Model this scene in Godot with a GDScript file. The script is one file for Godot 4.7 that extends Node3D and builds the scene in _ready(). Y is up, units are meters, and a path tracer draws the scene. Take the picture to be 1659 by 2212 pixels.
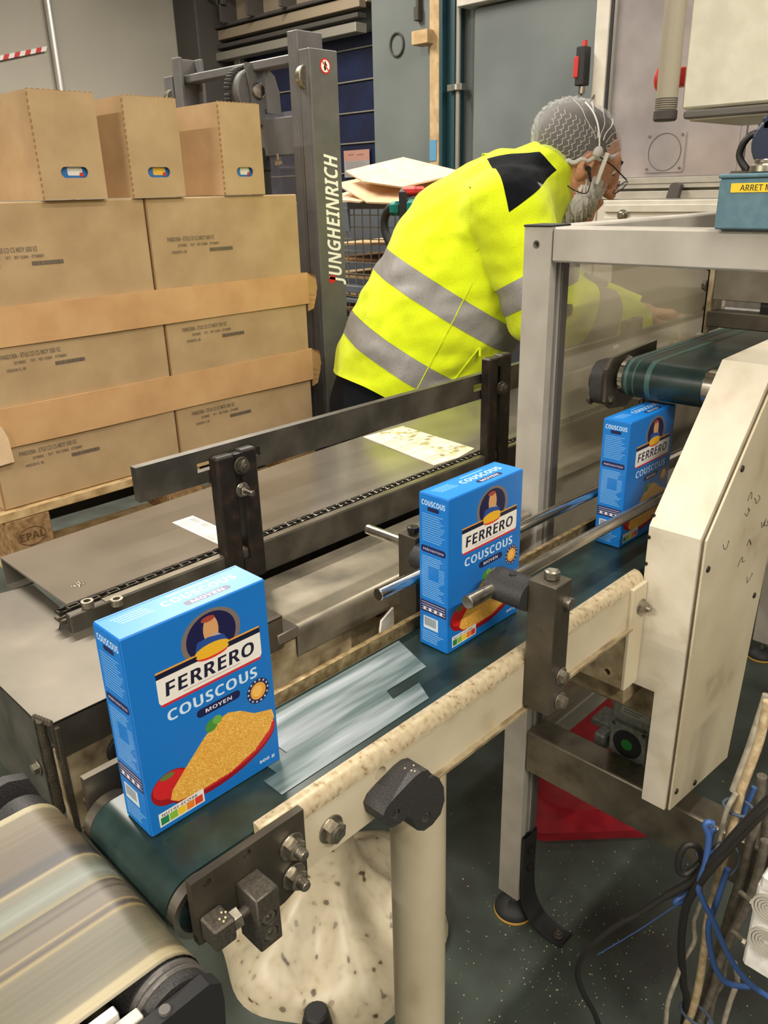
extends Node3D
# A packing line in a food factory: green belt conveyor, chain table, guard frame, palletised cartons, worker.
# World axes: x runs along the conveyors (away to the right), y up, -z across them (away to the left).

var M := {}
var used := {}
var font_bold: SystemFont
var font_reg: SystemFont
var font_mono: SystemFont

func _ready() -> void:
	# ---------------------------------------------------------------- camera, environment, lights
	var pitch := 0.38225
	var roll := -0.02548
	var yaw := 0.78355
	var fh := Vector3(cos(yaw), 0, -sin(yaw))
	var rh := Vector3(sin(yaw), 0, cos(yaw))
	var fw := fh * cos(pitch) - Vector3.UP * sin(pitch)
	var up := Vector3.UP * cos(pitch) + fh * sin(pitch)
	var cr := rh * cos(roll) + up * sin(roll)
	var cu := up * cos(roll) - rh * sin(roll)
	var cam := Camera3D.new()
	cam.name = "camera"
	cam.transform = Transform3D(Basis(cr, cu, -fw), Vector3(0, 1.4, 0))
	cam.fov = rad_to_deg(2.0 * atan(1106.0 / 1727.2))
	cam.near = 0.02
	cam.far = 60.0
	add_child(cam)
	cam.current = true
	var we := WorldEnvironment.new()
	we.name = "environment"
	var env := Environment.new()
	env.background_mode = Environment.BG_COLOR
	env.background_color = Color(0.02, 0.02, 0.02)
	env.ambient_light_source = Environment.AMBIENT_SOURCE_DISABLED
	env.tonemap_mode = Environment.TONE_MAPPER_LINEAR
	env.tonemap_exposure = 0.64
	env.sdfgi_enabled = true
	env.ssao_enabled = true
	env.ssil_enabled = true
	we.environment = env
	add_child(we)
	font_bold = SystemFont.new()
	font_bold.font_names = PackedStringArray(["Droid Sans"])
	font_bold.font_weight = 700
	font_reg = SystemFont.new()
	font_reg.font_names = PackedStringArray(["Droid Sans"])
	font_mono = SystemFont.new()
	font_mono.font_names = PackedStringArray(["Droid Sans Mono"])
	make_materials()
	# fluorescent battens under the ceiling: x, z, length, along x?, energy
	for a in LAMPS:
		ceiling_lamp(a[0], a[1], a[2], a[3], a[4], a[5])
	# ---------------------------------------------------------------- setting, then things
	build_room()
	build_main_conveyor()
	build_guides()
	build_packs()
	build_infeed_belt()
	build_table()
	build_guard()
	build_cover()
	build_upper_belt()
	build_pallet()
	build_stacker()
	build_background()
	build_person()
	build_cables()
	build_small()

const LAMPS := [
	[0.9, -0.1, 1.5, true, 3.3, 4.0],
	[1.2, -2.9, 1.5, true, 3.3, 17.0],
	[-2.5, -0.9, 1.8, false, 3.3, 27.0],
	[3.3, -1.4, 1.5, true, 3.3, 12.0],
	[3.0, -4.6, 1.5, true, 3.3, 12.0],
	[-0.4, 1.9, 1.8, true, 3.5, 23.0],
]

func ceiling_lamp(x: float, z: float, length: float, along_x: bool, y: float, power: float) -> void:
	var t := thing("ceiling_lamp", "", "lamp", Vector3(x, y, z))
	var words := {0.9: "white fluorescent batten lamp above the green belt conveyor", 1.2: "white fluorescent batten lamp above the carton pallet", -2.5: "white fluorescent batten lamp above the left floor area", 3.3: "white fluorescent batten lamp above the machine with plastic panels", 3.0: "white fluorescent batten lamp near the blue door", -0.4: "white fluorescent batten lamp behind the viewpoint"}
	t.set_meta("label", words[x])
	t.set_meta("group", "fluorescent battens under the ceiling")
	var sx := length if along_x else 0.12
	var sz := 0.12 if along_x else length
	var b := mb()
	box(b, Vector3(x - sx / 2, y, z - sz / 2), Vector3(x + sx / 2, y + 0.06, z + sz / 2), 0.006)
	part(t, "housing", b, M.lamp_white)
	b = mb()
	box(b, Vector3(x - sx / 2 + 0.02, y - 0.012, z - sz / 2 + 0.01), Vector3(x + sx / 2 - 0.02, y, z + sz / 2 - 0.01), 0.004)
	part(t, "lamp_diffuser", b, M.lamp_glow)
	for s in [-1, 1]:
		b = mb()
		var hx: float = x + s * length * 0.35 if along_x else x
		cyl(b, Vector3(hx, y + 0.06, z), Vector3(hx, 4.1, z), 0.006, 0.006, 8)
		part(t, "hanger_rod", b, M.zinc)
	var l := AreaLight3D.new()
	l.name = "lamp_light"
	l.area_size = Vector2(sx - 0.05, sz - 0.02)
	l.light_color = Color(1.0, 0.97, 0.92)
	l.light_energy = power
	l.area_range = 14.0
	l.area_attenuation = 2.0
	l.shadow_enabled = true
	l.rotation_degrees = Vector3(-90, 0, 0)
	l.position = Vector3(0, -0.02, 0)
	t.add_child(l)

# ------------------------------------------------------------------------------------------ tree helpers
func numbered(n: String) -> String:
	if not used.has(n):
		used[n] = 0
		return n
	used[n] += 1
	return "%s_%03d" % [n, used[n]]

func thing(n: String, label: String, category: String, base := Vector3.ZERO, group := "") -> Node3D:
	var o := Node3D.new()
	o.name = numbered(n)
	o.position = base
	add_child(o, true)
	o.set_meta("label", label)
	o.set_meta("category", category)
	if group != "":
		o.set_meta("group", group)
	return o

func origin_of(p: Node) -> Vector3:
	var v := Vector3.ZERO
	while p != self and p != null:
		v += (p as Node3D).position
		p = p.get_parent()
	return v

# a part whose mesh is given in world coordinates
func part(parent: Node, n: String, st: SurfaceTool, mat: Material, label := "") -> MeshInstance3D:
	return part_mesh(parent, n, st.commit(), mat, label)

func part_mesh(parent: Node, n: String, mesh: Mesh, mat: Material, label := "") -> MeshInstance3D:
	var o := MeshInstance3D.new()
	o.name = n
	o.mesh = mesh
	o.material_override = mat
	o.cast_shadow = GeometryInstance3D.SHADOW_CASTING_SETTING_ON
	o.position = -origin_of(parent)
	parent.add_child(o, true)
	if label != "":
		o.set_meta("label", label)
	return o

# shared mesh at a place of its own (world coordinates)
func piece(parent: Node, n: String, mesh: Mesh, mat: Material, xf: Transform3D) -> MeshInstance3D:
	var o := MeshInstance3D.new()
	o.name = n
	o.mesh = mesh
	o.material_override = mat
	xf.origin -= origin_of(parent)
	o.transform = xf
	parent.add_child(o, true)
	return o

func struct(n: String, st: SurfaceTool, mat: Material, label: String) -> MeshInstance3D:
	var o := part(self, n, st, mat, label)
	o.set_meta("kind", "structure")
	return o

func single(n: String, st: SurfaceTool, mat: Material, label: String, category: String, group := "") -> MeshInstance3D:
	var o := part(self, numbered(n), st, mat, label)
	o.set_meta("category", category)
	if group != "":
		o.set_meta("group", group)
	return o

# a part with real holes: cutters are ["cyl", from, to, radius, sides] or ["box", low corner, high corner]
func cut_part(parent: Node, n: String, st: SurfaceTool, m: Material, cutters: Array) -> CSGMesh3D:
	var o := CSGMesh3D.new()
	o.name = n
	o.mesh = st.commit()
	o.material = m
	o.position = -origin_of(parent)
	parent.add_child(o, true)
	for q in cutters:
		var k: CSGPrimitive3D
		if q[0] == "cyl":
			var c := CSGCylinder3D.new()
			var d: Vector3 = q[2] - q[1]
			c.radius = q[3]
			c.height = d.length()
			c.sides = q[4]
			var f := frame_of(d)
			c.transform = Transform3D(Basis(f[0], d.normalized(), f[0].cross(d.normalized())), (q[1] + q[2]) / 2.0)
			k = c
		else:
			var c := CSGBox3D.new()
			c.size = q[2] - q[1]
			c.position = (q[1] + q[2]) / 2.0
			c.material = m
			k = c
		k.operation = CSGShape3D.OPERATION_SUBTRACTION
		k.name = "cut"
		k.set("material", m)
		o.add_child(k, true)
	return o

# ------------------------------------------------------------------------------------------ mesh helpers
func mb() -> SurfaceTool:
	var st := SurfaceTool.new()
	st.begin(Mesh.PRIMITIVE_TRIANGLES)
	return st

func tri(st: SurfaceTool, a: Vector3, b: Vector3, c: Vector3, na: Vector3, nb: Vector3, nc: Vector3) -> void:
	var g := (c - a).cross(b - a)
	if g.dot(na + nb + nc) < 0.0:
		var t := b
		b = c
		c = t
		t = nb
		nb = nc
		nc = t
	st.set_normal(na)
	st.add_vertex(a)
	st.set_normal(nb)
	st.add_vertex(b)
	st.set_normal(nc)
	st.add_vertex(c)

func quad(st: SurfaceTool, a: Vector3, b: Vector3, c: Vector3, d: Vector3, n: Vector3) -> void:
	tri(st, a, b, c, n, n, n)
	tri(st, a, c, d, n, n, n)

# a, b, c, d = top left, top right, bottom right, bottom left of a printed face
func quad_uv(st: SurfaceTool, a: Vector3, b: Vector3, c: Vector3, d: Vector3, n: Vector3, r := Rect2(0, 0, 1, 1)) -> void:
	var P := [a, b, c, d]
	var U := [r.position, Vector2(r.end.x, r.position.y), r.end, Vector2(r.position.x, r.end.y)]
	var order := [0, 1, 2, 0, 2, 3]
	if (c - a).cross(b - a).dot(n) < 0.0:
		order = [0, 2, 1, 0, 3, 2]
	for i in order:
		st.set_normal(n)
		st.set_uv(U[i])
		st.add_vertex(P[i])

func box(st: SurfaceTool, lo: Vector3, hi: Vector3, bev := 0.0, xf := Transform3D.IDENTITY) -> void:
	var c := (lo + hi) / 2.0
	var h := (hi - lo).abs() / 2.0
	var e: float = min(bev, min(h.x, min(h.y, h.z)) * 0.9)
	var ax := [Vector3.RIGHT, Vector3.UP, Vector3.BACK]
	for i in 3:
		var u: Vector3 = ax[(i + 1) % 3]
		var v: Vector3 = ax[(i + 2) % 3]
		var hu: float = h[(i + 1) % 3] - e
		var hv: float = h[(i + 2) % 3] - e
		for s in [-1.0, 1.0]:
			var n: Vector3 = ax[i] * s
			var o: Vector3 = c + n * h[i]
			quad(st, xf * (o + u * hu + v * hv), xf * (o - u * hu + v * hv), xf * (o - u * hu - v * hv), xf * (o + u * hu - v * hv), (xf.basis * n).normalized())
	if e <= 0.0:
		return
	for i in 3:
		var a: Vector3 = ax[i]
		var u: Vector3 = ax[(i + 1) % 3]
		var v: Vector3 = ax[(i + 2) % 3]
		var ha: float = h[i] - e
		var hu: float = h[(i + 1) % 3]
		var hv: float = h[(i + 2) % 3]
		for s in [-1.0, 1.0]:
			for t in [-1.0, 1.0]:
				var p: Vector3 = c + u * s * hu + v * t * (hv - e)
				var q: Vector3 = c + u * s * (hu - e) + v * t * hv
				var np: Vector3 = (xf.basis * (u * s * 0.85 + v * t * 0.53)).normalized()
				var nq: Vector3 = (xf.basis * (u * s * 0.53 + v * t * 0.85)).normalized()
				tri(st, xf * (p + a * ha), xf * (p - a * ha), xf * (q - a * ha), np, np, nq)
				tri(st, xf * (p + a * ha), xf * (q - a * ha), xf * (q + a * ha), np, nq, nq)
	for sx in [-1.0, 1.0]:
		for sy in [-1.0, 1.0]:
			for sz in [-1.0, 1.0]:
				var s := Vector3(sx, sy, sz)
				var n := (xf.basis * s).normalized()
				tri(st, xf * (c + s * Vector3(h.x, h.y - e, h.z - e)), xf * (c + s * Vector3(h.x - e, h.y, h.z - e)), xf * (c + s * Vector3(h.x - e, h.y - e, h.z)), n, n, n)

func bx(st: SurfaceTool, x0: float, x1: float, y0: float, y1: float, z0: float, z1: float, bev := 0.0) -> void:
	box(st, Vector3(min(x0, x1), min(y0, y1), min(z0, z1)), Vector3(max(x0, x1), max(y0, y1), max(z0, z1)), bev)

func frame_of(d: Vector3) -> Array:
	d = d.normalized()
	var u := d.cross(Vector3.UP if abs(d.y) < 0.9 else Vector3.RIGHT).normalized()
	return [u, d.cross(u).normalized()]

func cyl(st: SurfaceTool, p0: Vector3, p1: Vector3, r0: float, r1: float, seg := 20, caps := true, bev := 0.0) -> void:
	var d := (p1 - p0).normalized()
	var f := frame_of(d)
	var slope: float = (r0 - r1) / max(1e-6, (p1 - p0).length())
	var e := bev
	for i in seg:
		var a := TAU * i / seg
		var b := TAU * (i + 1) / seg
		var ua: Vector3 = f[0] * cos(a) + f[1] * sin(a)
		var ub: Vector3 = f[0] * cos(b) + f[1] * sin(b)
		var na := (ua + d * slope).normalized()
		var nb := (ub + d * slope).normalized()
		var q0 := p0 + d * e
		var q1 := p1 - d * e
		tri(st, q0 + ua * r0, q1 + ua * r1, q1 + ub * r1, na, na, nb)
		tri(st, q0 + ua * r0, q1 + ub * r1, q0 + ub * r0, na, nb, nb)
		if caps:
			tri(st, p0, p0 + ua * (r0 - e), p0 + ub * (r0 - e), -d, -d, -d)
			tri(st, p1, p1 + ua * (r1 - e), p1 + ub * (r1 - e), d, d, d)
		if e > 0.0:
			var m0 := (ua + ub - d * 2.0).normalized()
			quad(st, q0 + ua * r0, q0 + ub * r0, p0 + ub * (r0 - e), p0 + ua * (r0 - e), m0)
			m0 = (ua + ub + d * 2.0).normalized()
			quad(st, q1 + ua * r1, q1 + ub * r1, p1 + ub * (r1 - e), p1 + ua * (r1 - e), m0)

func pipe(st: SurfaceTool, p0: Vector3, p1: Vector3, ro: float, ri: float, seg := 24) -> void:
	var d := (p1 - p0).normalized()
	var f := frame_of(d)
	for i in seg:
		var a := TAU * i / seg
		var b := TAU * (i + 1) / seg
		var ua: Vector3 = f[0] * cos(a) + f[1] * sin(a)
		var ub: Vector3 = f[0] * cos(b) + f[1] * sin(b)
		tri(st, p0 + ua * ro, p1 + ua * ro, p1 + ub * ro, ua, ua, ub)
		tri(st, p0 + ua * ro, p1 + ub * ro, p0 + ub * ro, ua, ub, ub)
		tri(st, p0 + ua * ri, p1 + ua * ri, p1 + ub * ri, -ua, -ua, -ub)
		tri(st, p0 + ua * ri, p1 + ub * ri, p0 + ub * ri, -ua, -ub, -ub)
		quad(st, p0 + ua * ri, p0 + ua * ro, p0 + ub * ro, p0 + ub * ri, -d)
		quad(st, p1 + ua * ri, p1 + ua * ro, p1 + ub * ro, p1 + ub * ri, d)

func smooth_path(pts: Array, n := 6) -> Array:
	var c := Curve3D.new()
	for i in pts.size():
		var a: Vector3 = pts[max(0, i - 1)]
		var b: Vector3 = pts[min(pts.size() - 1, i + 1)]
		var t := (b - a) / 6.0
		c.add_point(pts[i], -t, t)
	var out := []
	for i in pts.size() - 1:
		for k in n:
			out.append(c.sample(i, float(k) / n))
	out.append(pts[-1])
	return out

func tube(st: SurfaceTool, pts: Array, r: float, seg := 8, flat := 1.0, closed := false) -> void:
	var rings := []
	var d0: Vector3 = (pts[1] - pts[0]).normalized()
	var u: Vector3 = frame_of(d0)[0]
	var n := pts.size()
	for i in n:
		var d: Vector3
		if i == 0:
			d = pts[1] - pts[0]
		elif i == n - 1:
			d = pts[n - 1] - pts[n - 2]
		else:
			d = pts[i + 1] - pts[i - 1]
		d = d.normalized()
		u = (u - d * u.dot(d)).normalized()
		var v := d.cross(u).normalized()
		var ring := []
		for k in seg:
			var a := TAU * k / seg
			ring.append([pts[i] + (u * cos(a) + v * sin(a) * flat) * r, (u * cos(a) + v * sin(a) / flat).normalized()])
		rings.append(ring)
	for i in n - 1:
		for k in seg:
			var k2 := (k + 1) % seg
			var A: Array = rings[i][k]
			var B: Array = rings[i + 1][k]
			var Cc: Array = rings[i + 1][k2]
			var D: Array = rings[i][k2]
			tri(st, A[0], B[0], Cc[0], A[1], B[1], Cc[1])
			tri(st, A[0], Cc[0], D[0], A[1], Cc[1], D[1])
	if not closed:
		for e in [[0, -d0], [n - 1, (pts[n - 1] - pts[n - 2]).normalized()]]:
			for k in seg:
				tri(st, pts[e[0]], rings[e[0]][k][0], rings[e[0]][(k + 1) % seg][0], e[1], e[1], e[1])

# profile = [Vector2(radius, height)...], smooth along the profile except where a corner is sharper than about 40 degrees
func lathe(st: SurfaceTool, xf: Transform3D, prof: Array, seg := 32) -> void:
	var nr := []
	for i in prof.size() - 1:
		var d: Vector2 = (prof[i + 1] - prof[i]).normalized()
		nr.append(Vector2(d.y, -d.x))
	for i in prof.size() - 1:
		var n0: Vector2 = nr[i]
		var n1: Vector2 = nr[i]
		if i > 0 and nr[i - 1].dot(nr[i]) > 0.76:
			n0 = (nr[i - 1] + nr[i]).normalized()
		if i < prof.size() - 2 and nr[i + 1].dot(nr[i]) > 0.76:
			n1 = (nr[i + 1] + nr[i]).normalized()
		for k in seg:
			var a := TAU * k / seg
			var b := TAU * (k + 1) / seg
			var P := []
			var N := []
			for q in [[prof[i], n0, a], [prof[i + 1], n1, a], [prof[i + 1], n1, b], [prof[i], n0, b]]:
				P.append(xf * Vector3(q[0].x * cos(q[2]), q[0].y, q[0].x * sin(q[2])))
				N.append((xf.basis * Vector3(q[1].x * cos(q[2]), q[1].y, q[1].x * sin(q[2]))).normalized())
			if prof[i + 1].x > 1e-6:
				tri(st, P[0], P[1], P[2], N[0], N[1], N[2])
			if prof[i].x > 1e-6:
				tri(st, P[0], P[2], P[3], N[0], N[2], N[3])

# polygon in the local xy plane, extruded from z = 0 to depth
func prism(st: SurfaceTool, xf: Transform3D, poly: PackedVector2Array, depth: float, smooth := false) -> void:
	var idx := Geometry2D.triangulate_polygon(poly)
	var nz := (xf.basis * Vector3(0, 0, 1)).normalized()
	for i in range(0, idx.size(), 3):
		var a := poly[idx[i]]
		var b := poly[idx[i + 1]]
		var c := poly[idx[i + 2]]
		tri(st, xf * Vector3(a.x, a.y, depth), xf * Vector3(b.x, b.y, depth), xf * Vector3(c.x, c.y, depth), nz, nz, nz)
		tri(st, xf * Vector3(a.x, a.y, 0), xf * Vector3(b.x, b.y, 0), xf * Vector3(c.x, c.y, 0), -nz, -nz, -nz)
	var sgn := -1.0 if Geometry2D.is_polygon_clockwise(poly) else 1.0
	var n := poly.size()
	var en := []
	for i in n:
		var d := (poly[(i + 1) % n] - poly[i]).normalized()
		en.append(Vector2(d.y, -d.x) * sgn)
	for i in n:
		var a := poly[i]
		var b := poly[(i + 1) % n]
		var n0: Vector2 = en[i]
		var n1: Vector2 = en[i]
		if smooth:
			if en[(i + n - 1) % n].dot(en[i]) > 0.7:
				n0 = (en[(i + n - 1) % n] + en[i]).normalized()
			if en[(i + 1) % n].dot(en[i]) > 0.7:
				n1 = (en[(i + 1) % n] + en[i]).normalized()
		var m0 := (xf.basis * Vector3(n0.x, n0.y, 0)).normalized()
		var m1 := (xf.basis * Vector3(n1.x, n1.y, 0)).normalized()
		tri(st, xf * Vector3(a.x, a.y, 0), xf * Vector3(a.x, a.y, depth), xf * Vector3(b.x, b.y, depth), m0, m0, m1)
		tri(st, xf * Vector3(a.x, a.y, 0), xf * Vector3(b.x, b.y, depth), xf * Vector3(b.x, b.y, 0), m0, m1, m1)

func rounded(w: float, h: float, r: float, seg := 5, at := Vector2.ZERO) -> PackedVector2Array:
	var p := PackedVector2Array()
	for q in [[1, 1, 0.0], [-1, 1, 90.0], [-1, -1, 180.0], [1, -1, 270.0]]:
		for k in seg + 1:
			var a := deg_to_rad(q[2] + 90.0 * k / seg)
			p.append(at + Vector2(q[0] * (w / 2 - r) + cos(a) * r, q[1] * (h / 2 - r) + sin(a) * r))
	return p

func ngon(r: float, n: int, at := Vector2.ZERO, turn := 0.0) -> PackedVector2Array:
	var p := PackedVector2Array()
	for k in n:
		p.append(at + Vector2(cos(TAU * k / n + turn), sin(TAU * k / n + turn)) * r)
	return p

# frame whose local z points along d at p
func facing(p: Vector3, d: Vector3, upv := Vector3.UP) -> Transform3D:
	d = d.normalized()
	if abs(d.dot(upv)) > 0.95:
		upv = Vector3.RIGHT
	var x := upv.cross(d).normalized()
	return Transform3D(Basis(x, d.cross(x).normalized(), d), p)

func bolt(parent: Node, p: Vector3, d: Vector3, r: float, mat: Material, stud := 0.0, washer := true, nm := "bolt", head := 0.62) -> void:
	d = d.normalized()
	var st := mb()
	var q := p
	if washer:
		cyl(st, p, p + d * r * 0.22, r * 1.32, r * 1.32, 18, true, r * 0.06)
		q = p + d * r * 0.22
	var f := facing(q, d)
	var hx := PackedVector2Array()
	for k in 6:
		hx.append(Vector2(cos(TAU * k / 6 + 0.4), sin(TAU * k / 6 + 0.4)) * r)
	prism(st, f, hx, r * head * 1.25)
	var top := q + d * r * head * 1.25
	cyl(st, top, top + d * r * 0.12, r * 0.84, r * 0.6, 16)
	if stud > 0.0:
		cyl(st, top, top + d * stud, r * 0.5, r * 0.5, 14, true, r * 0.08)
		var k := 0.0
		while k < stud - r * 0.15:
			cyl(st, top + d * k, top + d * (k + r * 0.08), r * 0.56, r * 0.56, 14)
			k += r * 0.2
	part(parent, nm, st, mat)

# ------------------------------------------------------------------------------------------ pictures
func pic_poly(img: Image, pts: PackedVector2Array, col: Color) -> void:
	var y0 := 1e9
	var y1 := -1e9
	for p in pts:
		y0 = min(y0, p.y)
		y1 = max(y1, p.y)
	var n := pts.size()
	for y in range(max(0, int(floor(y0))), min(img.get_height() - 1, int(ceil(y1))) + 1):
		var xs := []
		var yy := y + 0.5
		for i in n:
			var a := pts[i]
			var b := pts[(i + 1) % n]
			if (a.y <= yy) != (b.y <= yy):
				xs.append(a.x + (yy - a.y) / (b.y - a.y) * (b.x - a.x))
		xs.sort()
		for i in range(0, xs.size() - 1, 2):
			var xa := int(round(xs[i]))
			var xb := int(round(xs[i + 1]))
			if xb > xa:
				img.fill_rect(Rect2i(xa, y, xb - xa, 1), col)

func pic_oval(img: Image, c: Vector2, rx: float, ry: float, col: Color, turn := 0.0) -> void:
	var p := PackedVector2Array()
	for k in 40:
		p.append(c + Vector2(cos(TAU * k / 40) * rx, sin(TAU * k / 40) * ry).rotated(turn))
	pic_poly(img, p, col)

func pic_text(img: Image, s: String, font: Font, box_: Rect2, col: Color, shear := 0.0) -> void:
	var t := TextMesh.new()
	t.text = s
	t.font = font
	t.font_size = 64
	t.depth = 0.0
	t.pixel_size = 0.01
	t.curve_step = 4.0
	if t.get_surface_count() == 0:
		return
	var ab := t.get_aabb()
	var arr := t.surface_get_arrays(0)
	var v: PackedVector3Array = arr[Mesh.ARRAY_VERTEX]
	var ix = arr[Mesh.ARRAY_INDEX]
	var q := PackedVector2Array()
	for p in v:
		var u := (p.x - ab.position.x) / ab.size.x
		var w := 1.0 - (p.y - ab.position.y) / ab.size.y
		q.append(Vector2(box_.position.x + u * box_.size.x + (0.5 - w) * shear * box_.size.y, box_.position.y + w * box_.size.y))
	for i in range(0, ix.size(), 3):
		pic_poly(img, PackedVector2Array([q[ix[i]], q[ix[i + 1]], q[ix[i + 2]]]), col)

func pic_mat(img: Image, rough: float, spec := 0.5) -> StandardMaterial3D:
	var m := StandardMaterial3D.new()
	img.generate_mipmaps()
	m.albedo_texture = ImageTexture.create_from_image(img)
	m.roughness = rough
	m.metallic_specular = spec
	return m

func letters(s: String, font: Font, h: float, depth: float) -> TextMesh:
	var t := TextMesh.new()
	t.text = s
	t.font = font
	t.font_size = 64
	t.pixel_size = h / 46.0
	t.depth = depth
	t.curve_step = 2.0
	return t

# ------------------------------------------------------------------------------------------ materials
func noise_tex(freq: float, stops: Array, sd: int, octaves := 4, kind := FastNoiseLite.TYPE_SIMPLEX_SMOOTH, size := 512, stretch := false) -> NoiseTexture2D:
	var f := FastNoiseLite.new()
	f.seed = sd
	f.noise_type = kind
	f.frequency = freq
	f.fractal_octaves = octaves
	if octaves <= 1:
		f.fractal_type = FastNoiseLite.FRACTAL_NONE
	var t := NoiseTexture2D.new()
	t.width = size
	t.height = size
	t.seamless = true
	t.noise = f
	if stops.size() > 0:
		var g := Gradient.new()
		var o := PackedFloat32Array()
		var c := PackedColorArray()
		for s in stops:
			o.append(s[0])
			c.append(s[1])
		g.offsets = o
		g.colors = c
		t.color_ramp = g
	return t

func c8(r: int, g: int, b: int) -> Color:
	return Color8(r, g, b)

func mat(col: Color, rough: float, metal := 0.0, spec := 0.5) -> StandardMaterial3D:
	var m := StandardMaterial3D.new()
	m.albedo_color = col
	m.roughness = rough
	m.metallic = metal
	m.metallic_specular = spec
	return m

# world-mapped noise colouring: stops are sRGB colours over the noise value; tile = metres per repeat
func noisy(stops: Array, freq: float, tile: float, rough: float, metal := 0.0, sd := 1, bump := 0.0, octaves := 4, spec := 0.5) -> StandardMaterial3D:
	var m := mat(Color.WHITE, rough, metal, spec)
	m.albedo_texture = noise_tex(freq, stops, sd, octaves)
	m.uv1_triplanar = true
	m.uv1_world_triplanar = true
	m.uv1_triplanar_sharpness = 4.0
	m.uv1_scale = Vector3.ONE / tile
	if bump > 0.0:
		m.heightmap_enabled = true
		m.heightmap_texture = M.bump_tex
		m.heightmap_scale = bump
	return m

func make_materials() -> void:
	M.bump_tex = noise_tex(0.05, [], 77, 4)
	M.lamp_white = mat(c8(225, 225, 220), 0.5)
	M.lamp_glow = mat(c8(250, 245, 235), 0.5)
	M.lamp_glow.emission_enabled = true
	M.lamp_glow.emission = Color(1.0, 0.93, 0.82)
	M.lamp_glow.emission_energy_multiplier = 3.0
	M.zinc = mat(c8(170, 168, 160), 0.35, 0.9)
	M.chrome = mat(c8(205, 200, 192), 0.16, 1.0)
	M.bright_steel = noisy([[0.2, c8(150, 145, 135)], [0.8, c8(196, 190, 180)]], 0.02, 0.2, 0.28, 1.0, 3)
	M.rod_steel = noisy([[0.25, c8(150, 144, 134)], [0.75, c8(182, 176, 166)]], 0.012, 0.4, 0.27, 0.95, 5)
	M.bolt_steel = noisy([[0.3, c8(142, 135, 122)], [0.7, c8(168, 162, 149)]], 0.02, 0.1, 0.36, 0.9, 6)
	M.plate_steel = noisy([[0.2, c8(84, 78, 68)], [0.55, c8(94, 88, 77)], [0.85, c8(106, 99, 87)]], 0.008, 0.3, 0.48, 0.75, 7)
	M.block_steel = noisy([[0.2, c8(82, 77, 69)], [0.8, c8(104, 98, 89)]], 0.05, 0.1, 0.55, 0.7, 8)
	M.table_steel = noisy([[0.1, c8(98, 92, 83)], [0.45, c8(112, 106, 96)], [0.75, c8(122, 115, 104)], [0.95, c8(136, 129, 117)]], 0.006, 0.7, 0.46, 0.62, 9, 0.0, 5)
	M.deck_steel = noisy([[0.1, c8(128, 121, 111)], [0.5, c8(142, 135, 125)], [0.9, c8(156, 149, 139)]], 0.005, 0.9, 0.17, 0.55, 10, 0.0, 4)
	M.tray_steel = noisy([[0.1, c8(104, 98, 86)], [0.45, c8(142, 134, 118)], [0.8, c8(166, 157, 139)]], 0.007, 0.5, 0.4, 0.62, 11, 0.0, 5)
	M.dark_bar = noisy([[0.2, c8(72, 68, 60)], [0.8, c8(98, 93, 83)]], 0.01, 0.4, 0.42, 0.55, 12)
	M.black_bracket = noisy([[0.2, c8(30, 26, 23)], [0.6, c8(42, 36, 31)], [0.85, c8(62, 46, 36)]], 0.012, 0.2, 0.42, 0.35, 13)
	M.black_rubber = mat(c8(30, 30, 31), 0.62)
	M.black_plastic = noisy([[0.3, c8(36, 35, 35)], [0.75, c8(60, 58, 57)]], 0.08, 0.08, 0.55, 0.0, 14, 0.02)
	M.cream = noisy([[0.05, c8(168, 154, 124)], [0.25, c8(190, 178, 150)], [0.6, c8(199, 188, 161)], [0.95, c8(206, 196, 171)]], 0.006, 0.6, 0.42, 0.0, 15, 0.0, 5)
	M.cream_cover = noisy([[0.08, c8(196, 185, 163)], [0.4, c8(211, 202, 183)], [0.8, c8(218, 210, 193)]], 0.01, 0.4, 0.45, 0.0, 16, 0.01, 5)
	M.cream_worn = noisy([[0.0, c8(118, 98, 70)], [0.17, c8(146, 127, 95)], [0.27, c8(178, 161, 130)], [0.6, c8(190, 175, 145)], [0.9, c8(202, 189, 161)]], 0.05, 0.25, 0.34, 0.2, 17, 0.01, 5)
	M.cream_cast = noisy([[0.0, c8(60, 52, 40)], [0.13, c8(84, 72, 54)], [0.155, c8(170, 157, 129)], [0.4, c8(184, 172, 146)], [0.9, c8(193, 182, 158)]], 0.03, 0.5, 0.42, 0.0, 18, 0.01, 2)
	M.cream_dirty = noisy([[0.05, c8(92, 76, 54)], [0.35, c8(128, 112, 84)], [0.65, c8(152, 137, 108)], [0.9, c8(172, 158, 130)]], 0.014, 0.35, 0.5, 0.0, 19, 0.0, 5)
	M.belt_green = noisy([[0.1, c8(22, 37, 35)], [0.5, c8(27, 44, 42)], [0.9, c8(37, 56, 54)]], 0.01, 0.3, 0.3, 0.0, 20)
	M.belt_edge = mat(c8(56, 86, 80), 0.4)
	M.tape = noisy([[0.2, c8(58, 80, 80)], [0.45, c8(92, 108, 110)], [0.6, c8(120, 132, 135)], [0.85, c8(150, 158, 164)]], 0.012, 0.3, 0.4, 0.0, 22)
	M.tape.uv1_scale = Vector3(0.5, 1.0, 6.0)
	M.alu = noisy([[0.1, c8(174, 168, 159)], [0.5, c8(182, 177, 168)], [0.9, c8(190, 185, 177)]], 0.01, 0.5, 0.42, 0.2, 23)
	M.alu_bright = mat(c8(205, 202, 196), 0.38, 0.5)
	M.stainless = noisy([[0.1, c8(100, 92, 78)], [0.4, c8(122, 115, 101)], [0.85, c8(140, 133, 119)]], 0.008, 0.4, 0.34, 0.75, 24, 0.0, 5)
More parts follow.
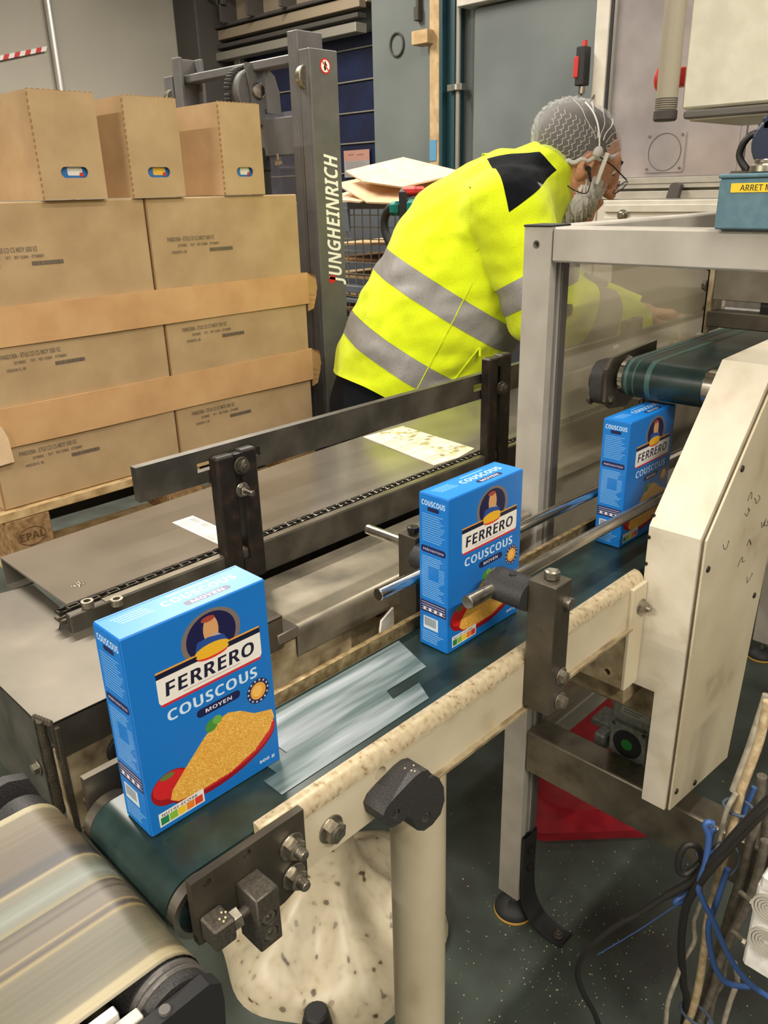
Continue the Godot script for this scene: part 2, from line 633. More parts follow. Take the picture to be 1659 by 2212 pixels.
	M.white_plastic = noisy([[0.2, c8(206, 204, 200)], [0.8, c8(232, 230, 226)]], 0.02, 0.2, 0.45, 0.0, 25)
	M.grey_rubber = mat(c8(176, 172, 160), 0.6)
	M.pane = mat(Color(0.74, 0.70, 0.59, 0.42), 0.08)
	M.pane.transparency = BaseMaterial3D.TRANSPARENCY_ALPHA
	M.stop_blue = noisy([[0.2, c8(84, 116, 130)], [0.8, c8(96, 128, 141)]], 0.02, 0.2, 0.45, 0.0, 26, 0.01)
	M.label_yellow = mat(c8(236, 204, 50), 0.4)
	M.ink = mat(c8(24, 24, 24), 0.6)
	M.paper = noisy([[0.2, c8(214, 208, 198)], [0.8, c8(232, 227, 218)]], 0.02, 0.2, 0.7, 0.0, 27)
	M.carton = noisy([[0.1, c8(173, 146, 111)], [0.5, c8(181, 154, 118)], [0.9, c8(188, 161, 125)]], 0.008, 0.6, 0.8, 0.0, 28, 0.0, 5, 0.25)
	M.carton_strip = noisy([[0.1, c8(192, 150, 106)], [0.5, c8(202, 160, 115)], [0.9, c8(208, 168, 122)]], 0.006, 0.5, 0.78, 0.0, 29, 0.0, 5, 0.25)
	M.carton_edge = mat(c8(150, 112, 72), 0.9)
	M.carton_pale = noisy([[0.2, c8(216, 184, 146)], [0.8, c8(228, 198, 162)]], 0.01, 0.5, 0.8, 0.0, 30)
	M.wood = noisy([[0.1, c8(150, 120, 80)], [0.5, c8(188, 158, 112)], [0.9, c8(208, 182, 140)]], 0.012, 0.4, 0.8, 0.0, 31, 0.02, 5)
	M.wood_block = noisy([[0.1, c8(118, 88, 56)], [0.5, c8(146, 114, 76)], [0.9, c8(168, 136, 96)]], 0.02, 0.2, 0.85, 0.0, 32, 0.03, 5)
	M.brand_ink = mat(c8(92, 62, 36), 0.9)
	M.mast = noisy([[0.2, c8(98, 97, 97)], [0.8, c8(108, 107, 107)]], 0.01, 0.5, 0.45, 0.15, 33)
	M.mast_dark = mat(c8(52, 50, 49), 0.5, 0.2)
	M.white_letter = mat(c8(248, 247, 245), 0.5)
	M.red_letter = mat(c8(206, 36, 32), 0.5)
	M.mask_plastic = mat(Color(0.72, 0.72, 0.76, 0.25), 0.12)
	M.mask_plastic.transparency = BaseMaterial3D.TRANSPARENCY_ALPHA
	M.skirt_steel = noisy([[0.1, c8(78, 76, 70)], [0.5, c8(92, 90, 83)], [0.9, c8(108, 105, 97)]], 0.01, 0.3, 0.45, 0.5, 61)
	M.wall_left = noisy([[0.2, c8(164, 158, 146)], [0.8, c8(176, 170, 158)]], 0.004, 3.0, 0.75, 0.0, 34)
	M.wall_grey = noisy([[0.2, c8(106, 112, 110)], [0.8, c8(118, 124, 121)]], 0.004, 2.5, 0.5, 0.0, 35)
	M.wall_panel = noisy([[0.2, c8(108, 114, 114)], [0.8, c8(122, 128, 127)]], 0.004, 2.0, 0.32, 0.0, 36)
	M.ceiling = mat(c8(190, 186, 176), 0.9)
	M.door_blue = noisy([[0.2, c8(16, 24, 52)], [0.8, c8(20, 31, 64)]], 0.01, 1.0, 0.45, 0.0, 37)
	M.door_trim = mat(c8(150, 146, 136), 0.45, 0.4)
	M.beam_dark = mat(c8(70, 66, 62), 0.7)
	M.header = mat(c8(142, 128, 108), 0.75)
	M.teal = mat(c8(34, 68, 76), 0.5)
	M.wood_post = noisy([[0.1, c8(176, 146, 104)], [0.9, c8(208, 180, 138)]], 0.01, 0.6, 0.8, 0.0, 38)
	M.floor = noisy([[0.0, c8(34, 30, 26)], [0.25, c8(44, 46, 41)], [0.5, c8(52, 59, 53)], [0.75, c8(62, 70, 64)], [1.0, c8(76, 85, 78)]], 0.008, 1.1, 0.5, 0.0, 39, 0.02, 6)
	M.grain = mat(c8(196, 184, 144), 0.7)
	M.red_plastic = noisy([[0.2, c8(122, 18, 28)], [0.8, c8(144, 26, 36)]], 0.01, 0.3, 0.4, 0.0, 40)
	M.white_band = mat(c8(226, 222, 216), 0.4)
	M.gear_grey = noisy([[0.2, c8(112, 116, 110)], [0.8, c8(140, 143, 136)]], 0.03, 0.2, 0.5, 0.2, 41)
	M.green_dot = mat(c8(30, 122, 44), 0.5)
	M.cable_black = mat(c8(38, 36, 34), 0.5)
	M.cable_grey = noisy([[0.2, c8(92, 86, 76)], [0.8, c8(124, 116, 104)]], 0.02, 0.2, 0.55, 0.0, 42)
	M.cable_beige = noisy([[0.2, c8(168, 146, 112)], [0.5, c8(190, 168, 132)], [0.8, c8(206, 188, 154)]], 0.02, 0.2, 0.55, 0.0, 43)
	M.cable_pale = noisy([[0.2, c8(150, 142, 126)], [0.8, c8(184, 176, 160)]], 0.02, 0.2, 0.5, 0.0, 44)
	M.cable_blue = mat(c8(62, 96, 158), 0.4)
	M.tie_blue = mat(c8(70, 84, 104), 0.5)
	M.motor_blue = mat(c8(26, 38, 66), 0.45)
	M.machine_panel = noisy([[0.2, c8(176, 168, 170)], [0.6, c8(190, 182, 184)], [0.95, c8(202, 196, 197)]], 0.006, 0.8, 0.12, 0.4, 45, 0.0, 5)
	M.machine_white = noisy([[0.2, c8(204, 198, 186)], [0.8, c8(216, 210, 199)]], 0.01, 0.5, 0.45, 0.0, 46)
	M.cabinet = noisy([[0.2, c8(200, 196, 178)], [0.8, c8(212, 208, 191)]], 0.012, 0.4, 0.5, 0.0, 47, 0.01)
	M.arm_grey = mat(c8(150, 142, 124), 0.5)
	M.arm_cap = mat(c8(60, 54, 50), 0.7)
	M.handle_grey = mat(c8(100, 96, 92), 0.45, 0.4)
	M.switch_black = mat(c8(34, 34, 36), 0.5)
	M.switch_red = mat(c8(196, 50, 46), 0.45)
	M.wire = mat(c8(150, 146, 138), 0.45, 0.6)
	M.mesh_frame = mat(c8(104, 112, 122), 0.5, 0.3)
	M.truck_green = mat(c8(0, 110, 100), 0.45)
	M.truck_orange = mat(c8(236, 150, 20), 0.5)
	M.chain = noisy([[0.2, c8(60, 57, 52)], [0.8, c8(120, 115, 106)]], 0.05, 0.05, 0.32, 0.9, 48)
	M.weld = noisy([[0.2, c8(40, 36, 30)], [0.8, c8(96, 86, 70)]], 0.08, 0.06, 0.6, 0.5, 49, 0.05)
	M.copper_wear = noisy([[0.15, c8(128, 106, 72)], [0.5, c8(160, 138, 98)], [0.85, c8(186, 166, 128)]], 0.03, 0.25, 0.32, 0.55, 50, 0.01, 5)
	# person
	M.fleece = noisy([[0.2, Color(0.80, 0.87, 0.0)], [0.8, Color(0.86, 0.93, 0.02)]], 0.06, 0.12, 0.9, 0.0, 51, 0.04)
	M.fleece.rim_enabled = true
	M.fleece.rim = 0.25
	M.fleece.rim_tint = 0.8
	M.reflective = noisy([[0.2, c8(132, 130, 128)], [0.8, c8(144, 142, 140)]], 0.03, 0.1, 0.55, 0.1, 52)
	M.navy_cloth = mat(c8(13, 16, 22), 0.95, 0.0, 0.3)
	M.skin = noisy([[0.2, c8(186, 132, 104)], [0.8, c8(204, 150, 120)]], 0.02, 0.1, 0.55, 0.0, 53)
	M.skin.subsurf_scatter_enabled = true
	M.skin.subsurf_scatter_strength = 0.1
	M.hair = mat(c8(38, 28, 22), 0.7)
	M.net = mat(Color(0.88, 0.87, 0.86, 0.17), 0.7)
	M.net.transparency = BaseMaterial3D.TRANSPARENCY_ALPHA
	M.net_dense = mat(Color(0.88, 0.87, 0.86, 0.7), 0.75)
	M.net_dense.transparency = BaseMaterial3D.TRANSPARENCY_ALPHA
	M.net_pleat = mat(Color(0.9, 0.89, 0.88, 0.5), 0.75)
	M.net_pleat.transparency = BaseMaterial3D.TRANSPARENCY_ALPHA
	M.beard_cloth = mat(Color(0.92, 0.91, 0.9, 0.8), 0.8)
	M.beard_cloth.transparency = BaseMaterial3D.TRANSPARENCY_ALPHA
	M.lens = mat(Color(0.85, 0.88, 0.9, 0.25), 0.03)
	M.lens.transparency = BaseMaterial3D.TRANSPARENCY_ALPHA
	M.glasses = mat(c8(26, 24, 24), 0.35)

# ------------------------------------------------------------------------------------------ room
func build_room() -> void:
	var b := mb()
	bx(b, -3.0, 5.0, -0.2, 0.0, -7.0, 3.0)
	struct("floor", b, M.floor, "dark green painted concrete floor with crumbs and stains")
	b = mb()
	bx(b, -3.0, 5.0, 4.1, 4.3, -7.0, 3.0)
	struct("ceiling", b, M.ceiling, "plain pale ceiling over the hall")
	b = mb()
	bx(b, -3.0, 5.0, 0.0, 4.1, -6.8, -6.6)
	struct("wall_left", b, M.wall_left, "pale beige wall behind the carton pallet")
	b = mb()
	bx(b, -3.2, -3.0, 0.0, 4.1, -6.8, 3.0)
	struct("wall_near", b, M.wall_left, "pale wall behind the viewpoint to the left")
	b = mb()
	bx(b, -3.0, 5.0, 0.0, 4.1, 3.0, 3.2)
	struct("wall_right", b, M.wall_left, "pale wall behind the viewpoint to the right")
	# wall with the door: full wall, door stands in a shallow frame before it
	b = mb()
	bx(b, 4.6, 4.9, 0.0, 4.1, -4.58, 3.0)
	struct("wall_back", b, M.wall_grey, "grey painted wall to the right of the blue door")
	b = mb()
	bx(b, 4.72, 4.9, 0.0, 4.1, -6.6, -4.58)
	struct("wall_corner", b, M.wall_grey, "grey wall in the recess around the blue door")
	b = mb()
	bx(b, 4.3, 4.72, 0.0, 4.1, -6.6, -6.28, 0.01)
	struct("trim_1", b, M.beam_dark, "dark steel column in the corner left of the blue door")
	b = mb()
	bx(b, 4.56, 4.72, 2.62, 4.1, -6.28, -4.58)
	struct("trim_2", b, M.header, "brownish header panel above the blue door")
	var rails := thing("door_track", "grey door track with brackets above the blue door", "track", Vector3(4.5, 2.42, -5.4))
	for q in [[2.43, 0.06, 4.46, M.door_trim], [2.52, 0.03, 4.48, M.beam_dark], [2.585, 0.07, 4.50, M.header], [2.665, 0.022, 4.47, M.beam_dark]]:
		b = mb()
		bx(b, q[2], 4.57, q[0], q[0] + q[1], -6.28, -4.6, 0.004)
		part(rails, "track_rail", b, q[3])
	b = mb()
	cyl(b, Vector3(4.42, 2.87, -6.25), Vector3(4.42, 2.87, -4.6), 0.012, 0.012, 10)
	part(rails, "rod", b, M.beam_dark)
	for z in [-6.1, -5.75, -5.35]:
		b = mb()
		bx(b, 4.40, 4.57, 2.68, 2.86, z, z + 0.02, 0.003)
		bx(b, 4.40, 4.44, 2.80, 2.86, z - 0.03, z + 0.05, 0.003)
		part(rails, "bracket", b, M.beam_dark)
	# blue door of stacked panels
	var d := Node3D.new()
	d.name = "door_1"
	d.position = Vector3(4.66, 0, -5.4)
	add_child(d)
	d.set_meta("kind", "structure")
	d.set_meta("label", "dark blue sectional door with pale horizontal seams")
	for i in 12:
		var y := 0.075 + i * 0.2085
		var h: float = min(0.197, 2.45 - y)
		b = mb()
		bx(b, 4.64, 4.70, y, y + h, -6.1, -4.58, 0.004)
		part(d, "door_panel", b, M.door_blue)
		b = mb()
		bx(b, 4.625, 4.68, y - 0.011, y, -6.1, -4.58, 0.003)
		part(d, "seam_strip", b, M.door_trim)
	b = mb()
	bx(b, 4.6, 4.72, 0.0, 2.5, -6.28, -6.1, 0.004)
	part(d, "door_frame", b, M.beam_dark)
	b = mb()
	bx(b, 4.55, 4.60, 0.0, 2.45, -6.16, -6.08, 0.004)
	part(d, "door_frame", b, M.door_trim)
	# notice sheet on the door
	var img := Image.create(128, 128, true, Image.FORMAT_RGB8)
	img.fill(c8(150, 146, 146))
	img.fill_rect(Rect2i(0, 0, 128, 50), c8(178, 132, 118))
	for k in 9:
		img.fill_rect(Rect2i(10, 56 + k * 8, 84 + (k * 37) % 22, 2), c8(120, 116, 116))
	img.fill_rect(Rect2i(22, 18, 30, 6), c8(140, 96, 86))
	img.fill_rect(Rect2i(66, 20, 34, 6), c8(140, 96, 86))
	b = mb()
	quad_uv(b, Vector3(4.618, 1.69, -4.94), Vector3(4.618, 1.69, -4.66), Vector3(4.618, 1.5, -4.66), Vector3(4.618, 1.5, -4.94), Vector3.LEFT)
	bx(b, 4.6185, 4.622, 1.5, 1.69, -4.94, -4.66)
	single("notice_sheet", b, pic_mat(img, 0.7), "orange and grey notice sheet hanging on the blue door", "notice")
	# uprights along the wall
	b = mb()
	bx(b, 4.515, 4.598, 0.0, 4.098, -3.97, -3.885, 0.004)
	var w := single("timber_post", b, M.wood_post, "pale timber post beside the teal steel column", "post")
	b = mb()
	bx(b, 4.45, 4.56, 2.28, 2.36, -4.07, -3.93, 0.004)
	part(w, "timber_block", b, M.wood_post)
	b = mb()
	bx(b, 4.510, 4.515, 1.58, 1.71, -3.965, -3.905)
	part(w, "sticker", b, mat(c8(92, 150, 186), 0.6), "blue sticker")
	b = mb()
	bx(b, 4.511, 4.598, 1.46, 1.53, -3.973, -3.882)
	part(w, "band", b, mat(c8(96, 90, 80), 0.7), "grey tape band")
	b = mb()
	bx(b, 4.50, 4.6, 0.0, 4.1, -3.87, -3.845, 0.002)
	bx(b, 4.55, 4.6, 0.0, 4.1, -3.845, -3.765, 0.002)
	bx(b, 4.50, 4.6, 0.0, 4.1, -3.765, -3.74, 0.002)
	struct("trim_3", b, M.teal, "dark teal steel column against the grey wall")
	var cd := thing("conduit_pipe", "thin grey conduit pipe with clamp on the grey wall", "pipe", Vector3(4.5, 0, -3.71))
	b = mb()
	cyl(b, Vector3(4.5, 0, -3.71), Vector3(4.5, 4.1, -3.71), 0.016, 0.016, 14)
	part(cd, "pipe", b, M.door_trim)
	b = mb()
	cyl(b, Vector3(4.48, 1.99, -3.71), Vector3(4.48, 2.02, -3.71), 0.024, 0.024, 14)
	bx(b, 4.47, 4.53, 1.985, 2.025, -3.78, -3.66, 0.003)
	part(cd, "clamp", b, M.zinc)
	# grey sliding panel to the right of the conduit
	b = mb()
	bx(b, 4.52, 4.6, 0.0, 2.43, -3.60, -1.6, 0.004)
	struct("door_2", b, M.wall_panel, "large grey metal door panel behind the worker")
	b = mb()
	bx(b, 4.44, 4.6, 2.44, 2.50, -3.68, -1.6, 0.004)
	struct("trim_4", b, M.machine_white, "white rail above the large grey door panel")
	# ring and small handle on the wall
	b = mb()
	var ring := []
	for k in 33:
		ring.append(Vector3(4.59, 2.33 + 0.07 * cos(TAU * k / 32), -4.335 + 0.062 * sin(TAU * k / 32)))
	tube(b, ring, 0.007, 8, 1.0, true)
	single("wall_ring", b, M.beam_dark, "thin dark ring mounted on the grey wall beside the blue door", "ring")
	b = mb()
	bx(b, 4.56, 4.6, 2.50, 3.0, -4.13, -4.105, 0.003)
	bx(b, 4.55, 4.6, 2.44, 2.52, -4.14, -4.10, 0.004)
	single("hanging_chain", b, M.beam_dark, "dark hanging pull chain on the grey wall left of the timber post", "chain")
	# left wall: pipe and striped barrier board
	b = mb()
	cyl(b, Vector3(3.2, 0, -6.55), Vector3(3.2, 4.1, -6.55), 0.028, 0.028, 14)
	single("wall_pipe", b, M.alu_bright, "pale vertical pipe on the beige wall above the cartons", "pipe")
	var bar := thing("barrier_board", "red and white striped barrier board on the beige wall", "barrier", Vector3(2.8, 2.3, -6.55))
	for k in 14:
		b = mb()
		var x := 2.55 + k * 0.042
		var y := 2.28 + (x - 2.55) * 0.25
		prism(b, Transform3D(Basis.IDENTITY, Vector3(0, 0, -6.59)), PackedVector2Array([Vector2(x, y), Vector2(x + 0.042, y + 0.0105), Vector2(x + 0.057, y + 0.0445), Vector2(x + 0.015, y + 0.034)]), 0.02)
		part(bar, "stripe", b, M.switch_red if k % 2 == 0 else M.white_band)

# ------------------------------------------------------------------------------------------ main conveyor with the green belt
const BELT_Y := 0.9
func build_main_conveyor() -> void:
	var t := thing("belt_conveyor", "cream framed conveyor with the green belt carrying the blue packs", "conveyor", Vector3(0.55, 0, -0.515))
	# belt loop
	var R := 0.0272
	var cx := 0.2296
	var cy := BELT_Y - R
	var pl := PackedVector2Array()
	for k in 25:
		var a := deg_to_rad(90.0 + 180.0 * k / 24)
		pl.append(Vector2(cx + cos(a) * R, cy + sin(a) * R))
	for k in 9:
		var a := deg_to_rad(-90.0 + 180.0 * k / 8)
		pl.append(Vector2(1.95 + cos(a) * R, cy + sin(a) * R))
	var b := mb()
	prism(b, Transform3D(Basis.IDENTITY, Vector3(0, 0, -0.5795)), pl, 0.124, true)
	part(t, "belt", b, M.belt_green)
	# repair tape on the belt
	b = mb()
	var tp := func(x0: float, x1: float, z0: float, z1: float, s: float) -> void:
		quad(b, Vector3(x0, 0.9006, z0), Vector3(x1, 0.9006, z0), Vector3(x1 + s, 0.9006, z1), Vector3(x0, 0.9006, z1), Vector3.UP)
	tp.call(0.375, 0.597, -0.5755, -0.514, -0.02)
	tp.call(0.35, 0.513, -0.514, -0.4985, -0.006)
	tp.call(0.335, 0.548, -0.4985, -0.472, -0.014)
	part(t, "repair_tape", b, M.tape, "pale grey patch along the green belt")
	# end roller
	b = mb()
	var rx := Transform3D(Basis(Vector3.RIGHT, Vector3.BACK, Vector3.DOWN), Vector3(cx, cy, 0))
	lathe(b, rx, [Vector2(0.009, -0.58), Vector2(0.0215, -0.58), Vector2(0.0215, -0.592), Vector2(0.0268, -0.592), Vector2(0.0268, -0.5805), Vector2(0.0245, -0.58), Vector2(0.0245, -0.4545), Vector2(0.0268, -0.454), Vector2(0.0268, -0.444), Vector2(0.0215, -0.444), Vector2(0.0215, -0.456), Vector2(0.009, -0.456)], 36)
	part(t, "end_roller", b, M.rod_steel)
	b = mb()
	cyl(b, Vector3(cx, cy, -0.605), Vector3(cx, cy, -0.43), 0.009, 0.009, 20)
	part(t, "axle", b, M.plate_steel)
	# side channels, profile in (z, y) run along x
	for side in [0, 1]:
		var zo := -0.436 if side == 0 else -0.598
		var zi := -0.4505 if side == 0 else -0.583
		var s := 1.0 if side == 0 else -1.0
		var p := PackedVector2Array()
		p.append(Vector2(0.842, zi))
		p.append(Vector2(0.842, zo))
		for k in 7:
			var a := deg_to_rad(90.0 * k / 6)
			p.append(Vector2(0.9 + 0.013 * sin(a), zo - s * 0.013 * (1.0 - cos(a))))
		p.append(Vector2(0.913, zi))
		b = mb()
		# local x -> world y, local y -> world z, local z -> world x
		prism(b, Transform3D(Basis(Vector3(0, 1, 0), Vector3(0, 0, 1), Vector3(1, 0, 0)), Vector3(0.292, 0, 0)), p, 0.64 if side == 0 else 1.0, side == 1)
		if side == 0:
			cut_part(t, "side_channel", b, M.cream, [["cyl", Vector3(0.4241, 0.8896, -0.448), Vector3(0.4241, 0.8896, -0.43), 0.0075, 20]])
		else:
			part(t, "side_channel", b, M.cream)
		# worn rounded top edge
		p = PackedVector2Array()
		for k in 7:
			var a := deg_to_rad(90.0 * k / 6)
			p.append(Vector2(0.8985 + 0.0152 * sin(a), zo + s * 0.0006 - s * 0.0135 * (1.0 - cos(a))))
		p.append(Vector2(0.9137, zi - s * 0.0008))
		p.append(Vector2(0.8985, zi - s * 0.0008))
		b = mb()
		prism(b, Transform3D(Basis(Vector3(0, 1, 0), Vector3(0, 0, 1), Vector3(1, 0, 0)), Vector3(0.289, 0, 0)), p, 0.644 if side == 0 else 1.0, true)
		part(t, "worn_edge", b, M.cream_worn if side == 0 else M.copper_wear)
	b = mb()
	bx(b, 0.46, 0.905, 0.8365, 0.842, -0.452, -0.430, 0.001)
	part(t, "lower_flange", b, M.cream_dirty)
	b = mb()
	bx(b, 0.30, 1.2, 0.848, 0.866, -0.583, -0.4505)
	part(t, "bed_plate", b, M.cream_dirty)
	bolt(t, Vector3(0.359, 0.8685, -0.436), Vector3.BACK, 0.0105, M.bolt_steel)
	# tension plates at the roller
	var tpoly := PackedVector2Array([Vector2(0.2137, 0.9196), Vector2(0.3244, 0.9187), Vector2(0.3237, 0.8445), Vector2(0.297, 0.8352), Vector2(0.262, 0.835), Vector2(0.244, 0.852), Vector2(0.2137, 0.857)])
	b = mb()
	prism(b, Transform3D(Basis.IDENTITY, Vector3(0, 0, -0.4355)), tpoly, 0.0075)
	var cuts := []
	for q in [[0.2655, 0.9125], [0.2276, 0.9115]]:
		cuts.append(["cyl", Vector3(q[0], q[1], -0.445), Vector3(q[0], q[1], -0.42), 0.0038, 16])
	cut_part(t, "tension_plate", b, M.plate_steel, cuts)
	b = mb()
	prism(b, Transform3D(Basis.IDENTITY, Vector3(0, 0, -0.606)), tpoly, 0.0075)
	part(t, "tension_plate", b, M.plate_steel)
	bolt(t, Vector3(0.3085, 0.8905, -0.428), Vector3.BACK, 0.0095, M.bolt_steel, 0.009)
	bolt(t, Vector3(0.308, 0.8575, -0.428), Vector3.BACK, 0.0095, M.bolt_steel, 0.009)
	# threaded block and adjusting screw
	b = mb()
	bx(b, 0.2515, 0.2735, 0.838, 0.893, -0.428, -0.4006, 0.0012)
	cut_part(t, "adjuster_block", b, M.block_steel, [["cyl", Vector3(0.2623, 0.8675, -0.408), Vector3(0.2623, 0.8675, -0.395), 0.0072, 22], ["cyl", Vector3(0.2623, 0.8505, -0.408), Vector3(0.2623, 0.8505, -0.395), 0.0072, 22]])
	for y in [0.8675, 0.8505]:
		b = mb()
		cyl(b, Vector3(0.2623, y, -0.4075), Vector3(0.2623, y, -0.4015), 0.0062, 0.0062, 20)
		cut_part(t, "socket_screw", b, M.bolt_steel, [["cyl", Vector3(0.2623, y, -0.4055), Vector3(0.2623, y, -0.40), 0.0033, 6]])
	b = mb()
	bx(b, 0.2166, 0.2358, 0.863, 0.885, -0.428, -0.4066, 0.0018)
	part(t, "thrust_block", b, M.block_steel)
	b = mb()
	var ax0 := Vector3(0.2345, 0.8745, -0.415)
	cyl(b, ax0, ax0 + Vector3(0.046, 0, 0), 0.0042, 0.0042, 16)
	for k in 22:
		cyl(b, ax0 + Vector3(0.0021 * k, 0, 0), ax0 + Vector3(0.0021 * k + 0.001, 0, 0), 0.0047, 0.0047, 14)
	part(t, "adjusting_screw", b, M.block_steel)
	b = mb()
	prism(b, facing(ax0 + Vector3(0.001, 0, 0), Vector3.RIGHT), ngon(0.0085, 6, Vector2.ZERO, 0.3), 0.0075)
	part(t, "lock_nut", b, M.bolt_steel)
	b = mb()
	cyl(b, Vector3(0.222, 0.884, -0.615), Vector3(0.222, 0.884, -0.604), 0.007, 0.006, 16)
	part(t, "stud", b, M.bright_steel)
	# couscous grains lying on the thrust block, the clamp and the cross post
	# round support leg
	b = mb()
	cyl(b, Vector3(0.556, 0.0, -0.51), Vector3(0.556, 0.848, -0.51), 0.034, 0.034, 36)
	part(t, "support_leg", b, M.cream)
	b = mb()
	cyl(b, Vector3(0.556, 0.0, -0.51), Vector3(0.556, 0.012, -0.51), 0.075, 0.075, 36, true, 0.003)
	part(t, "leg_foot", b, M.cream_dirty)
	# gusset bracket and cross beam under the belt
	b = mb()
	bx(b, 0.897, 0.906, 0.745, 0.838, -0.56, -0.4365)
	cut_part(t, "gusset_plate", b, M.cream_dirty, [["cyl", Vector3(0.88, 0.763, -0.4582), Vector3(0.92, 0.763, -0.4582), 0.005, 18]])
	bolt(t, Vector3(0.897, 0.822, -0.468), Vector3.LEFT, 0.008, M.cream_dirty, 0.0, false)
	b = mb()
	bx(b, 0.897, 0.9345, 0.743, 0.9015, -0.4365, -0.4305, 0.0012)
	part(t, "gusset_flange", b, M.cream)
	bolt(t, Vector3(0.9215, 0.868, -0.4305), Vector3.BACK, 0.0085, M.bolt_steel, 0.006)
	b = mb()
	bx(b, 0.985, 1.028, 0.652, 0.704, -0.66, -0.408, 0.003)
	part(t, "cross_beam", b, M.cream_dirty)
	b = mb()
	bx(b, 0.92, 1.05, 0.704, 0.745, -0.55, -0.44, 0.002)
	part(t, "saddle", b, M.cream_dirty)
	# black two-bolt clamp bracket on the channel
	clamp_bracket(t)

func clamp_bracket(t: Node3D) -> void:
	var poly := PackedVector2Array()
	for q in [[0.4, 0.872], [0.4025, 0.8595], [0.4105, 0.8505], [0.4215, 0.848], [0.432, 0.8485], [0.4385, 0.8415], [0.446, 0.8225], [0.4555, 0.8155], [0.468, 0.8145], [0.4805, 0.8195], [0.4865, 0.833], [0.4852, 0.85], [0.478, 0.866], [0.468, 0.876], [0.4615, 0.886], [0.452, 0.8895], [0.442, 0.889], [0.418, 0.883], [0.405, 0.8785]]:
		poly.append(Vector2(q[0], q[1]))
	var b := mb()
	prism(b, Transform3D(Basis.IDENTITY, Vector3(0, 0, -0.4355)), poly, 0.026, false)
	cut_part(t, "rod_clamp", b, M.black_plastic, [["cyl", Vector3(0.4165, 0.8615, -0.42), Vector3(0.4165, 0.8615, -0.40), 0.0058, 20], ["cyl", Vector3(0.459, 0.8295, -0.42), Vector3(0.459, 0.8295, -0.40), 0.0058, 20], ["cyl", Vector3(0.449, 0.861, -0.4225), Vector3(0.482, 0.8985, -0.4225), 0.0078, 6], ["box", Vector3(0.462, 0.8745, -0.4235), Vector3(0.50, 0.8775, -0.40)]])
	for q in [[0.4165, 0.8615, -0.4115], [0.459, 0.8295, -0.4105]]:
		b = mb()
		pipe(b, Vector3(q[0], q[1], q[2] - 0.006), Vector3(q[0], q[1], q[2]), 0.0052, 0.003, 20)
		part(t, "clamp_insert", b, M.bolt_steel)

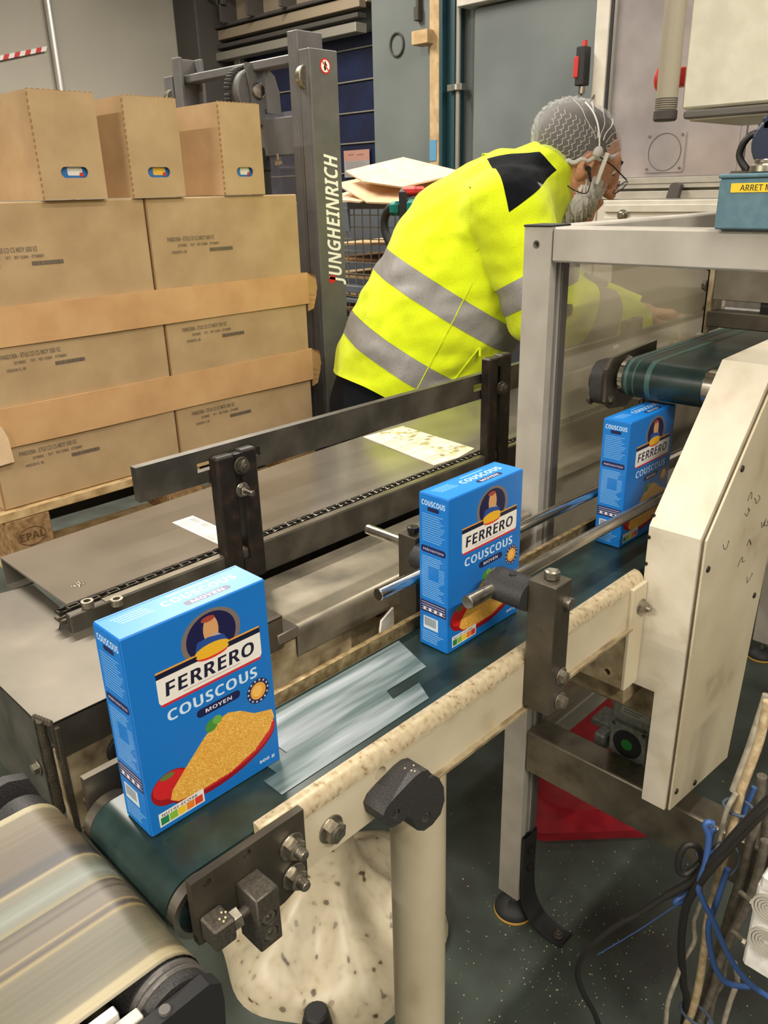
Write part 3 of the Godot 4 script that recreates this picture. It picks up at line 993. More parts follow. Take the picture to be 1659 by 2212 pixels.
# ------------------------------------------------------------------------------------------ guide rods with their posts
func build_guides() -> void:
	var t := thing("guide_rail", "steel guide rod on a square post at the near side of the green belt", "guide rail", Vector3(0.67, 0.846, -0.418))
	var b := mb()
	bx(b, 0.655, 0.6865, 0.846, 1.008, -0.4355, -0.4005, 0.001)
	var post := part(t, "post", b, M.plate_steel)
	var marks := [["0", 0.972], ["2", 0.952], ["0", 0.932], ["0", 0.918], ["1", 0.902], ["7", 0.882], ["1", 0.866]]
	for q in marks:
		var tm := letters(q[0], font_reg, 0.0085, 0.0003)
		piece(post, "stamped_digit", tm, M.block_steel, Transform3D(Basis(Vector3(0, 1, 0), Vector3(0, 0, -1), Vector3(-1, 0, 0)), Vector3(0.6548, q[1], -0.4195)))
	bolt(t, Vector3(0.672, 1.0095, -0.417), Vector3.UP, 0.0088, M.bolt_steel, 0.0, false, "set_screw", 0.7)
	b = mb()
	cyl(b, Vector3(0.672, 1.006, -0.417), Vector3(0.672, 1.0105, -0.417), 0.0045, 0.0045, 14)
	part(t, "set_screw_thread", b, M.bolt_steel)
	b = mb()
	cyl(b, Vector3(0.676, 0.984, -0.43), Vector3(0.676, 0.984, -0.393), 0.0066, 0.0066, 20, true, 0.0008)
	part(t, "cross_pin", b, M.bolt_steel)
	bolt(t, Vector3(0.676, 0.8905, -0.4005), Vector3.BACK, 0.0078, M.bolt_steel)
	bolt(t, Vector3(0.6765, 0.8575, -0.4005), Vector3.BACK, 0.0078, M.bolt_steel)
	b = mb()
	cyl(b, Vector3(0.601, 0.986, -0.476), Vector3(1.30, 0.974, -0.476), 0.0076, 0.0076, 24, true, 0.001)
	part(t, "guide_rod", b, M.rod_steel)
	b = mb()
	cyl(b, Vector3(0.601, 0.986, -0.476), Vector3(0.6275, 0.9855, -0.476), 0.0079, 0.0079, 24, true, 0.001)
	part(t, "rod_sleeve", b, M.bright_steel)
	# black clamp head
	b = mb()
	var cp := PackedVector2Array([Vector2(0.6395, 0.984), Vector2(0.643, 0.993), Vector2(0.651, 0.9995), Vector2(0.664, 1.002), Vector2(0.676, 0.9995), Vector2(0.6835, 0.992), Vector2(0.6845, 0.981), Vector2(0.679, 0.972), Vector2(0.667, 0.967), Vector2(0.654, 0.968), Vector2(0.644, 0.974)])
	prism(b, Transform3D(Basis.IDENTITY, Vector3(0, 0, -0.486)), cp, 0.0505, true)
	var hd := part(t, "clamp_head", b, M.black_plastic)
	b = mb()
	cyl(b, Vector3(0.664, 1.0005, -0.462), Vector3(0.664, 1.0027, -0.462), 0.0045, 0.0045, 16)
	part(hd, "clamp_screw", b, M.black_rubber)

	t = thing("guide_rail", "steel guide rod on a square post at the far side of the green belt", "guide rail", Vector3(0.67, 0.846, -0.61))
	b = mb()
	bx(b, 0.653, 0.685, 0.846, 1.008, -0.6275, -0.5985, 0.001)
	part(t, "post", b, M.plate_steel)
	bolt(t, Vector3(0.663, 1.0105, -0.611), Vector3.UP, 0.0078, M.black_bracket, 0.0, false, "set_screw", 0.7)
	b = mb()
	cyl(b, Vector3(0.555, 0.982, -0.566), Vector3(1.6, 0.962, -0.566), 0.0076, 0.0076, 24, true, 0.001)
	part(t, "guide_rod", b, M.chrome)
	b = mb()
	cyl(b, Vector3(0.676, 0.984, -0.705), Vector3(0.676, 0.984, -0.56), 0.0066, 0.0066, 20, true, 0.001)
	part(t, "cross_pin", b, M.bright_steel)
	b = mb()
	prism(b, Transform3D(Basis.IDENTITY, Vector3(0, 0, -0.598)), cp, 0.034, true)
	part(t, "clamp_head", b, M.black_plastic)

# ------------------------------------------------------------------------------------------ the blue packs
func pack_front() -> Image:
	var W := 560
	var H := 780
	var img := Image.create(W, H, false, Image.FORMAT_RGB8)
	img.fill(c8(22, 112, 196))
	var P := func(u: float, v: float) -> Vector2: return Vector2(u * W, v * H)
	# portrait oval without any face: ring, dark field, plain garment and bowl shapes
	pic_oval(img, P.call(0.575, 0.155), 0.215 * W, 0.13 * H, c8(120, 108, 104))
	pic_oval(img, P.call(0.575, 0.155), 0.18 * W, 0.115 * H, c8(24, 24, 70))
	pic_oval(img, P.call(0.575, 0.125), 0.055 * W, 0.07 * H, c8(206, 156, 104))
	pic_oval(img, P.call(0.562, 0.068), 0.05 * W, 0.014 * H, c8(160, 66, 54))
	pic_oval(img, P.call(0.61, 0.175), 0.05 * W, 0.022 * H, c8(176, 164, 160), 0.5)
	pic_poly(img, PackedVector2Array([P.call(0.47, 0.16), P.call(0.55, 0.155), P.call(0.66, 0.17), P.call(0.70, 0.225), P.call(0.44, 0.225)]), c8(36, 74, 150))
	pic_oval(img, P.call(0.57, 0.222), 0.13 * W, 0.034 * H, c8(230, 178, 44))
	# name banner
	pic_poly(img, PackedVector2Array([P.call(0.17, 0.222), P.call(0.45, 0.222), P.call(0.48, 0.236), P.call(0.66, 0.236), P.call(0.69, 0.222), P.call(0.93, 0.222), P.call(0.93, 0.26), P.call(0.17, 0.26)]), c8(20, 22, 52))
	img.fill_rect(Rect2i(int(0.17 * W), int(0.214 * H), int(0.27 * W), 7), c8(226, 158, 64))
	img.fill_rect(Rect2i(int(0.70 * W), int(0.214 * H), int(0.23 * W), 7), c8(226, 158, 64))
	var bn := PackedVector2Array([P.call(0.17, 0.248), P.call(0.93, 0.248), P.call(0.93, 0.36), P.call(0.91, 0.384), P.call(0.19, 0.384), P.call(0.17, 0.36)])
	pic_poly(img, bn, c8(232, 228, 222))
	pic_poly(img, PackedVector2Array([P.call(0.175, 0.374), P.call(0.925, 0.374), P.call(0.91, 0.387), P.call(0.19, 0.387)]), c8(200, 40, 52))
	pic_oval(img, P.call(0.57, 0.245), 0.11 * W, 0.019 * H, c8(214, 52, 46))
	pic_oval(img, P.call(0.57, 0.234), 0.12 * W, 0.019 * H, c8(230, 178, 44))
	pic_text(img, "FERRERO", font_bold, Rect2(0.225 * W, 0.275 * H, 0.65 * W, 0.068 * H), c8(26, 28, 52), 0.1)
	img.fill_rect(Rect2i(int(0.34 * W), int(0.356 * H), int(0.42 * W), 4), c8(190, 180, 168))
	# product name and variety
	pic_text(img, "COUSCOUS", font_bold, Rect2(0.21 * W, 0.415 * H, 0.67 * W, 0.056 * H), c8(206, 226, 246))
	pic_poly(img, rounded(0.33 * W, 0.043 * H, 0.021 * H, 6, P.call(0.57, 0.51)), c8(22, 28, 74))
	pic_text(img, "MOYEN", font_bold, Rect2(0.47 * W, 0.501 * H, 0.2 * W, 0.019 * H), c8(226, 226, 236))
	# badge
	pic_oval(img, P.call(0.875, 0.55), 0.092 * W, 0.066 * H, c8(36, 44, 84))
	for k in 14:
		var a := TAU * k / 14
		pic_oval(img, P.call(0.875, 0.55) + Vector2(cos(a) * 0.079 * W, sin(a) * 0.057 * H), 4, 4, c8(206, 212, 224))
	pic_oval(img, P.call(0.875, 0.55), 0.062 * W, 0.045 * H, c8(226, 160, 66))
	pic_oval(img, P.call(0.868, 0.548), 0.04 * W, 0.03 * H, c8(238, 186, 96))
	# tomato, dish and heap of couscous
	pic_oval(img, P.call(0.17, 0.80), 0.145 * W, 0.085 * H, c8(150, 20, 30))
	pic_oval(img, P.call(0.165, 0.785), 0.125 * W, 0.066 * H, c8(200, 36, 40))
	pic_oval(img, P.call(0.15, 0.735), 0.05 * W, 0.014 * H, c8(96, 120, 60))
	pic_oval(img, P.call(0.56, 0.815), 0.425 * W, 0.125 * H, c8(140, 16, 32), -0.12)
	pic_oval(img, P.call(0.56, 0.805), 0.43 * W, 0.112 * H, c8(196, 34, 40), -0.12)
	var heap := PackedVector2Array([P.call(0.15, 0.865), P.call(0.17, 0.82), P.call(0.3, 0.73), P.call(0.44, 0.64), P.call(0.55, 0.59), P.call(0.63, 0.58), P.call(0.72, 0.605), P.call(0.83, 0.66), P.call(0.97, 0.69), P.call(0.985, 0.735), P.call(0.93, 0.80), P.call(0.8, 0.865), P.call(0.6, 0.905), P.call(0.35, 0.91), P.call(0.2, 0.895)])
	pic_poly(img, heap, c8(224, 168, 70))
	var g := RandomNumberGenerator.new()
	g.seed = 5
	for k in 2600:
		var q := Vector2(g.randf_range(0.14, 0.99) * W, g.randf_range(0.57, 0.92) * H)
		if Geometry2D.is_point_in_polygon(q, heap):
			var c: Color = [c8(236, 190, 92), c8(206, 146, 56), c8(240, 204, 116), c8(218, 160, 62)][g.randi() % 4]
			img.fill_rect(Rect2i(int(q.x), int(q.y), 5, 4), c)
	pic_oval(img, P.call(0.5, 0.6), 0.05 * W, 0.03 * H, c8(70, 140, 56), -0.7)
	pic_oval(img, P.call(0.545, 0.585), 0.035 * W, 0.022 * H, c8(104, 168, 72), 0.5)
	# score strip and weight
	img.fill_rect(Rect2i(int(0.055 * W), int(0.905 * H), int(0.33 * W), int(0.075 * H)), c8(232, 230, 226))
	var cols := [c8(40, 130, 74), c8(132, 184, 60), c8(236, 198, 44), c8(230, 128, 40), c8(214, 62, 40)]
	for k in 5:
		img.fill_rect(Rect2i(int((0.065 + 0.062 * k) * W), int(0.932 * H), int(0.058 * W), int(0.04 * H)), cols[k])
	pic_text(img, "NUTRI-SCORE", font_bold, Rect2(0.075 * W, 0.912 * H, 0.26 * W, 0.015 * H), c8(90, 90, 90))
	pic_text(img, "500 g", font_bold, Rect2(0.83 * W, 0.945 * H, 0.13 * W, 0.022 * H), c8(226, 232, 240))
	return img

func pack_side() -> Image:
	var W := 168
	var H := 780
	var img := Image.create(W, H, false, Image.FORMAT_RGB8)
	img.fill(c8(26, 118, 204))  # slightly lighter than the front blue: light on this side painted in
	pic_text(img, "COUSCOUS", font_bold, Rect2(14, 26, 140, 26), c8(214, 230, 246))
	pic_poly(img, rounded(70, 20, 9, 5, Vector2(84, 66)), c8(28, 34, 78))
	var g := RandomNumberGenerator.new()
	g.seed = 9
	for k in 13:
		img.fill_rect(Rect2i(16, 92 + k * 11, g.randi_range(96, 138), 4), c8(120, 172, 226))
	pic_poly(img, rounded(150, 34, 12, 5, Vector2(84, 268)), c8(32, 36, 84))
	pic_text(img, "PRÉPARATION", font_bold, Rect2(22, 261, 124, 14), c8(186, 186, 208))
	for k in 22:
		if k > 4 and k < 12:
			img.fill_rect(Rect2i(14, 304 + k * 10, 40, 4), c8(120, 172, 226))
			img.fill_rect(Rect2i(118, 304 + k * 10, 34, 4), c8(120, 172, 226))
		else:
			img.fill_rect(Rect2i(14, 304 + k * 10, g.randi_range(100, 140), 4), c8(126, 176, 228))
	img.fill_rect(Rect2i(4, 538, 160, 62), c8(34, 38, 82))
	for k in 4:
		img.fill_rect(Rect2i(10, 546 + k * 13, 148, 6), c8(150, 148, 176))
	for k in 4:
		img.fill_rect(Rect2i(22 + k * 34, 572, 16, 18), c8(222, 222, 230))
	img.fill_rect(Rect2i(22, 622, 92, 66), c8(206, 218, 226))
	for k in 18:
		img.fill_rect(Rect2i(28 + k * 4, 628, 1 + k % 3, 44), c8(60, 70, 90))
	for k in 6:
		img.fill_rect(Rect2i(14, 700 + k * 11, g.randi_range(90, 140), 4), c8(140, 186, 232))
	return img

func pack_top() -> Image:
	var W := 560
	var H := 172
	var img := Image.create(W, H, false, Image.FORMAT_RGB8)
	img.fill(c8(24, 132, 226))  # brighter than the front blue: light from above painted into the top
	for k in 4:
		img.fill_rect(Rect2i(36 + k * 6, 36 + k * 15, 120, 4), c8(150, 204, 248))
	pic_text(img, "COUSCOUS", font_bold, Rect2(206, 52, 300, 40), c8(214, 234, 250))
	img.fill_rect(Rect2i(250, 26, 170, 8), c8(130, 194, 246))
	pic_poly(img, rounded(186, 34, 16, 5, Vector2(356, 126)), c8(24, 30, 92))
	pic_text(img, "MOYEN", font_bold, Rect2(290, 116, 132, 20), c8(226, 228, 240))
	return img

func build_packs() -> void:
	var mf := pic_mat(pack_front(), 0.32)
	var ms := pic_mat(pack_side(), 0.34)
	var mt := pic_mat(pack_top(), 0.3)
	var blue := mat(c8(22, 112, 196), 0.34)
	var L := 0.137
	var Hh := 0.191
	var D := 0.0425
	var e := 0.0006
	var body := mb()
	box(body, Vector3(0, 0, -D), Vector3(L, Hh, 0), 0.0012)
	var fr := mb()
	quad_uv(fr, Vector3(0.001, Hh - 0.001, 0.0002), Vector3(L - 0.001, Hh - 0.001, 0.0002), Vector3(L - 0.001, 0.001, 0.0002), Vector3(0.001, 0.001, 0.0002), Vector3.BACK)
	var sd := mb()
	quad_uv(sd, Vector3(-0.0002, Hh - 0.001, -D + 0.001), Vector3(-0.0002, Hh - 0.001, -0.001), Vector3(-0.0002, 0.001, -0.001), Vector3(-0.0002, 0.001, -D + 0.001), Vector3.LEFT)
	var tp := mb()
	quad_uv(tp, Vector3(0.001, Hh + 0.0002, -D + 0.001), Vector3(L - 0.001, Hh + 0.0002, -D + 0.001), Vector3(L - 0.001, Hh + 0.0002, -0.001), Vector3(0.001, Hh + 0.0002, -0.001), Vector3.UP)
	var fl := mb()
	bx(fl, 0.003, L - 0.003, Hh, Hh + 0.0004, -D + 0.003, -D + 0.0036)
	var labels := ["blue couscous pack at the end of the green belt by the end roller", "blue couscous pack in the middle, between the two guide rods", "blue couscous pack farthest away, entering under the guard frame"]
	var spots := [Vector3(0.228, BELT_Y + e, -0.511), Vector3(0.612, BELT_Y + e, -0.5125), Vector3(1.005, BELT_Y + e, -0.5125)]
	var turns := [0.0, 0.0, 0.0]
	var proto: Node3D
	for i in 3:
		var t: Node3D
		if i == 0:
			t = thing("couscous_pack", labels[0], "box", Vector3.ZERO, "couscous packs on the belt")
			part(t, "carton_body", body, blue)
			part(t, "front_print", fr, mf)
			part(t, "side_print", sd, ms)
			part(t, "top_print", tp, mt)
			part(t, "top_flap_edge", fl, blue)
			proto = t
		else:
			t = proto.duplicate()
			t.name = numbered("couscous_pack")
			add_child(t)
			t.set_meta("label", labels[i])
		t.position = spots[i]
		t.rotation.y = turns[i]

# ------------------------------------------------------------------------------------------ belt at lower left that takes the packs away
func build_infeed_belt() -> void:
	var t := thing("takeaway_conveyor", "wide conveyor with a streaked brown belt at the lower left", "conveyor", Vector3(-0.2, 0.8, -0.52))
	var R := 0.031
	var cx := 0.1705
	var top := 0.893
	var cy := top - R
	# streaked belt: a striped picture along the belt's width
	var img := Image.create(16, 512, false, Image.FORMAT_RGB8)
	var f := FastNoiseLite.new()
	f.seed = 4
	f.frequency = 0.02
	var rows := [[0.0, c8(154, 143, 112)], [0.025, c8(147, 136, 105)], [0.04, c8(101, 93, 71)], [0.12, c8(93, 81, 62)], [0.22, c8(82, 70, 53)], [0.30, c8(79, 68, 53)], [0.33, c8(54, 50, 47)], [0.345, c8(52, 50, 51)], [0.37, c8(62, 56, 53)], [0.385, c8(139, 126, 88)], [0.40, c8(101, 95, 77)], [0.44, c8(93, 95, 80)], [0.49, c8(116, 121, 110)], [0.52, c8(101, 101, 86)], [0.545, c8(122, 111, 76)], [0.55, c8(62, 54, 41)], [0.575, c8(93, 84, 68)], [0.59, c8(68, 59, 47)], [0.6, c8(93, 86, 71)], [0.66, c8(93, 83, 68)], [0.67, c8(139, 124, 82)], [0.68, c8(82, 70, 57)], [0.695, c8(63, 54, 47)], [0.71, c8(136, 121, 77)], [0.725, c8(93, 86, 67)], [0.82, c8(88, 84, 65)], [0.9, c8(93, 89, 71)], [0.945, c8(109, 101, 80)], [0.955, c8(154, 143, 110)], [0.985, c8(158, 146, 115)], [1.0, c8(101, 93, 72)]]
	for y in 512:
		var v := y / 511.0
		var c: Color = rows[-1][1]
		for i in rows.size() - 1:
			if v >= rows[i][0] and v <= rows[i + 1][0]:
				c = rows[i][1].lerp(rows[i + 1][1], (v - rows[i][0]) / (rows[i + 1][0] - rows[i][0]))
		for x in 16:
			img.set_pixel(x, y, c.lightened(0.06 * f.get_noise_2d(x * 6, y * 5)) if f.get_noise_2d(x * 6, y * 5) > 0 else c.darkened(-0.08 * f.get_noise_2d(x * 6, y * 5)))
	var bm := pic_mat(img, 0.42)
	var z0 := -0.636
	var z1 := -0.408
	var pts := [Vector2(-0.95, top)]
	var nrm := [Vector2(0, 1)]
	for k in 15:
		var a := deg_to_rad(90.0 - 190.0 * k / 14)
		pts.append(Vector2(cx + cos(a) * R, cy + sin(a) * R))
		nrm.append(Vector2(cos(a), sin(a)))
	pts.append(Vector2(-0.95, cy - R))
	nrm.append(Vector2(0, -1))
	var b := mb()
	for i in pts.size() - 1:
		var q := [[i, z0, 0.0], [i + 1, z0, 0.0], [i + 1, z1, 1.0], [i, z0, 0.0], [i + 1, z1, 1.0], [i, z1, 1.0]]
		for s in q:
			b.set_normal(Vector3(nrm[s[0]].x, nrm[s[0]].y, 0))
			b.set_uv(Vector2(float(s[0]) / 17.0, s[2]))
			b.add_vertex(Vector3(pts[s[0]].x, pts[s[0]].y, s[1]))
	var belt := part(t, "belt", b, bm, "belt with long brown, grey and yellowish streaks")
	belt.set_meta("label", "belt with long brown, grey and yellowish streaks")
	b = mb()
	cyl(b, Vector3(cx, cy, -0.66), Vector3(cx, cy, -0.388), R - 0.0025, R - 0.0025, 32, true, 0.002)
	part(t, "end_roller", b, M.black_plastic)
	for q in [[-0.4075, -0.402, 0.001], [-0.4005, -0.396, 0.0005], [-0.3945, -0.3885, 0.004]]:
		b = mb()
		cyl(b, Vector3(cx, cy, q[0]), Vector3(cx, cy, q[1]), R - q[2], R - q[2], 32, true, 0.0015)
		part(t, "roller_rim", b, M.handle_grey)
	for s in [0, 1]:
		var zn := -0.4055 if s == 0 else -0.6385
		var m := 1.0 if s == 0 else -1.0
		b = mb()
		bx(b, -0.95, 0.134, top - 0.03, top - 0.0015, zn, zn + m * 0.0085, 0.001)
		part(t, "side_rail", b, M.alu_bright)
		b = mb()
		bx(b, -0.95, 0.146, top - 0.09, top - 0.007, zn + m * 0.0087, zn + m * 0.0185, 0.001)
		part(t, "lower_rail", b, M.alu)
	# black end plates
	b = mb()
	prism(b, Transform3D(Basis.IDENTITY, Vector3(0, 0, -0.3865)), PackedVector2Array([Vector2(-0.35, 0.868), Vector2(0.09, 0.872), Vector2(0.14, 0.884), Vector2(0.19, 0.885), Vector2(0.199, 0.878), Vector2(0.2, 0.86), Vector2(0.19, 0.72), Vector2(-0.35, 0.72)]), 0.012)
	var ep := part(t, "end_plate", b, M.black_rubber)
	b = mb()
	cyl(b, Vector3(0.158, 0.8845, -0.3805), Vector3(0.158, 0.8865, -0.3805), 0.0045, 0.004, 16)
	part(ep, "screw", b, M.handle_grey)
	b = mb()
	prism(b, Transform3D(Basis.IDENTITY, Vector3(0, 0, -0.682)), PackedVector2Array([Vector2(0.05, 0.875), Vector2(0.12, 0.897), Vector2(0.172, 0.902), Vector2(0.19, 0.895), Vector2(0.2, 0.86), Vector2(0.198, 0.76), Vector2(0.05, 0.76)]), 0.012, true)
	part(t, "end_plate", b, M.black_plastic)
	b = mb()
	bx(b, -0.6, -0.54, 0.0, 0.86, -0.62, -0.42, 0.004)
	part(t, "support_leg", b, M.alu)

# ------------------------------------------------------------------------------------------ steel table with the transfer chain
func build_table() -> void:
	var t := thing("chain_table", "steel chain conveyor table with a shiny deck behind the green belt", "table", Vector3(0.9, 0, -0.96))
	# cover box at the left end: folded top sheet with skirts
	var b := mb()
	var top := PackedVector2Array([Vector2(0.215, -0.7), Vector2(0.224, -0.678), Vector2(0.505, -0.678), Vector2(0.505, -0.826), Vector2(0.345, -0.836), Vector2(0.308, -0.846), Vector2(0.334, -0.89), Vector2(0.338, -0.985), Vector2(0.3, -0.992), Vector2(0.215, -0.992)])
	prism(b, Transform3D(Basis(Vector3(1, 0, 0), Vector3(0, 0, 1), Vector3(0, -1, 0)), Vector3(0, 0.935, 0)), top, 0.0025)
	var cov := part(t, "cover_sheet", b, M.table_steel)
	b = mb()
	bx(b, 0.222, 0.505, 0.892, 0.9345, -0.681, -0.678, 0.0008)
	part(cov, "front_skirt", b, M.plate_steel)
	b = mb()
	bx(b, 0.215, 0.218, 0.80, 0.9345, -0.99, -0.704, 0.0008)
	part(cov, "side_skirt", b, M.skirt_steel)
	b = mb()
	var bead := []
	for k in 14:
		var v := k / 13.0
		bead.append(Vector3(0.2172 + 0.0007 * sin(k * 2.1), 0.936 - 0.11 * v, -0.690 + 0.012 * v * 0.3 + 0.0006 * cos(k * 3.7)))
	tube(b, bead, 0.0045, 8)
	for k in 6:
		cyl(b, Vector3(0.2165 + k * 0.0012, 0.9335, -0.70 + k * 0.004), Vector3(0.2165 + k * 0.0012, 0.9375, -0.70 + k * 0.004), 0.0035, 0.002, 8)
	part(cov, "weld_bead", b, M.weld)
	b = mb()
	bx(b, 0.224, 0.229, 0.80, 0.93, -0.6795, -0.674, 0.001)
	part(t, "corner_weld", b, M.weld)
	bolt(t, Vector3(0.2145, 0.868, -0.716), Vector3.LEFT, 0.0065, M.bolt_steel)
	b = mb()
	bx(b, 0.226, 0.62, 0.795, 0.893, -0.70, -0.684, 0.001)
	var cp := part(t, "end_panel", b, M.cream_dirty)
	b = mb()
	cyl(b, Vector3(0.29, 0.866, -0.684), Vector3(0.29, 0.866, -0.680), 0.0185, 0.0175, 28, true, 0.001)
	pipe(b, Vector3(0.29, 0.866, -0.681), Vector3(0.29, 0.866, -0.679), 0.0115, 0.0095, 24)
	part(cp, "rubber_plug", b, M.black_rubber)
	b = mb()
	bx(b, 0.232, 0.32, 0.79, 0.797, -0.70, -0.668, 0.001)
	part(t, "bottom_lip", b, M.plate_steel)
	# small tongue plate
	b = mb()
	bx(b, 0.495, 0.527, 0.898, 0.912, -0.78, -0.676, 0.001)
	cut_part(t, "tongue_plate", b, M.table_steel, [["cyl", Vector3(0.506, 0.89, -0.694), Vector3(0.506, 0.92, -0.694), 0.006, 18]])
	# deck: folded channel sheet
	b = mb()
	var flat := Basis(Vector3(1, 0, 0), Vector3(0, 0, 1), Vector3(0, -1, 0))
	prism(b, Transform3D(flat, Vector3(0, 0.957, 0)), PackedVector2Array([Vector2(0.327, -0.857), Vector2(2.5, -0.857), Vector2(2.5, -1.1), Vector2(1.2, -1.095), Vector2(0.327, -1.0525)]), 0.003)
	prism(b, Transform3D(flat, Vector3(0, 0.954, 0)), PackedVector2Array([Vector2(0.327, -1.0495), Vector2(1.2, -1.092), Vector2(2.5, -1.097), Vector2(2.5, -1.1), Vector2(1.2, -1.095), Vector2(0.327, -1.0525)]), 0.04)
	prism(b, Transform3D(flat, Vector3(0, 0.917, 0)), PackedVector2Array([Vector2(0.327, -1.03), Vector2(1.2, -1.072), Vector2(2.5, -1.077), Vector2(2.5, -1.097), Vector2(1.2, -1.092), Vector2(0.327, -1.0495)]), 0.003)
	part(t, "deck_plate", b, M.deck_steel)
	b = mb()
	bx(b, 0.50, 2.5, 0.86, 0.95, -1.028, -0.87)
	part(t, "deck_box", b, M.plate_steel)
	b = mb()
	for k in 30:
		var q := Vector3(0.36 + 0.004 * sin(k * 5.1), 0.9575, -0.895 - 0.003 * cos(k * 2.3))
		q += Vector3(0.0035 * cos(k * 1.7), 0, 0.0035 * sin(k * 2.9))
		cyl(b, q, q + Vector3(0, 0.0006, 0), 0.0014, 0.001, 6)
	part(t, "weld_spatter", b, M.chrome)
	# chain groove and near wall
	b = mb()
	bx(b, 0.31, 2.5, 0.944, 0.948, -0.857, -0.836)
	part(t, "chain_groove", b, M.plate_steel)
	b = mb()
	bx(b, 0.315, 2.5, 0.912, 0.9575, -0.8365, -0.824, 0.0015)
	part(t, "guide_wall", b, M.dark_bar)
	b = mb()
	bx(b, 0.36, 2.5, 0.9575, 0.9585, -0.837, -0.8255, 0.0004)
	part(t, "wear_strip", b, M.stainless)
	for q in [[0.34, -0.829], [0.366, -0.808]]:
		b = mb()
		pipe(b, Vector3(q[0], 0.9585, q[1]), Vector3(q[0], 0.9665, q[1]), 0.0072, 0.0042, 20)
		part(t, "bush", b, M.bolt_steel)
	# chain: outer and inner links one after another
	var ln := mb()
	for s in [-1, 1]:
		prism(ln, Transform3D(Basis(Vector3.RIGHT, Vector3.UP, Vector3.BACK), Vector3(0, 0, s * 0.005 - 0.0006)), PackedVector2Array([Vector2(-0.0085, 0), Vector2(-0.0065, 0.0036), Vector2(-0.002, 0.0022), Vector2(0.002, 0.0022), Vector2(0.0065, 0.0036), Vector2(0.0085, 0), Vector2(0.0065, -0.0036), Vector2(0.002, -0.0022), Vector2(-0.002, -0.0022), Vector2(-0.0065, -0.0036)]), 0.0012)
	for x in [-0.0062, 0.0062]:
		cyl(ln, Vector3(x, 0, -0.0062), Vector3(x, 0, 0.0062), 0.0024, 0.0024, 8)
	var outer := ln.commit()
	ln = mb()
	for s in [-1, 1]:
		box(ln, Vector3(-0.0075, -0.003, s * 0.0034 - 0.0007), Vector3(0.0075, 0.003, s * 0.0034 + 0.0007), 0.0014)
	var inner := ln.commit()
	for k in 150:
		var x := 0.318 + k * 0.0127
		piece(t, "chain_link", outer if k % 2 == 0 else inner, M.chain, Transform3D(Basis.IDENTITY, Vector3(x, 0.9555 + 0.0004 * sin(k * 1.3), -0.8465)))
	# tray
	b = mb()
	var tr := PackedVector2Array()
	tr.append(Vector2(0.905, -0.824))
	tr.append(Vector2(0.905, -0.694))
	tr.append(Vector2(0.868, -0.694))
	tr.append(Vector2(0.868, -0.691))
	for k in 6:
		var a := deg_to_rad(18.0 * k)
		tr.append(Vector2(0.898 + 0.010 * sin(a), -0.701 + 0.010 * cos(a)))
	tr.append(Vector2(0.908, -0.824))
	prism(b, Transform3D(Basis(Vector3(0, 1, 0), Vector3(0, 0, 1), Vector3(1, 0, 0)), Vector3(0.526, 0, 0.011)), tr, 0.496, true)
	part(t, "side_tray", b, M.tray_steel)
	b = mb()
	bx(b, 1.022, 2.5, 0.905, 0.908, -0.824, -0.735, 0.0005)
	bx(b, 1.022, 2.5, 0.868, 0.908, -0.738, -0.735, 0.0005)
	part(t, "rear_tray", b, M.tray_steel)
	b = mb()
	bx(b, 0.50, 1.02, 0.70, 0.89, -0.765, -0.70)
	cut_part(t, "frame_rail", b, M.cream_dirty, [["cyl", Vector3(0.692, 0.862, -0.755), Vector3(0.692, 0.862, -0.69), 0.016, 24]])
	b = mb()
	bx(b, 1.02, 2.5, 0.70, 0.89, -0.775, -0.74, 0.002)
	part(t, "frame_rail", b, M.cream_dirty)
	b = mb()
	bx(b, 0.50, 2.5, 0.70, 0.86, -1.08, -1.04, 0.002)
	part(t, "frame_rail", b, M.cream_dirty)
	# cast pedestal with bell base
	b = mb()
	var prof := [Vector2(0.0, 0.885), Vector2(0.048, 0.885), Vector2(0.048, 0.27), Vector2(0.05, 0.235), Vector2(0.056, 0.2), Vector2(0.068, 0.165), Vector2(0.088, 0.132), Vector2(0.115, 0.104), Vector2(0.15, 0.08), Vector2(0.185, 0.064), Vector2(0.212, 0.05), Vector2(0.228, 0.028), Vector2(0.235, 0.0)]
	lobed(b, Vector3(0.775, 0, -0.955), prof, 72)
	part(t, "pedestal", b, M.cream_cast, "chipped cream cast iron pedestal with a bell shaped base")
	b = mb()
	lathe(b, Transform3D(Basis.IDENTITY, Vector3(2.1, 0, -0.955)), prof, 40)
	part(t, "pedestal", b, M.cream_cast)
	b = mb()
	cyl(b, Vector3(0.60, 0.0, -0.80), Vector3(0.60, 0.05, -0.80), 0.03, 0.022, 16, true, 0.004)
	part(t, "anchor", b, M.black_rubber)
	# paper things on the deck
	var img := Image.create(96, 256, false, Image.FORMAT_RGB8)
	img.fill(c8(226, 223, 216))
	var g := RandomNumberGenerator.new()
	g.seed = 3
	for k in 22:
		img.fill_rect(Rect2i(60, 14 + k * 6, 24, g.randi_range(1, 4)), c8(130, 126, 122))
	for k in 4:
		img.fill_rect(Rect2i(12 + k * 11, 14, 3, g.randi_range(100, 220)), c8(160, 156, 150))
	b = mb()
	quad_uv(b, Vector3(0.547, 0.9578, -0.982), Vector3(0.582, 0.9578, -0.982), Vector3(0.582, 0.9578, -0.864), Vector3(0.547, 0.9578, -0.864), Vector3.UP)
	bx(b, 0.547, 0.582, 0.957, 0.9577, -0.982, -0.864)
	single("label_sticker", b, pic_mat(img, 0.6), "white printed label lying on the shiny steel deck", "label")
	img = Image.create(160, 320, false, Image.FORMAT_RGB8)
	img.fill(c8(226, 218, 184))
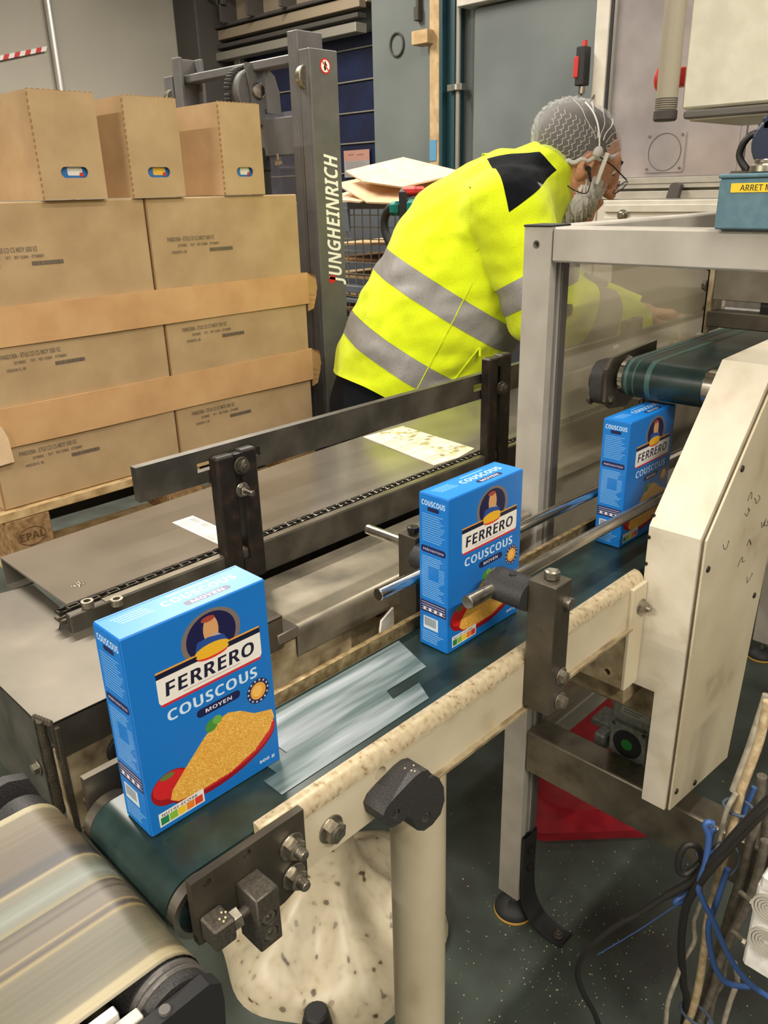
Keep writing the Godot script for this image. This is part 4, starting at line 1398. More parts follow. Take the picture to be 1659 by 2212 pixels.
	for k in 120:
		var p := Vector2(g.randf() * 160, g.randf() * 320)
		pic_oval(img, p, g.randf_range(3, 14), g.randf_range(3, 10), [c8(206, 196, 140), c8(168, 160, 104), c8(224, 196, 168), c8(150, 142, 92)][g.randi() % 4] if p.x > 60 else c8(232, 226, 200))
	for k in 5:
		img.fill_rect(Rect2i(0, 30 + k * 60, 160, 3), c8(226, 170, 150))
	img.fill_rect(Rect2i(70, 0, 3, 320), c8(228, 178, 158))
	b = mb()
	quad_uv(b, Vector3(1.031, 0.9586, -1.0785), Vector3(1.135, 0.9586, -1.071), Vector3(1.11, 0.9586, -0.868), Vector3(0.99, 0.9586, -0.860), Vector3.UP)
	prism(b, Transform3D(Basis(Vector3(1, 0, 0), Vector3(0, 0, 1), Vector3(0, -1, 0)), Vector3(0, 0.9585, 0)), PackedVector2Array([Vector2(1.031, -1.0785), Vector2(1.135, -1.071), Vector2(1.11, -0.868), Vector2(1.05, -0.857), Vector2(0.99, -0.862)]), 0.0012)
	single("paper_sheet", b, pic_mat(img, 0.7), "stained pale yellow paper sheet lying on the steel deck near the worker", "paper")
	# guide bar over the chain on slotted brackets
	var gb := thing("guide_bar", "dark flat steel guide bar on slotted brackets above the chain", "guide bar", Vector3(0.9, 0.94, -0.846))
	b = mb()
	# bar with two cut slots: built of strips round them
	var slots := [[0.513, 0.612], [1.07, 1.16], [1.54, 1.64]]
	var x := 0.43
	for s in slots:
		bx(b, x, s[0], 1.0585, 1.1025, -0.853, -0.841)
		bx(b, s[0], s[1], 1.0865, 1.1025, -0.853, -0.841)
		bx(b, s[0], s[1], 1.0585, 1.0745, -0.853, -0.841)
		x = s[1]
	bx(b, x, 2.5, 1.0585, 1.1025, -0.853, -0.841)
	part(gb, "bar", b, M.dark_bar)
	for q in [[0.528, 1.0935, 0.557, 0.566], [1.0858, 1.131, 1.111, 1.120], [1.557, 1.136, 1.587, 1.596]]:
		b = mb()
		box(b, Vector3(q[0], 0.912, -0.8395), Vector3(q[2], q[1], -0.8195), 0.003)
		box(b, Vector3(q[3], 0.912, -0.8395), Vector3(q[0] + 0.0635, q[1] + 0.002, -0.8195), 0.003)
		bx(b, q[2] - 0.001, q[3] + 0.001, 0.912, 0.945, -0.8395, -0.8195)
		bx(b, q[2] - 0.001, q[3] + 0.001, q[1] - 0.016, q[1] - 0.001, -0.8395, -0.8205)
		var br := part(gb, "bracket", b, M.black_bracket)
		var m: float = (q[2] + q[3]) / 2.0
		bolt(br, Vector3(m + 0.003, 1.0765, -0.8195), Vector3.BACK, 0.0088, M.plate_steel, 0.003)
		if q[0] < 1.0:
			bolt(br, Vector3(m + 0.001, 1.044, -0.8195), Vector3.BACK, 0.0075, M.bright_steel, 0.016)

# bell foot whose rim swells into rounded lobes
func lobed(st: SurfaceTool, c: Vector3, prof: Array, seg: int) -> void:
	var ring := func(i: int, k: int) -> Vector3:
		var p: Vector2 = prof[i]
		var a := TAU * k / seg
		var w: float = clamp((p.x - 0.05) / 0.18, 0.0, 1.0)
		var lobe := 1.0 + w * (0.045 * cos(a * 6.0 + 0.6) + 0.02 * cos(a * 3.0))
		var lift := w * (1.0 - w) * 0.07 * cos(a * 6.0 + 0.6)
		return c + Vector3(cos(a) * p.x * lobe, max(0.0, p.y + (lift if p.y > 0.02 else 0.0)), sin(a) * p.x * lobe)
	for i in prof.size() - 1:
		for k in seg:
			var P := [ring.call(i, k), ring.call(i + 1, k), ring.call(i + 1, k + 1), ring.call(i, k + 1)]
			var N := []
			for q in [[i, k], [i + 1, k], [i + 1, k + 1], [i, k + 1]]:
				var d1: Vector3 = ring.call(min(q[0] + 1, prof.size() - 1), q[1]) - ring.call(max(q[0] - 1, 1), q[1])
				var d2: Vector3 = ring.call(max(1, q[0]), q[1] + 1) - ring.call(max(1, q[0]), q[1] - 1)
				var n := d1.cross(d2)
				if n.length() < 1e-9:
					n = Vector3.UP
				n = n.normalized()
				if n.dot(Vector3(cos(TAU * q[1] / seg), 0.5, sin(TAU * q[1] / seg))) < 0.0:
					n = -n
				N.append(n)
			if i == 0:
				N = [Vector3.UP, Vector3.UP, Vector3.UP, Vector3.UP]
			tri(st, P[0], P[1], P[2], N[0], N[1], N[2])
			tri(st, P[0], P[2], P[3], N[0], N[2], N[3])

# ------------------------------------------------------------------------------------------ guard frame of aluminium profile
func build_guard() -> void:
	var t := thing("guard_frame", "grey aluminium guard frame with a clear plastic pane", "guard", Vector3(1.05, 0, -0.697))
	var b := mb()
	bx(b, 1.03, 1.0772, 0.06, 1.346, -0.7207, -0.6735)
	cut_part(t, "post", b, M.alu, [["box", Vector3(1.046, 0.05, -0.70), Vector3(1.0555, 1.296, -0.66)], ["cyl", Vector3(1.015, 1.322, -0.699), Vector3(1.05, 1.322, -0.699), 0.0046, 20]])
	b = mb()
	bx(b, 1.0595, 1.0775, 0.08, 1.296, -0.6735, -0.6705, 0.001)
	part(t, "pane_strip", b, M.handle_grey)
	b = mb()
	bx(b, 1.028, 1.0785, 1.346, 1.349, -0.722, -0.6725, 0.001)
	part(t, "end_cap", b, M.black_rubber)
	b = mb()
	pipe(b, Vector3(1.0302, 1.322, -0.699), Vector3(1.0296, 1.322, -0.699), 0.0058, 0.0042, 20)
	part(t, "bore_rim", b, M.bolt_steel)
	b = mb()
	bx(b, 1.03, 1.0772, 1.298, 1.346, -0.6728, 0.5, 0.003)
	part(t, "cross_rail", b, M.alu)
	b = mb()
	bx(b, 1.0775, 2.35, 1.298, 1.346, -0.7207, -0.6735, 0.003)
	part(t, "side_rail", b, M.alu)
	b = mb()
	bx(b, 2.35, 2.397, 0.06, 1.346, -0.7207, -0.6735, 0.0025)
	part(t, "post", b, M.alu)
	b = mb()
	bx(b, 1.03, 1.0772, 0.06, 1.298, 0.45, 0.497, 0.0025)
	part(t, "post", b, M.alu)
	b = mb()
	bx(b, 1.078, 2.349, 0.36, 1.2975, -0.6985, -0.6945)
	part(t, "pane", b, M.pane, "clear yellowish plastic pane")
	# lower stainless cross beam
	b = mb()
	bx(b, 1.03, 1.086, 0.388, 0.478, -0.6733, 0.45, 0.004)
	part(t, "lower_beam", b, M.stainless)
	b = mb()
	bx(b, 1.085, 2.35, 0.388, 0.436, -0.7207, -0.6735, 0.003)
	part(t, "lower_rail", b, M.alu)
	for q in [Vector3(1.0535, 0, -0.697), Vector3(2.373, 0, -0.697), Vector3(1.0535, 0, 0.473)]:
		b = mb()
		lathe(b, Transform3D(Basis.IDENTITY, q), [Vector2(0.0, 0.032), Vector2(0.018, 0.03), Vector2(0.036, 0.018), Vector2(0.04, 0.008), Vector2(0.04, 0.004)], 32)
		var ft := part(t, "levelling_foot", b, M.black_rubber)
		b = mb()
		cyl(b, q, q + Vector3(0, 0.006, 0), 0.041, 0.041, 32, true, 0.001)
		part(ft, "ring", b, mat(c8(196, 150, 62), 0.6), "yellowish rubber ring")
		b = mb()
		cyl(b, q + Vector3(0, 0.02, 0), q + Vector3(0, 0.065, 0), 0.008, 0.008, 14)
		part(ft, "stud", b, M.bolt_steel)
	# bent floor bracket
	b = mb()
	var pth := [Vector3(1.053, 0.225, -0.668), Vector3(1.053, 0.12, -0.668), Vector3(1.054, 0.06, -0.663), Vector3(1.056, 0.02, -0.64), Vector3(1.058, 0.004, -0.60), Vector3(1.06, 0.004, -0.575)]
	pth = smooth_path(pth, 5)
	for i in pth.size() - 1:
		var d: Vector3 = (pth[i + 1] - pth[i]).normalized()
		var n := Vector3.RIGHT.cross(d).normalized() * 0.003
		var w := Vector3(0.021, 0, 0)
		quad(b, pth[i] - w + n, pth[i] + w + n, pth[i + 1] + w + n, pth[i + 1] - w + n, n.normalized())
		quad(b, pth[i] - w - n, pth[i] + w - n, pth[i + 1] + w - n, pth[i + 1] - w - n, -n.normalized())
		quad(b, pth[i] + w - n, pth[i] + w + n, pth[i + 1] + w + n, pth[i + 1] + w - n, Vector3.RIGHT)
		quad(b, pth[i] - w - n, pth[i] - w + n, pth[i + 1] - w + n, pth[i + 1] - w - n, Vector3.LEFT)
	var fb := part(t, "floor_bracket", b, M.black_rubber)
	bolt(fb, Vector3(1.053, 0.185, -0.664), Vector3.BACK, 0.007, M.black_bracket)
	bolt(fb, Vector3(1.053, 0.14, -0.664), Vector3.BACK, 0.007, M.black_bracket)
	bolt(fb, Vector3(1.058, 0.008, -0.592), Vector3.UP, 0.0075, M.block_steel, 0.006)
	# stop box on the cross rail
	var s := thing("stop_box", "blue-grey control box with a yellow label on the guard rail", "control box", Vector3(1.07, 1.3465, -0.33))
	b = mb()
	bx(b, 1.018, 1.118, 1.3465, 1.4035, -0.4355, -0.22, 0.002)
	part(s, "body", b, M.stop_blue)
	b = mb()
	bx(b, 1.0165, 1.1195, 1.4035, 1.4085, -0.437, -0.22, 0.0015)
	part(s, "lid", b, M.stop_blue)
	b = mb()
	bx(b, 1.0172, 1.0182, 1.3878, 1.398, -0.4205, -0.328, 0.0002)
	var lab := part(s, "label_plate", b, M.label_yellow)
	piece(lab, "lettering", letters("ARRET MACHINE", font_reg, 0.0066, 0.0002), M.ink, Transform3D(Basis(Vector3(0, 0, 1), Vector3(0, 1, 0), Vector3(-1, 0, 0)), Vector3(1.017, 1.3929, -0.3905)))
	lab.get_child(0).position.z += 0.0155
	b = mb()
	cyl(b, Vector3(1.06, 1.4085, -0.402), Vector3(1.06, 1.419, -0.402), 0.016, 0.015, 24, true, 0.002)
	cyl(b, Vector3(1.06, 1.4085, -0.35), Vector3(1.06, 1.416, -0.35), 0.016, 0.015, 24, true, 0.002)
	part(s, "button", b, M.bolt_steel)
	b = mb()
	cyl(b, Vector3(1.06, 1.419, -0.402), Vector3(1.06, 1.424, -0.402), 0.011, 0.011, 20, true, 0.001)
	part(s, "button_top", b, M.bright_steel)

# ------------------------------------------------------------------------------------------ cream drive cover
func build_cover() -> void:
	var t := thing("drive_cover", "tall cream sheet metal drive cover with a slanted top edge", "machine cover", Vector3(1.03, 0.515, -0.4))
	var up := PackedVector2Array([Vector2(0.936, 0.735), Vector2(0.936, 0.98), Vector2(1.104, 1.174), Vector2(1.5, 1.186), Vector2(1.5, 1.02), Vector2(1.19, 0.95), Vector2(1.16, 0.735)])
	var lo := PackedVector2Array([Vector2(0.936, 0.546), Vector2(0.936, 0.735), Vector2(1.16, 0.735), Vector2(1.154, 0.514)])
	var b := mb()
	prism(b, Transform3D(Basis.IDENTITY, Vector3(0, 0, -0.4375)), up, 0.0695)
	prism(b, Transform3D(Basis.IDENTITY, Vector3(0, 0, -0.4035)), lo, 0.0355)
	part(t, "front_shell", b, M.cream_cover)
	b = mb()
	var all := PackedVector2Array([Vector2(0.9385, 0.5485), Vector2(0.9385, 0.979), Vector2(1.105, 1.171), Vector2(1.5, 1.183), Vector2(1.5, 1.02), Vector2(1.188, 0.95), Vector2(1.15, 0.518)])
	prism(b, Transform3D(Basis.IDENTITY, Vector3(0, 0, -0.3683)), Geometry2D.offset_polygon(all, -0.016)[0], 0.0055)
	part(t, "inner_frame", b, M.cream_cover)
	b = mb()
	prism(b, Transform3D(Basis.IDENTITY, Vector3(0, 0, -0.3632)), all, 0.0028)
	var sp := part(t, "side_panel", b, M.cream)
	for q in [[0.953, 0.935], [0.952, 0.575], [1.02, 0.548], [1.148, 0.82], [1.02, 1.055], [1.12, 1.15]]:
		b = mb()
		cyl(b, Vector3(q[0], q[1], -0.3606), Vector3(q[0], q[1], -0.3585), 0.0048, 0.0042, 18)
		part(sp, "screw", b, M.black_bracket)
	for q in [[0.9355, 0.964, -0.4365], [0.9355, 0.925, -0.4365], [0.945, 0.992, -0.4378]]:
		b = mb()
		cyl(b, Vector3(q[0] + 0.001, q[1], q[2]), Vector3(q[0] - 0.0012, q[1], q[2]), 0.003, 0.0025, 10)
		part(t, "rivet", b, M.black_bracket)
	# pen scribbles and scuffs on the side panel
	var g := RandomNumberGenerator.new()
	g.seed = 21
	for k in 9:
		b = mb()
		var p := Vector3(g.randf_range(0.98, 1.14), g.randf_range(0.86, 1.02), -0.3603)
		var pts := []
		for i in 5:
			pts.append(p + Vector3(g.randf_range(-0.004, 0.004) + i * g.randf_range(0.002, 0.007), sin(i * 1.7 + k) * 0.006, 0))
		tube(b, smooth_path(pts, 4), 0.0005, 4)
		part(sp, "scuff", b, M.ink)

# ------------------------------------------------------------------------------------------ short upper belt that holds packs down
func build_upper_belt() -> void:
	var t := thing("upper_conveyor", "short upper conveyor with a dark green belt inside the guard", "conveyor", Vector3(1.5, 1.1, -0.52))
	var R := 0.029
	var c := Vector2(1.122, 1.128)
	var pl := PackedVector2Array()
	for k in 25:
		var a := deg_to_rad(90.0 + 180.0 * k / 24)
		pl.append(c + Vector2(cos(a), sin(a)) * R)
	for k in 9:
		var a := deg_to_rad(-90.0 + 180.0 * k / 8)
		pl.append(Vector2(1.95, 1.135) + Vector2(cos(a), sin(a)) * R)
	var b := mb()
	prism(b, Transform3D(Basis.IDENTITY, Vector3(0, 0, -0.58)), pl, 0.121, true)
	var belt := part(t, "belt", b, M.belt_green)
	for q in [[-0.576, 0.005], [-0.5625, 0.002], [-0.543, 0.008]]:
		var p2 := PackedVector2Array()
		for k in 25:
			var a := deg_to_rad(90.0 + 180.0 * k / 24)
			p2.append(c + Vector2(cos(a), sin(a)) * (R + 0.0003))
		p2.append(Vector2(1.6, 1.1325 - R - 0.0003))
		p2.append(Vector2(1.6, 1.1325 + R + 0.0003))
		b = mb()
		prism(b, Transform3D(Basis.IDENTITY, Vector3(0, 0, q[0])), p2, q[1], true)
		part(belt, "wear_streak", b, M.belt_edge, "pale worn streak along the belt")
	b = mb()
	cyl(b, Vector3(c.x, c.y, -0.59), Vector3(c.x, c.y, -0.4385), R - 0.002, R - 0.002, 36, true, 0.002)
	part(t, "end_roller", b, M.chrome)
	b = mb()
	cyl(b, Vector3(c.x, c.y, -0.61), Vector3(c.x, c.y, -0.4385), 0.011, 0.011, 18)
	part(t, "axle", b, M.plate_steel)
	var pp := PackedVector2Array([Vector2(1.081, 1.142), Vector2(1.098, 1.158), Vector2(1.235, 1.166), Vector2(1.235, 1.11), Vector2(1.15, 1.074), Vector2(1.102, 1.079), Vector2(1.085, 1.092)])
	b = mb()
	prism(b, Transform3D(Basis.IDENTITY, Vector3(0, 0, -0.604)), pp, 0.006)
	part(t, "bearing_plate", b, M.plate_steel)
	b = mb()
	prism(b, Transform3D(Basis.IDENTITY, Vector3(0, 0, -0.624)), rounded(0.066, 0.066, 0.022, 6, Vector2(1.112, 1.118)), 0.02, true)
	cyl(b, Vector3(1.112, 1.118, -0.634), Vector3(1.112, 1.118, -0.62), 0.02, 0.024, 24)
	part(t, "bearing_housing", b, M.black_plastic)
	bolt(t, Vector3(1.098, 1.094, -0.598), Vector3.BACK, 0.006, M.plate_steel)
	bolt(t, Vector3(1.145, 1.148, -0.598), Vector3.BACK, 0.006, M.bolt_steel)
	bolt(t, Vector3(1.088, 1.092, -0.624), Vector3.FORWARD, 0.006, M.plate_steel)
	# hanger over the belt
	var h := thing("belt_hanger", "grey steel hanger with bolts above the upper green belt", "bracket", Vector3(1.33, 1.17, -0.5))
	b = mb()
	bx(b, 1.30, 1.308, 1.172, 1.298, -0.556, -0.5465, 0.001)
	bx(b, 1.30, 1.36, 1.172, 1.298, -0.556, -0.552, 0.001)
	part(h, "edge_plate", b, M.cream_dirty)
	b = mb()
	bx(b, 1.304, 1.316, 1.2256, 1.298, -0.546, -0.30, 0.001)
	part(h, "face_plate", b, M.stainless)
	b = mb()
	bx(b, 1.296, 1.33, 1.184, 1.2085, -0.548, -0.30, 0.0015)
	part(h, "lower_bar", b, M.plate_steel)
	b = mb()
	bx(b, 1.33, 1.36, 1.208, 1.225, -0.535, -0.475, 0.001)
	part(h, "spacer", b, M.white_plastic)
	b = mb()
	bx(b, 1.31, 1.36, 1.206, 1.2265, -0.472, -0.40, 0.001)
	part(h, "bumper", b, M.black_rubber)
	bolt(h, Vector3(1.304, 1.247, -0.556), Vector3.FORWARD, 0.0075, M.plate_steel)
	bolt(h, Vector3(1.304, 1.277, -0.556), Vector3.FORWARD, 0.0065, M.plate_steel)
	bolt(h, Vector3(1.304, 1.212, -0.556), Vector3.FORWARD, 0.004, M.plate_steel, 0.0, false)
	# plain box behind the farthest pack
	b = mb()
	bx(b, 1.20, 1.9, 0.915, 1.075, -0.63, -0.60, 0.002)
	part(t, "side_guide", b, M.stainless)
	b = mb()
	bx(b, 1.215, 1.226, 0.915, 1.075, -0.60, -0.596, 0.001)
	part(t, "guide_edge", b, M.cream_dirty)

# ------------------------------------------------------------------------------------------ pallet, cartons and strips
func carton_parts(t: Node3D, w: float, h: float, d: float, seam: bool) -> void:
	# local: x 0..w, y 0..h, z -d..0 ; panels with visible board edges
	var b := mb()
	box(b, Vector3(0.0006, 0.0006, -d), Vector3(w - 0.0006, h - 0.0006, -0.0006), 0.003)
	part_local(t, "board", b, M.carton)
	b = mb()
	bx(b, 0.0, 0.004, 0.001, h - 0.001, -0.0045, 0.0, 0.0012)
	part_local(t, "corner_fold", b, M.carton_edge)
	if seam:
		b = mb()
		bx(b, 0.0, w, h - 0.004, h, -0.0035, 0.0, 0.001)
		part_local(t, "cut_edge", b, M.carton_pale)

func part_local(t: Node3D, n: String, st: SurfaceTool, m: Material) -> MeshInstance3D:
	var o := part(t, n, st, m)
	o.position = Vector3.ZERO
	return o

func build_pallet() -> void:
	var p := thing("pallet", "wooden pallet with stamped block under the brown cartons", "pallet", Vector3(1.015, 0.62, -2.15))
	var y1 := 0.7635
	var b: SurfaceTool
	for k in 6:
		b = mb()
		var z0 := -1.738 - k * 0.142
		bx(b, 0.555, 1.475, y1 - 0.022, y1 - 0.0002, z0 - 0.1, z0, 0.002)
		part(p, "deck_board", b, M.wood)
	for z in [-1.738, -2.07, -2.40]:
		for x in [0.565, 0.97, 1.365]:
			b = mb()
			bx(b, x, x + 0.1, y1 - 0.122, y1 - 0.022, z - 0.145, z, 0.003)
			part(p, "block", b, M.wood_block)
		b = mb()
		bx(b, 0.555, 1.475, y1 - 0.144, y1 - 0.122, z - 0.12, z, 0.002)
		part(p, "bottom_board", b, M.wood)
	b = mb()
	var el := []
	for k in 41:
		el.append(Vector3(0.617 + 0.031 * cos(TAU * k / 40), y1 - 0.068 + 0.021 * sin(TAU * k / 40), -1.7378))
	tube(b, el, 0.0011, 6, 1.0, true)
	part(p, "stamp_oval", b, M.brand_ink)
	piece(p, "stamp_letters", letters("EPAL", font_bold, 0.017, 0.0008), M.brand_ink, Transform3D(Basis.from_scale(Vector3(1.05, 1, 1)), Vector3(0.617, y1 - 0.068, -1.7376)))
	# layers of cartons, long side to the front
	var w := 0.449
	var h := 0.2108
	var d := 0.1495
	var names := ["bottom", "middle", "top"]
	var proto: Node3D
	var print_mesh := letters("PANDORA - ETUI CO CS MOY 500 V2", font_reg, 0.0095, 0.0002)
	var small_mesh := letters("20190905      1011    REV 155MA    471006M1", font_reg, 0.006, 0.0002)
	var small2 := letters("VERSION FC. BK", font_reg, 0.006, 0.0002)
	var barb := mb()
	var g := RandomNumberGenerator.new()
	g.seed = 12
	var xx := 0.0
	while xx < 0.068:
		var ww := g.randf_range(0.0006, 0.0022)
		bx(barb, xx, xx + ww, 0, 0.0085, 0, 0.0002)
		xx += ww + g.randf_range(0.0005, 0.0014)
	var bar_mesh := barb.commit()
	for row in 3:
		for lay in 3:
			for col in 2:
				var t: Node3D
				var lab := "brown carton in the %s layer of the pallet front, %s of its pair" % [names[lay], ["left", "right"][col]]
				if row > 0:
					lab = "brown carton in the hidden back rows of the pallet stack"
				if proto == null:
					t = thing("carton", lab, "carton", Vector3.ZERO, "cartons stacked on the pallet")
					carton_parts(t, w, h, d, false)
					proto = t
				else:
					t = thing("carton", lab, "carton", Vector3.ZERO, "cartons stacked on the pallet")
					for c in proto.get_children():
						if c.name.begins_with("print") or c.name.begins_with("bar"):
							continue
						t.add_child(c.duplicate(), true)
				var off: float = [0.012, 0.012, 0.0][lay]
				t.position = Vector3(0.562 + col * (w + 0.0025) + off, y1 + lay * 0.2114, -1.75 - row * 0.151 + [0.0, -0.001][col])
				if row == 0:
					# print on the front face
					var px := 0.053 if col == 1 else 0.062
					var o := Vector3(px, h * 0.56, 0.0)
					for q in [["print_line", print_mesh, Vector3(0.058, 0.0, 0)], ["print_small", small_mesh, Vector3(0.078, -0.0145, 0)], ["print_small", small2, Vector3(0.022, -0.029, 0)]]:
						var m := MeshInstance3D.new()
						m.name = q[0]
						m.mesh = q[1]
						m.material_override = M.handle_grey
						m.position = o + q[2] + Vector3(0, 0, 0.0001)
						if q[0] == "print_line":
							m.scale = Vector3(0.62, 1, 1)
						else:
							m.scale = Vector3(0.7, 1, 1)
						t.add_child(m, true)
					var bm := MeshInstance3D.new()
					bm.name = "barcode"
					bm.mesh = bar_mesh
					bm.material_override = M.handle_grey
					bm.position = o + Vector3(0.108, -0.033, 0.0)
					t.add_child(bm, true)
	# three cartons set crosswise on top with hand holes
	var tops := [[0.7755, 0.1415, "left"], [0.9825, 0.134, "middle"], [1.2315, 0.122, "right"]]
	for i in 3:
		var q: Array = tops[i]
		var t := thing("crosswise_carton", "brown carton with a hand hole standing crosswise on the stack, %s of three" % q[2], "carton", Vector3(q[0], 1.3985, -1.737 - [0.0, 0.004, 0.008][i]), "crosswise cartons on top")
		hand_hole_carton(t, q[1], 0.2045, 0.445, [0.06, 0.057, 0.05][i], [c8(60, 120, 190), c8(190, 150, 60), c8(90, 140, 190)][i])
	# brown board strips pulled round the stack
	strip("cardboard_strip", "upper brown cardboard strip wrapped round the carton stack", 1.114, 1.195, -1.752, 0)
	strip("cardboard_strip", "lower brown cardboard strip wrapped round the carton stack", 0.902, 0.988, -1.752, 1)

func hand_hole_carton(t: Node3D, w: float, h: float, d: float, hw: float, inner: Color) -> void:
	# front board with an oval hole: polygon with a bridge into the hole
	var poly := PackedVector2Array([Vector2(0, 0), Vector2(w, 0), Vector2(w, h)])
	var hc := Vector2(w * 0.53, 0.052)
	var hole := rounded(hw, 0.0215, 0.0105, 6, hc)
	# bridge at the top of the hole
	var start := 0
	var best := -1.0
	for i in hole.size():
		if hole[i].y > best:
			best = hole[i].y
			start = i
	var bridge := hole[start].x
	poly.append(Vector2(bridge, h))
	for k in hole.size() + 1:
		poly.append(hole[(start - k + hole.size() * 2) % hole.size()])
	poly.append(Vector2(bridge - 0.00005, h))
	poly.append(Vector2(0, h))
	var b := mb()
	prism(b, Transform3D(Basis.IDENTITY, Vector3(0, 0, -0.0035)), poly, 0.0035)
	part_local(t, "front_board", b, M.carton)
	b = mb()
	bx(b, 0, 0.0035, 0, h, -d, -0.0036)
	bx(b, w - 0.0035, w, 0, h, -d, -0.0036)
	part_local(t, "side_board", b, M.carton)
	b = mb()
	bx(b, 0.0036, w - 0.0036, h - 0.004, h - 0.0005, -d, -0.0036)
	bx(b, 0.0036, w - 0.0036, 0.0, 0.0035, -d, -0.0036)
	bx(b, 0.0036, w - 0.0036, 0.0036, h - 0.004, -d, -d + 0.0035)
	part_local(t, "top_board", b, M.carton)
	# corrugated cut edges
	b = mb()
	var k := 0
	while k * 0.011 < w - 0.008:
		bx(b, k * 0.011, k * 0.011 + 0.006, h - 0.0005, h + 0.0016, -0.004, 0.0002, 0.0006)
		k += 1
	k = 0
	while k * 0.012 < h - 0.008:
		bx(b, -0.0012, 0.002, k * 0.012, k * 0.012 + 0.007, -0.0038, 0.0003, 0.0006)
		k += 1
	part_local(t, "cut_edge", b, M.carton_edge)
	# packs seen through the hole
	b = mb()
	bx(b, 0.006, w - 0.006, 0.006, 0.195, -0.05, -0.008)
	part_local(t, "pack_inside", b, mat(c8(48, 116, 190), 0.4))
	b = mb()
	prism(b, Transform3D(Basis.IDENTITY, Vector3(0, 0, -0.0079)), rounded(hw * 0.55, 0.016, 0.003, 3, hc + Vector2(0.004, 0.002)), 0.0004)
	part_local(t, "pack_print", b, mat(c8(226, 222, 216) if inner.b > 0.6 else c8(232, 184, 70), 0.5))
	b = mb()
	prism(b, Transform3D(Basis.IDENTITY, Vector3(0, 0, -0.0074)), rounded(hw * 0.16, 0.008, 0.003, 3, hc + Vector2(hw * 0.3, -0.004)), 0.0004)
	part_local(t, "pack_print", b, mat(c8(190, 60, 50), 0.5))

func strip(n: String, label: String, y0: float, y1: float, z: float, kind: int) -> void:
	var t := thing(n, label, "strip", Vector3(1.0, y0, z))
	# gently wavy front run
	var xs := []
	for k in 25:
		xs.append(0.558 + (1.4775 - 0.558) * k / 24.0)
	var b := mb()
	for k in 24:
		var za := -1.7475 + 0.002 * sin(xs[k] * 9.0 + kind)
		var zb := -1.7475 + 0.002 * sin(xs[k + 1] * 9.0 + kind)
		var P0 := Vector3(xs[k], y0, za + 0.0015)
		var P1 := Vector3(xs[k + 1], y0, zb + 0.0015)
		var Q0 := Vector3(xs[k], y1, za + 0.001)
		var Q1 := Vector3(xs[k + 1], y1, zb + 0.001)
		quad(b, Q0, Q1, P1, P0, Vector3.BACK)
		quad(b, Q0, Q1, Vector3(Q1.x, y1, -1.7498), Vector3(Q0.x, y1, -1.7498), Vector3.UP)
		quad(b, P0, P1, Vector3(P1.x, y0, -1.7498), Vector3(P0.x, y0, -1.7498), Vector3.DOWN)
	part(t, "front_run", b, M.carton_strip)
	b = mb()
	var fx := 1.4775
	prism(b, Transform3D(Basis(Vector3(0, 0, -1), Vector3(0, 1, 0), Vector3(1, 0, 0)), Vector3(fx, 0, -1.748)), PackedVector2Array([Vector2(0, y0), Vector2(0.45, y0), Vector2(0.45, y1), Vector2(0, y1)]), 0.0035)
	part(t, "end_run", b, M.carton_strip)
	# torn curling flap at the corner
	b = mb()
	var rows := []
	for k in 9:
		var v := k / 8.0
		var xo := 0.004 + 0.014 * sin(v * 2.4) + 0.0012 * sin(k * 2.7)
		rows.append([Vector3(fx + 0.002, lerp(y1 + 0.002, y0 - 0.022, v), -1.752), Vector3(fx + xo + 0.012, lerp(y1 - 0.006, y0 - 0.018, v) + 0.001 * sin(k * 4.1), -1.744 + 0.012 * cos(v * 3.0)), Vector3(fx + xo + 0.024, lerp(y1 - 0.012, y0 - 0.01, v) + 0.0015 * sin(k * 5.3), -1.762 - 0.01 * v)])
	for k in 8:
		for j in 2:
			var n3 := Vector3(0.5, 0, 0.8).normalized()
			quad(b, rows[k][j], rows[k][j + 1], rows[k + 1][j + 1], rows[k + 1][j], n3)
			quad(b, rows[k][j] - n3 * 0.002, rows[k][j + 1] - n3 * 0.002, rows[k + 1][j + 1] - n3 * 0.002, rows[k + 1][j] - n3 * 0.002, -n3)
	part(t, "torn_flap", b, M.carton_strip)
	if kind == 1:
		b = mb()
		prism(b, Transform3D(Basis.IDENTITY, Vector3(0, 0, -1.742)), PackedVector2Array([Vector2(0.548, 0.868), Vector2(0.612, 0.872), Vector2(0.609, 0.925), Vector2(0.601, 0.952), Vector2(0.548, 0.96)]), 0.003)
		part(t, "folded_end", b, M.carton_pale)

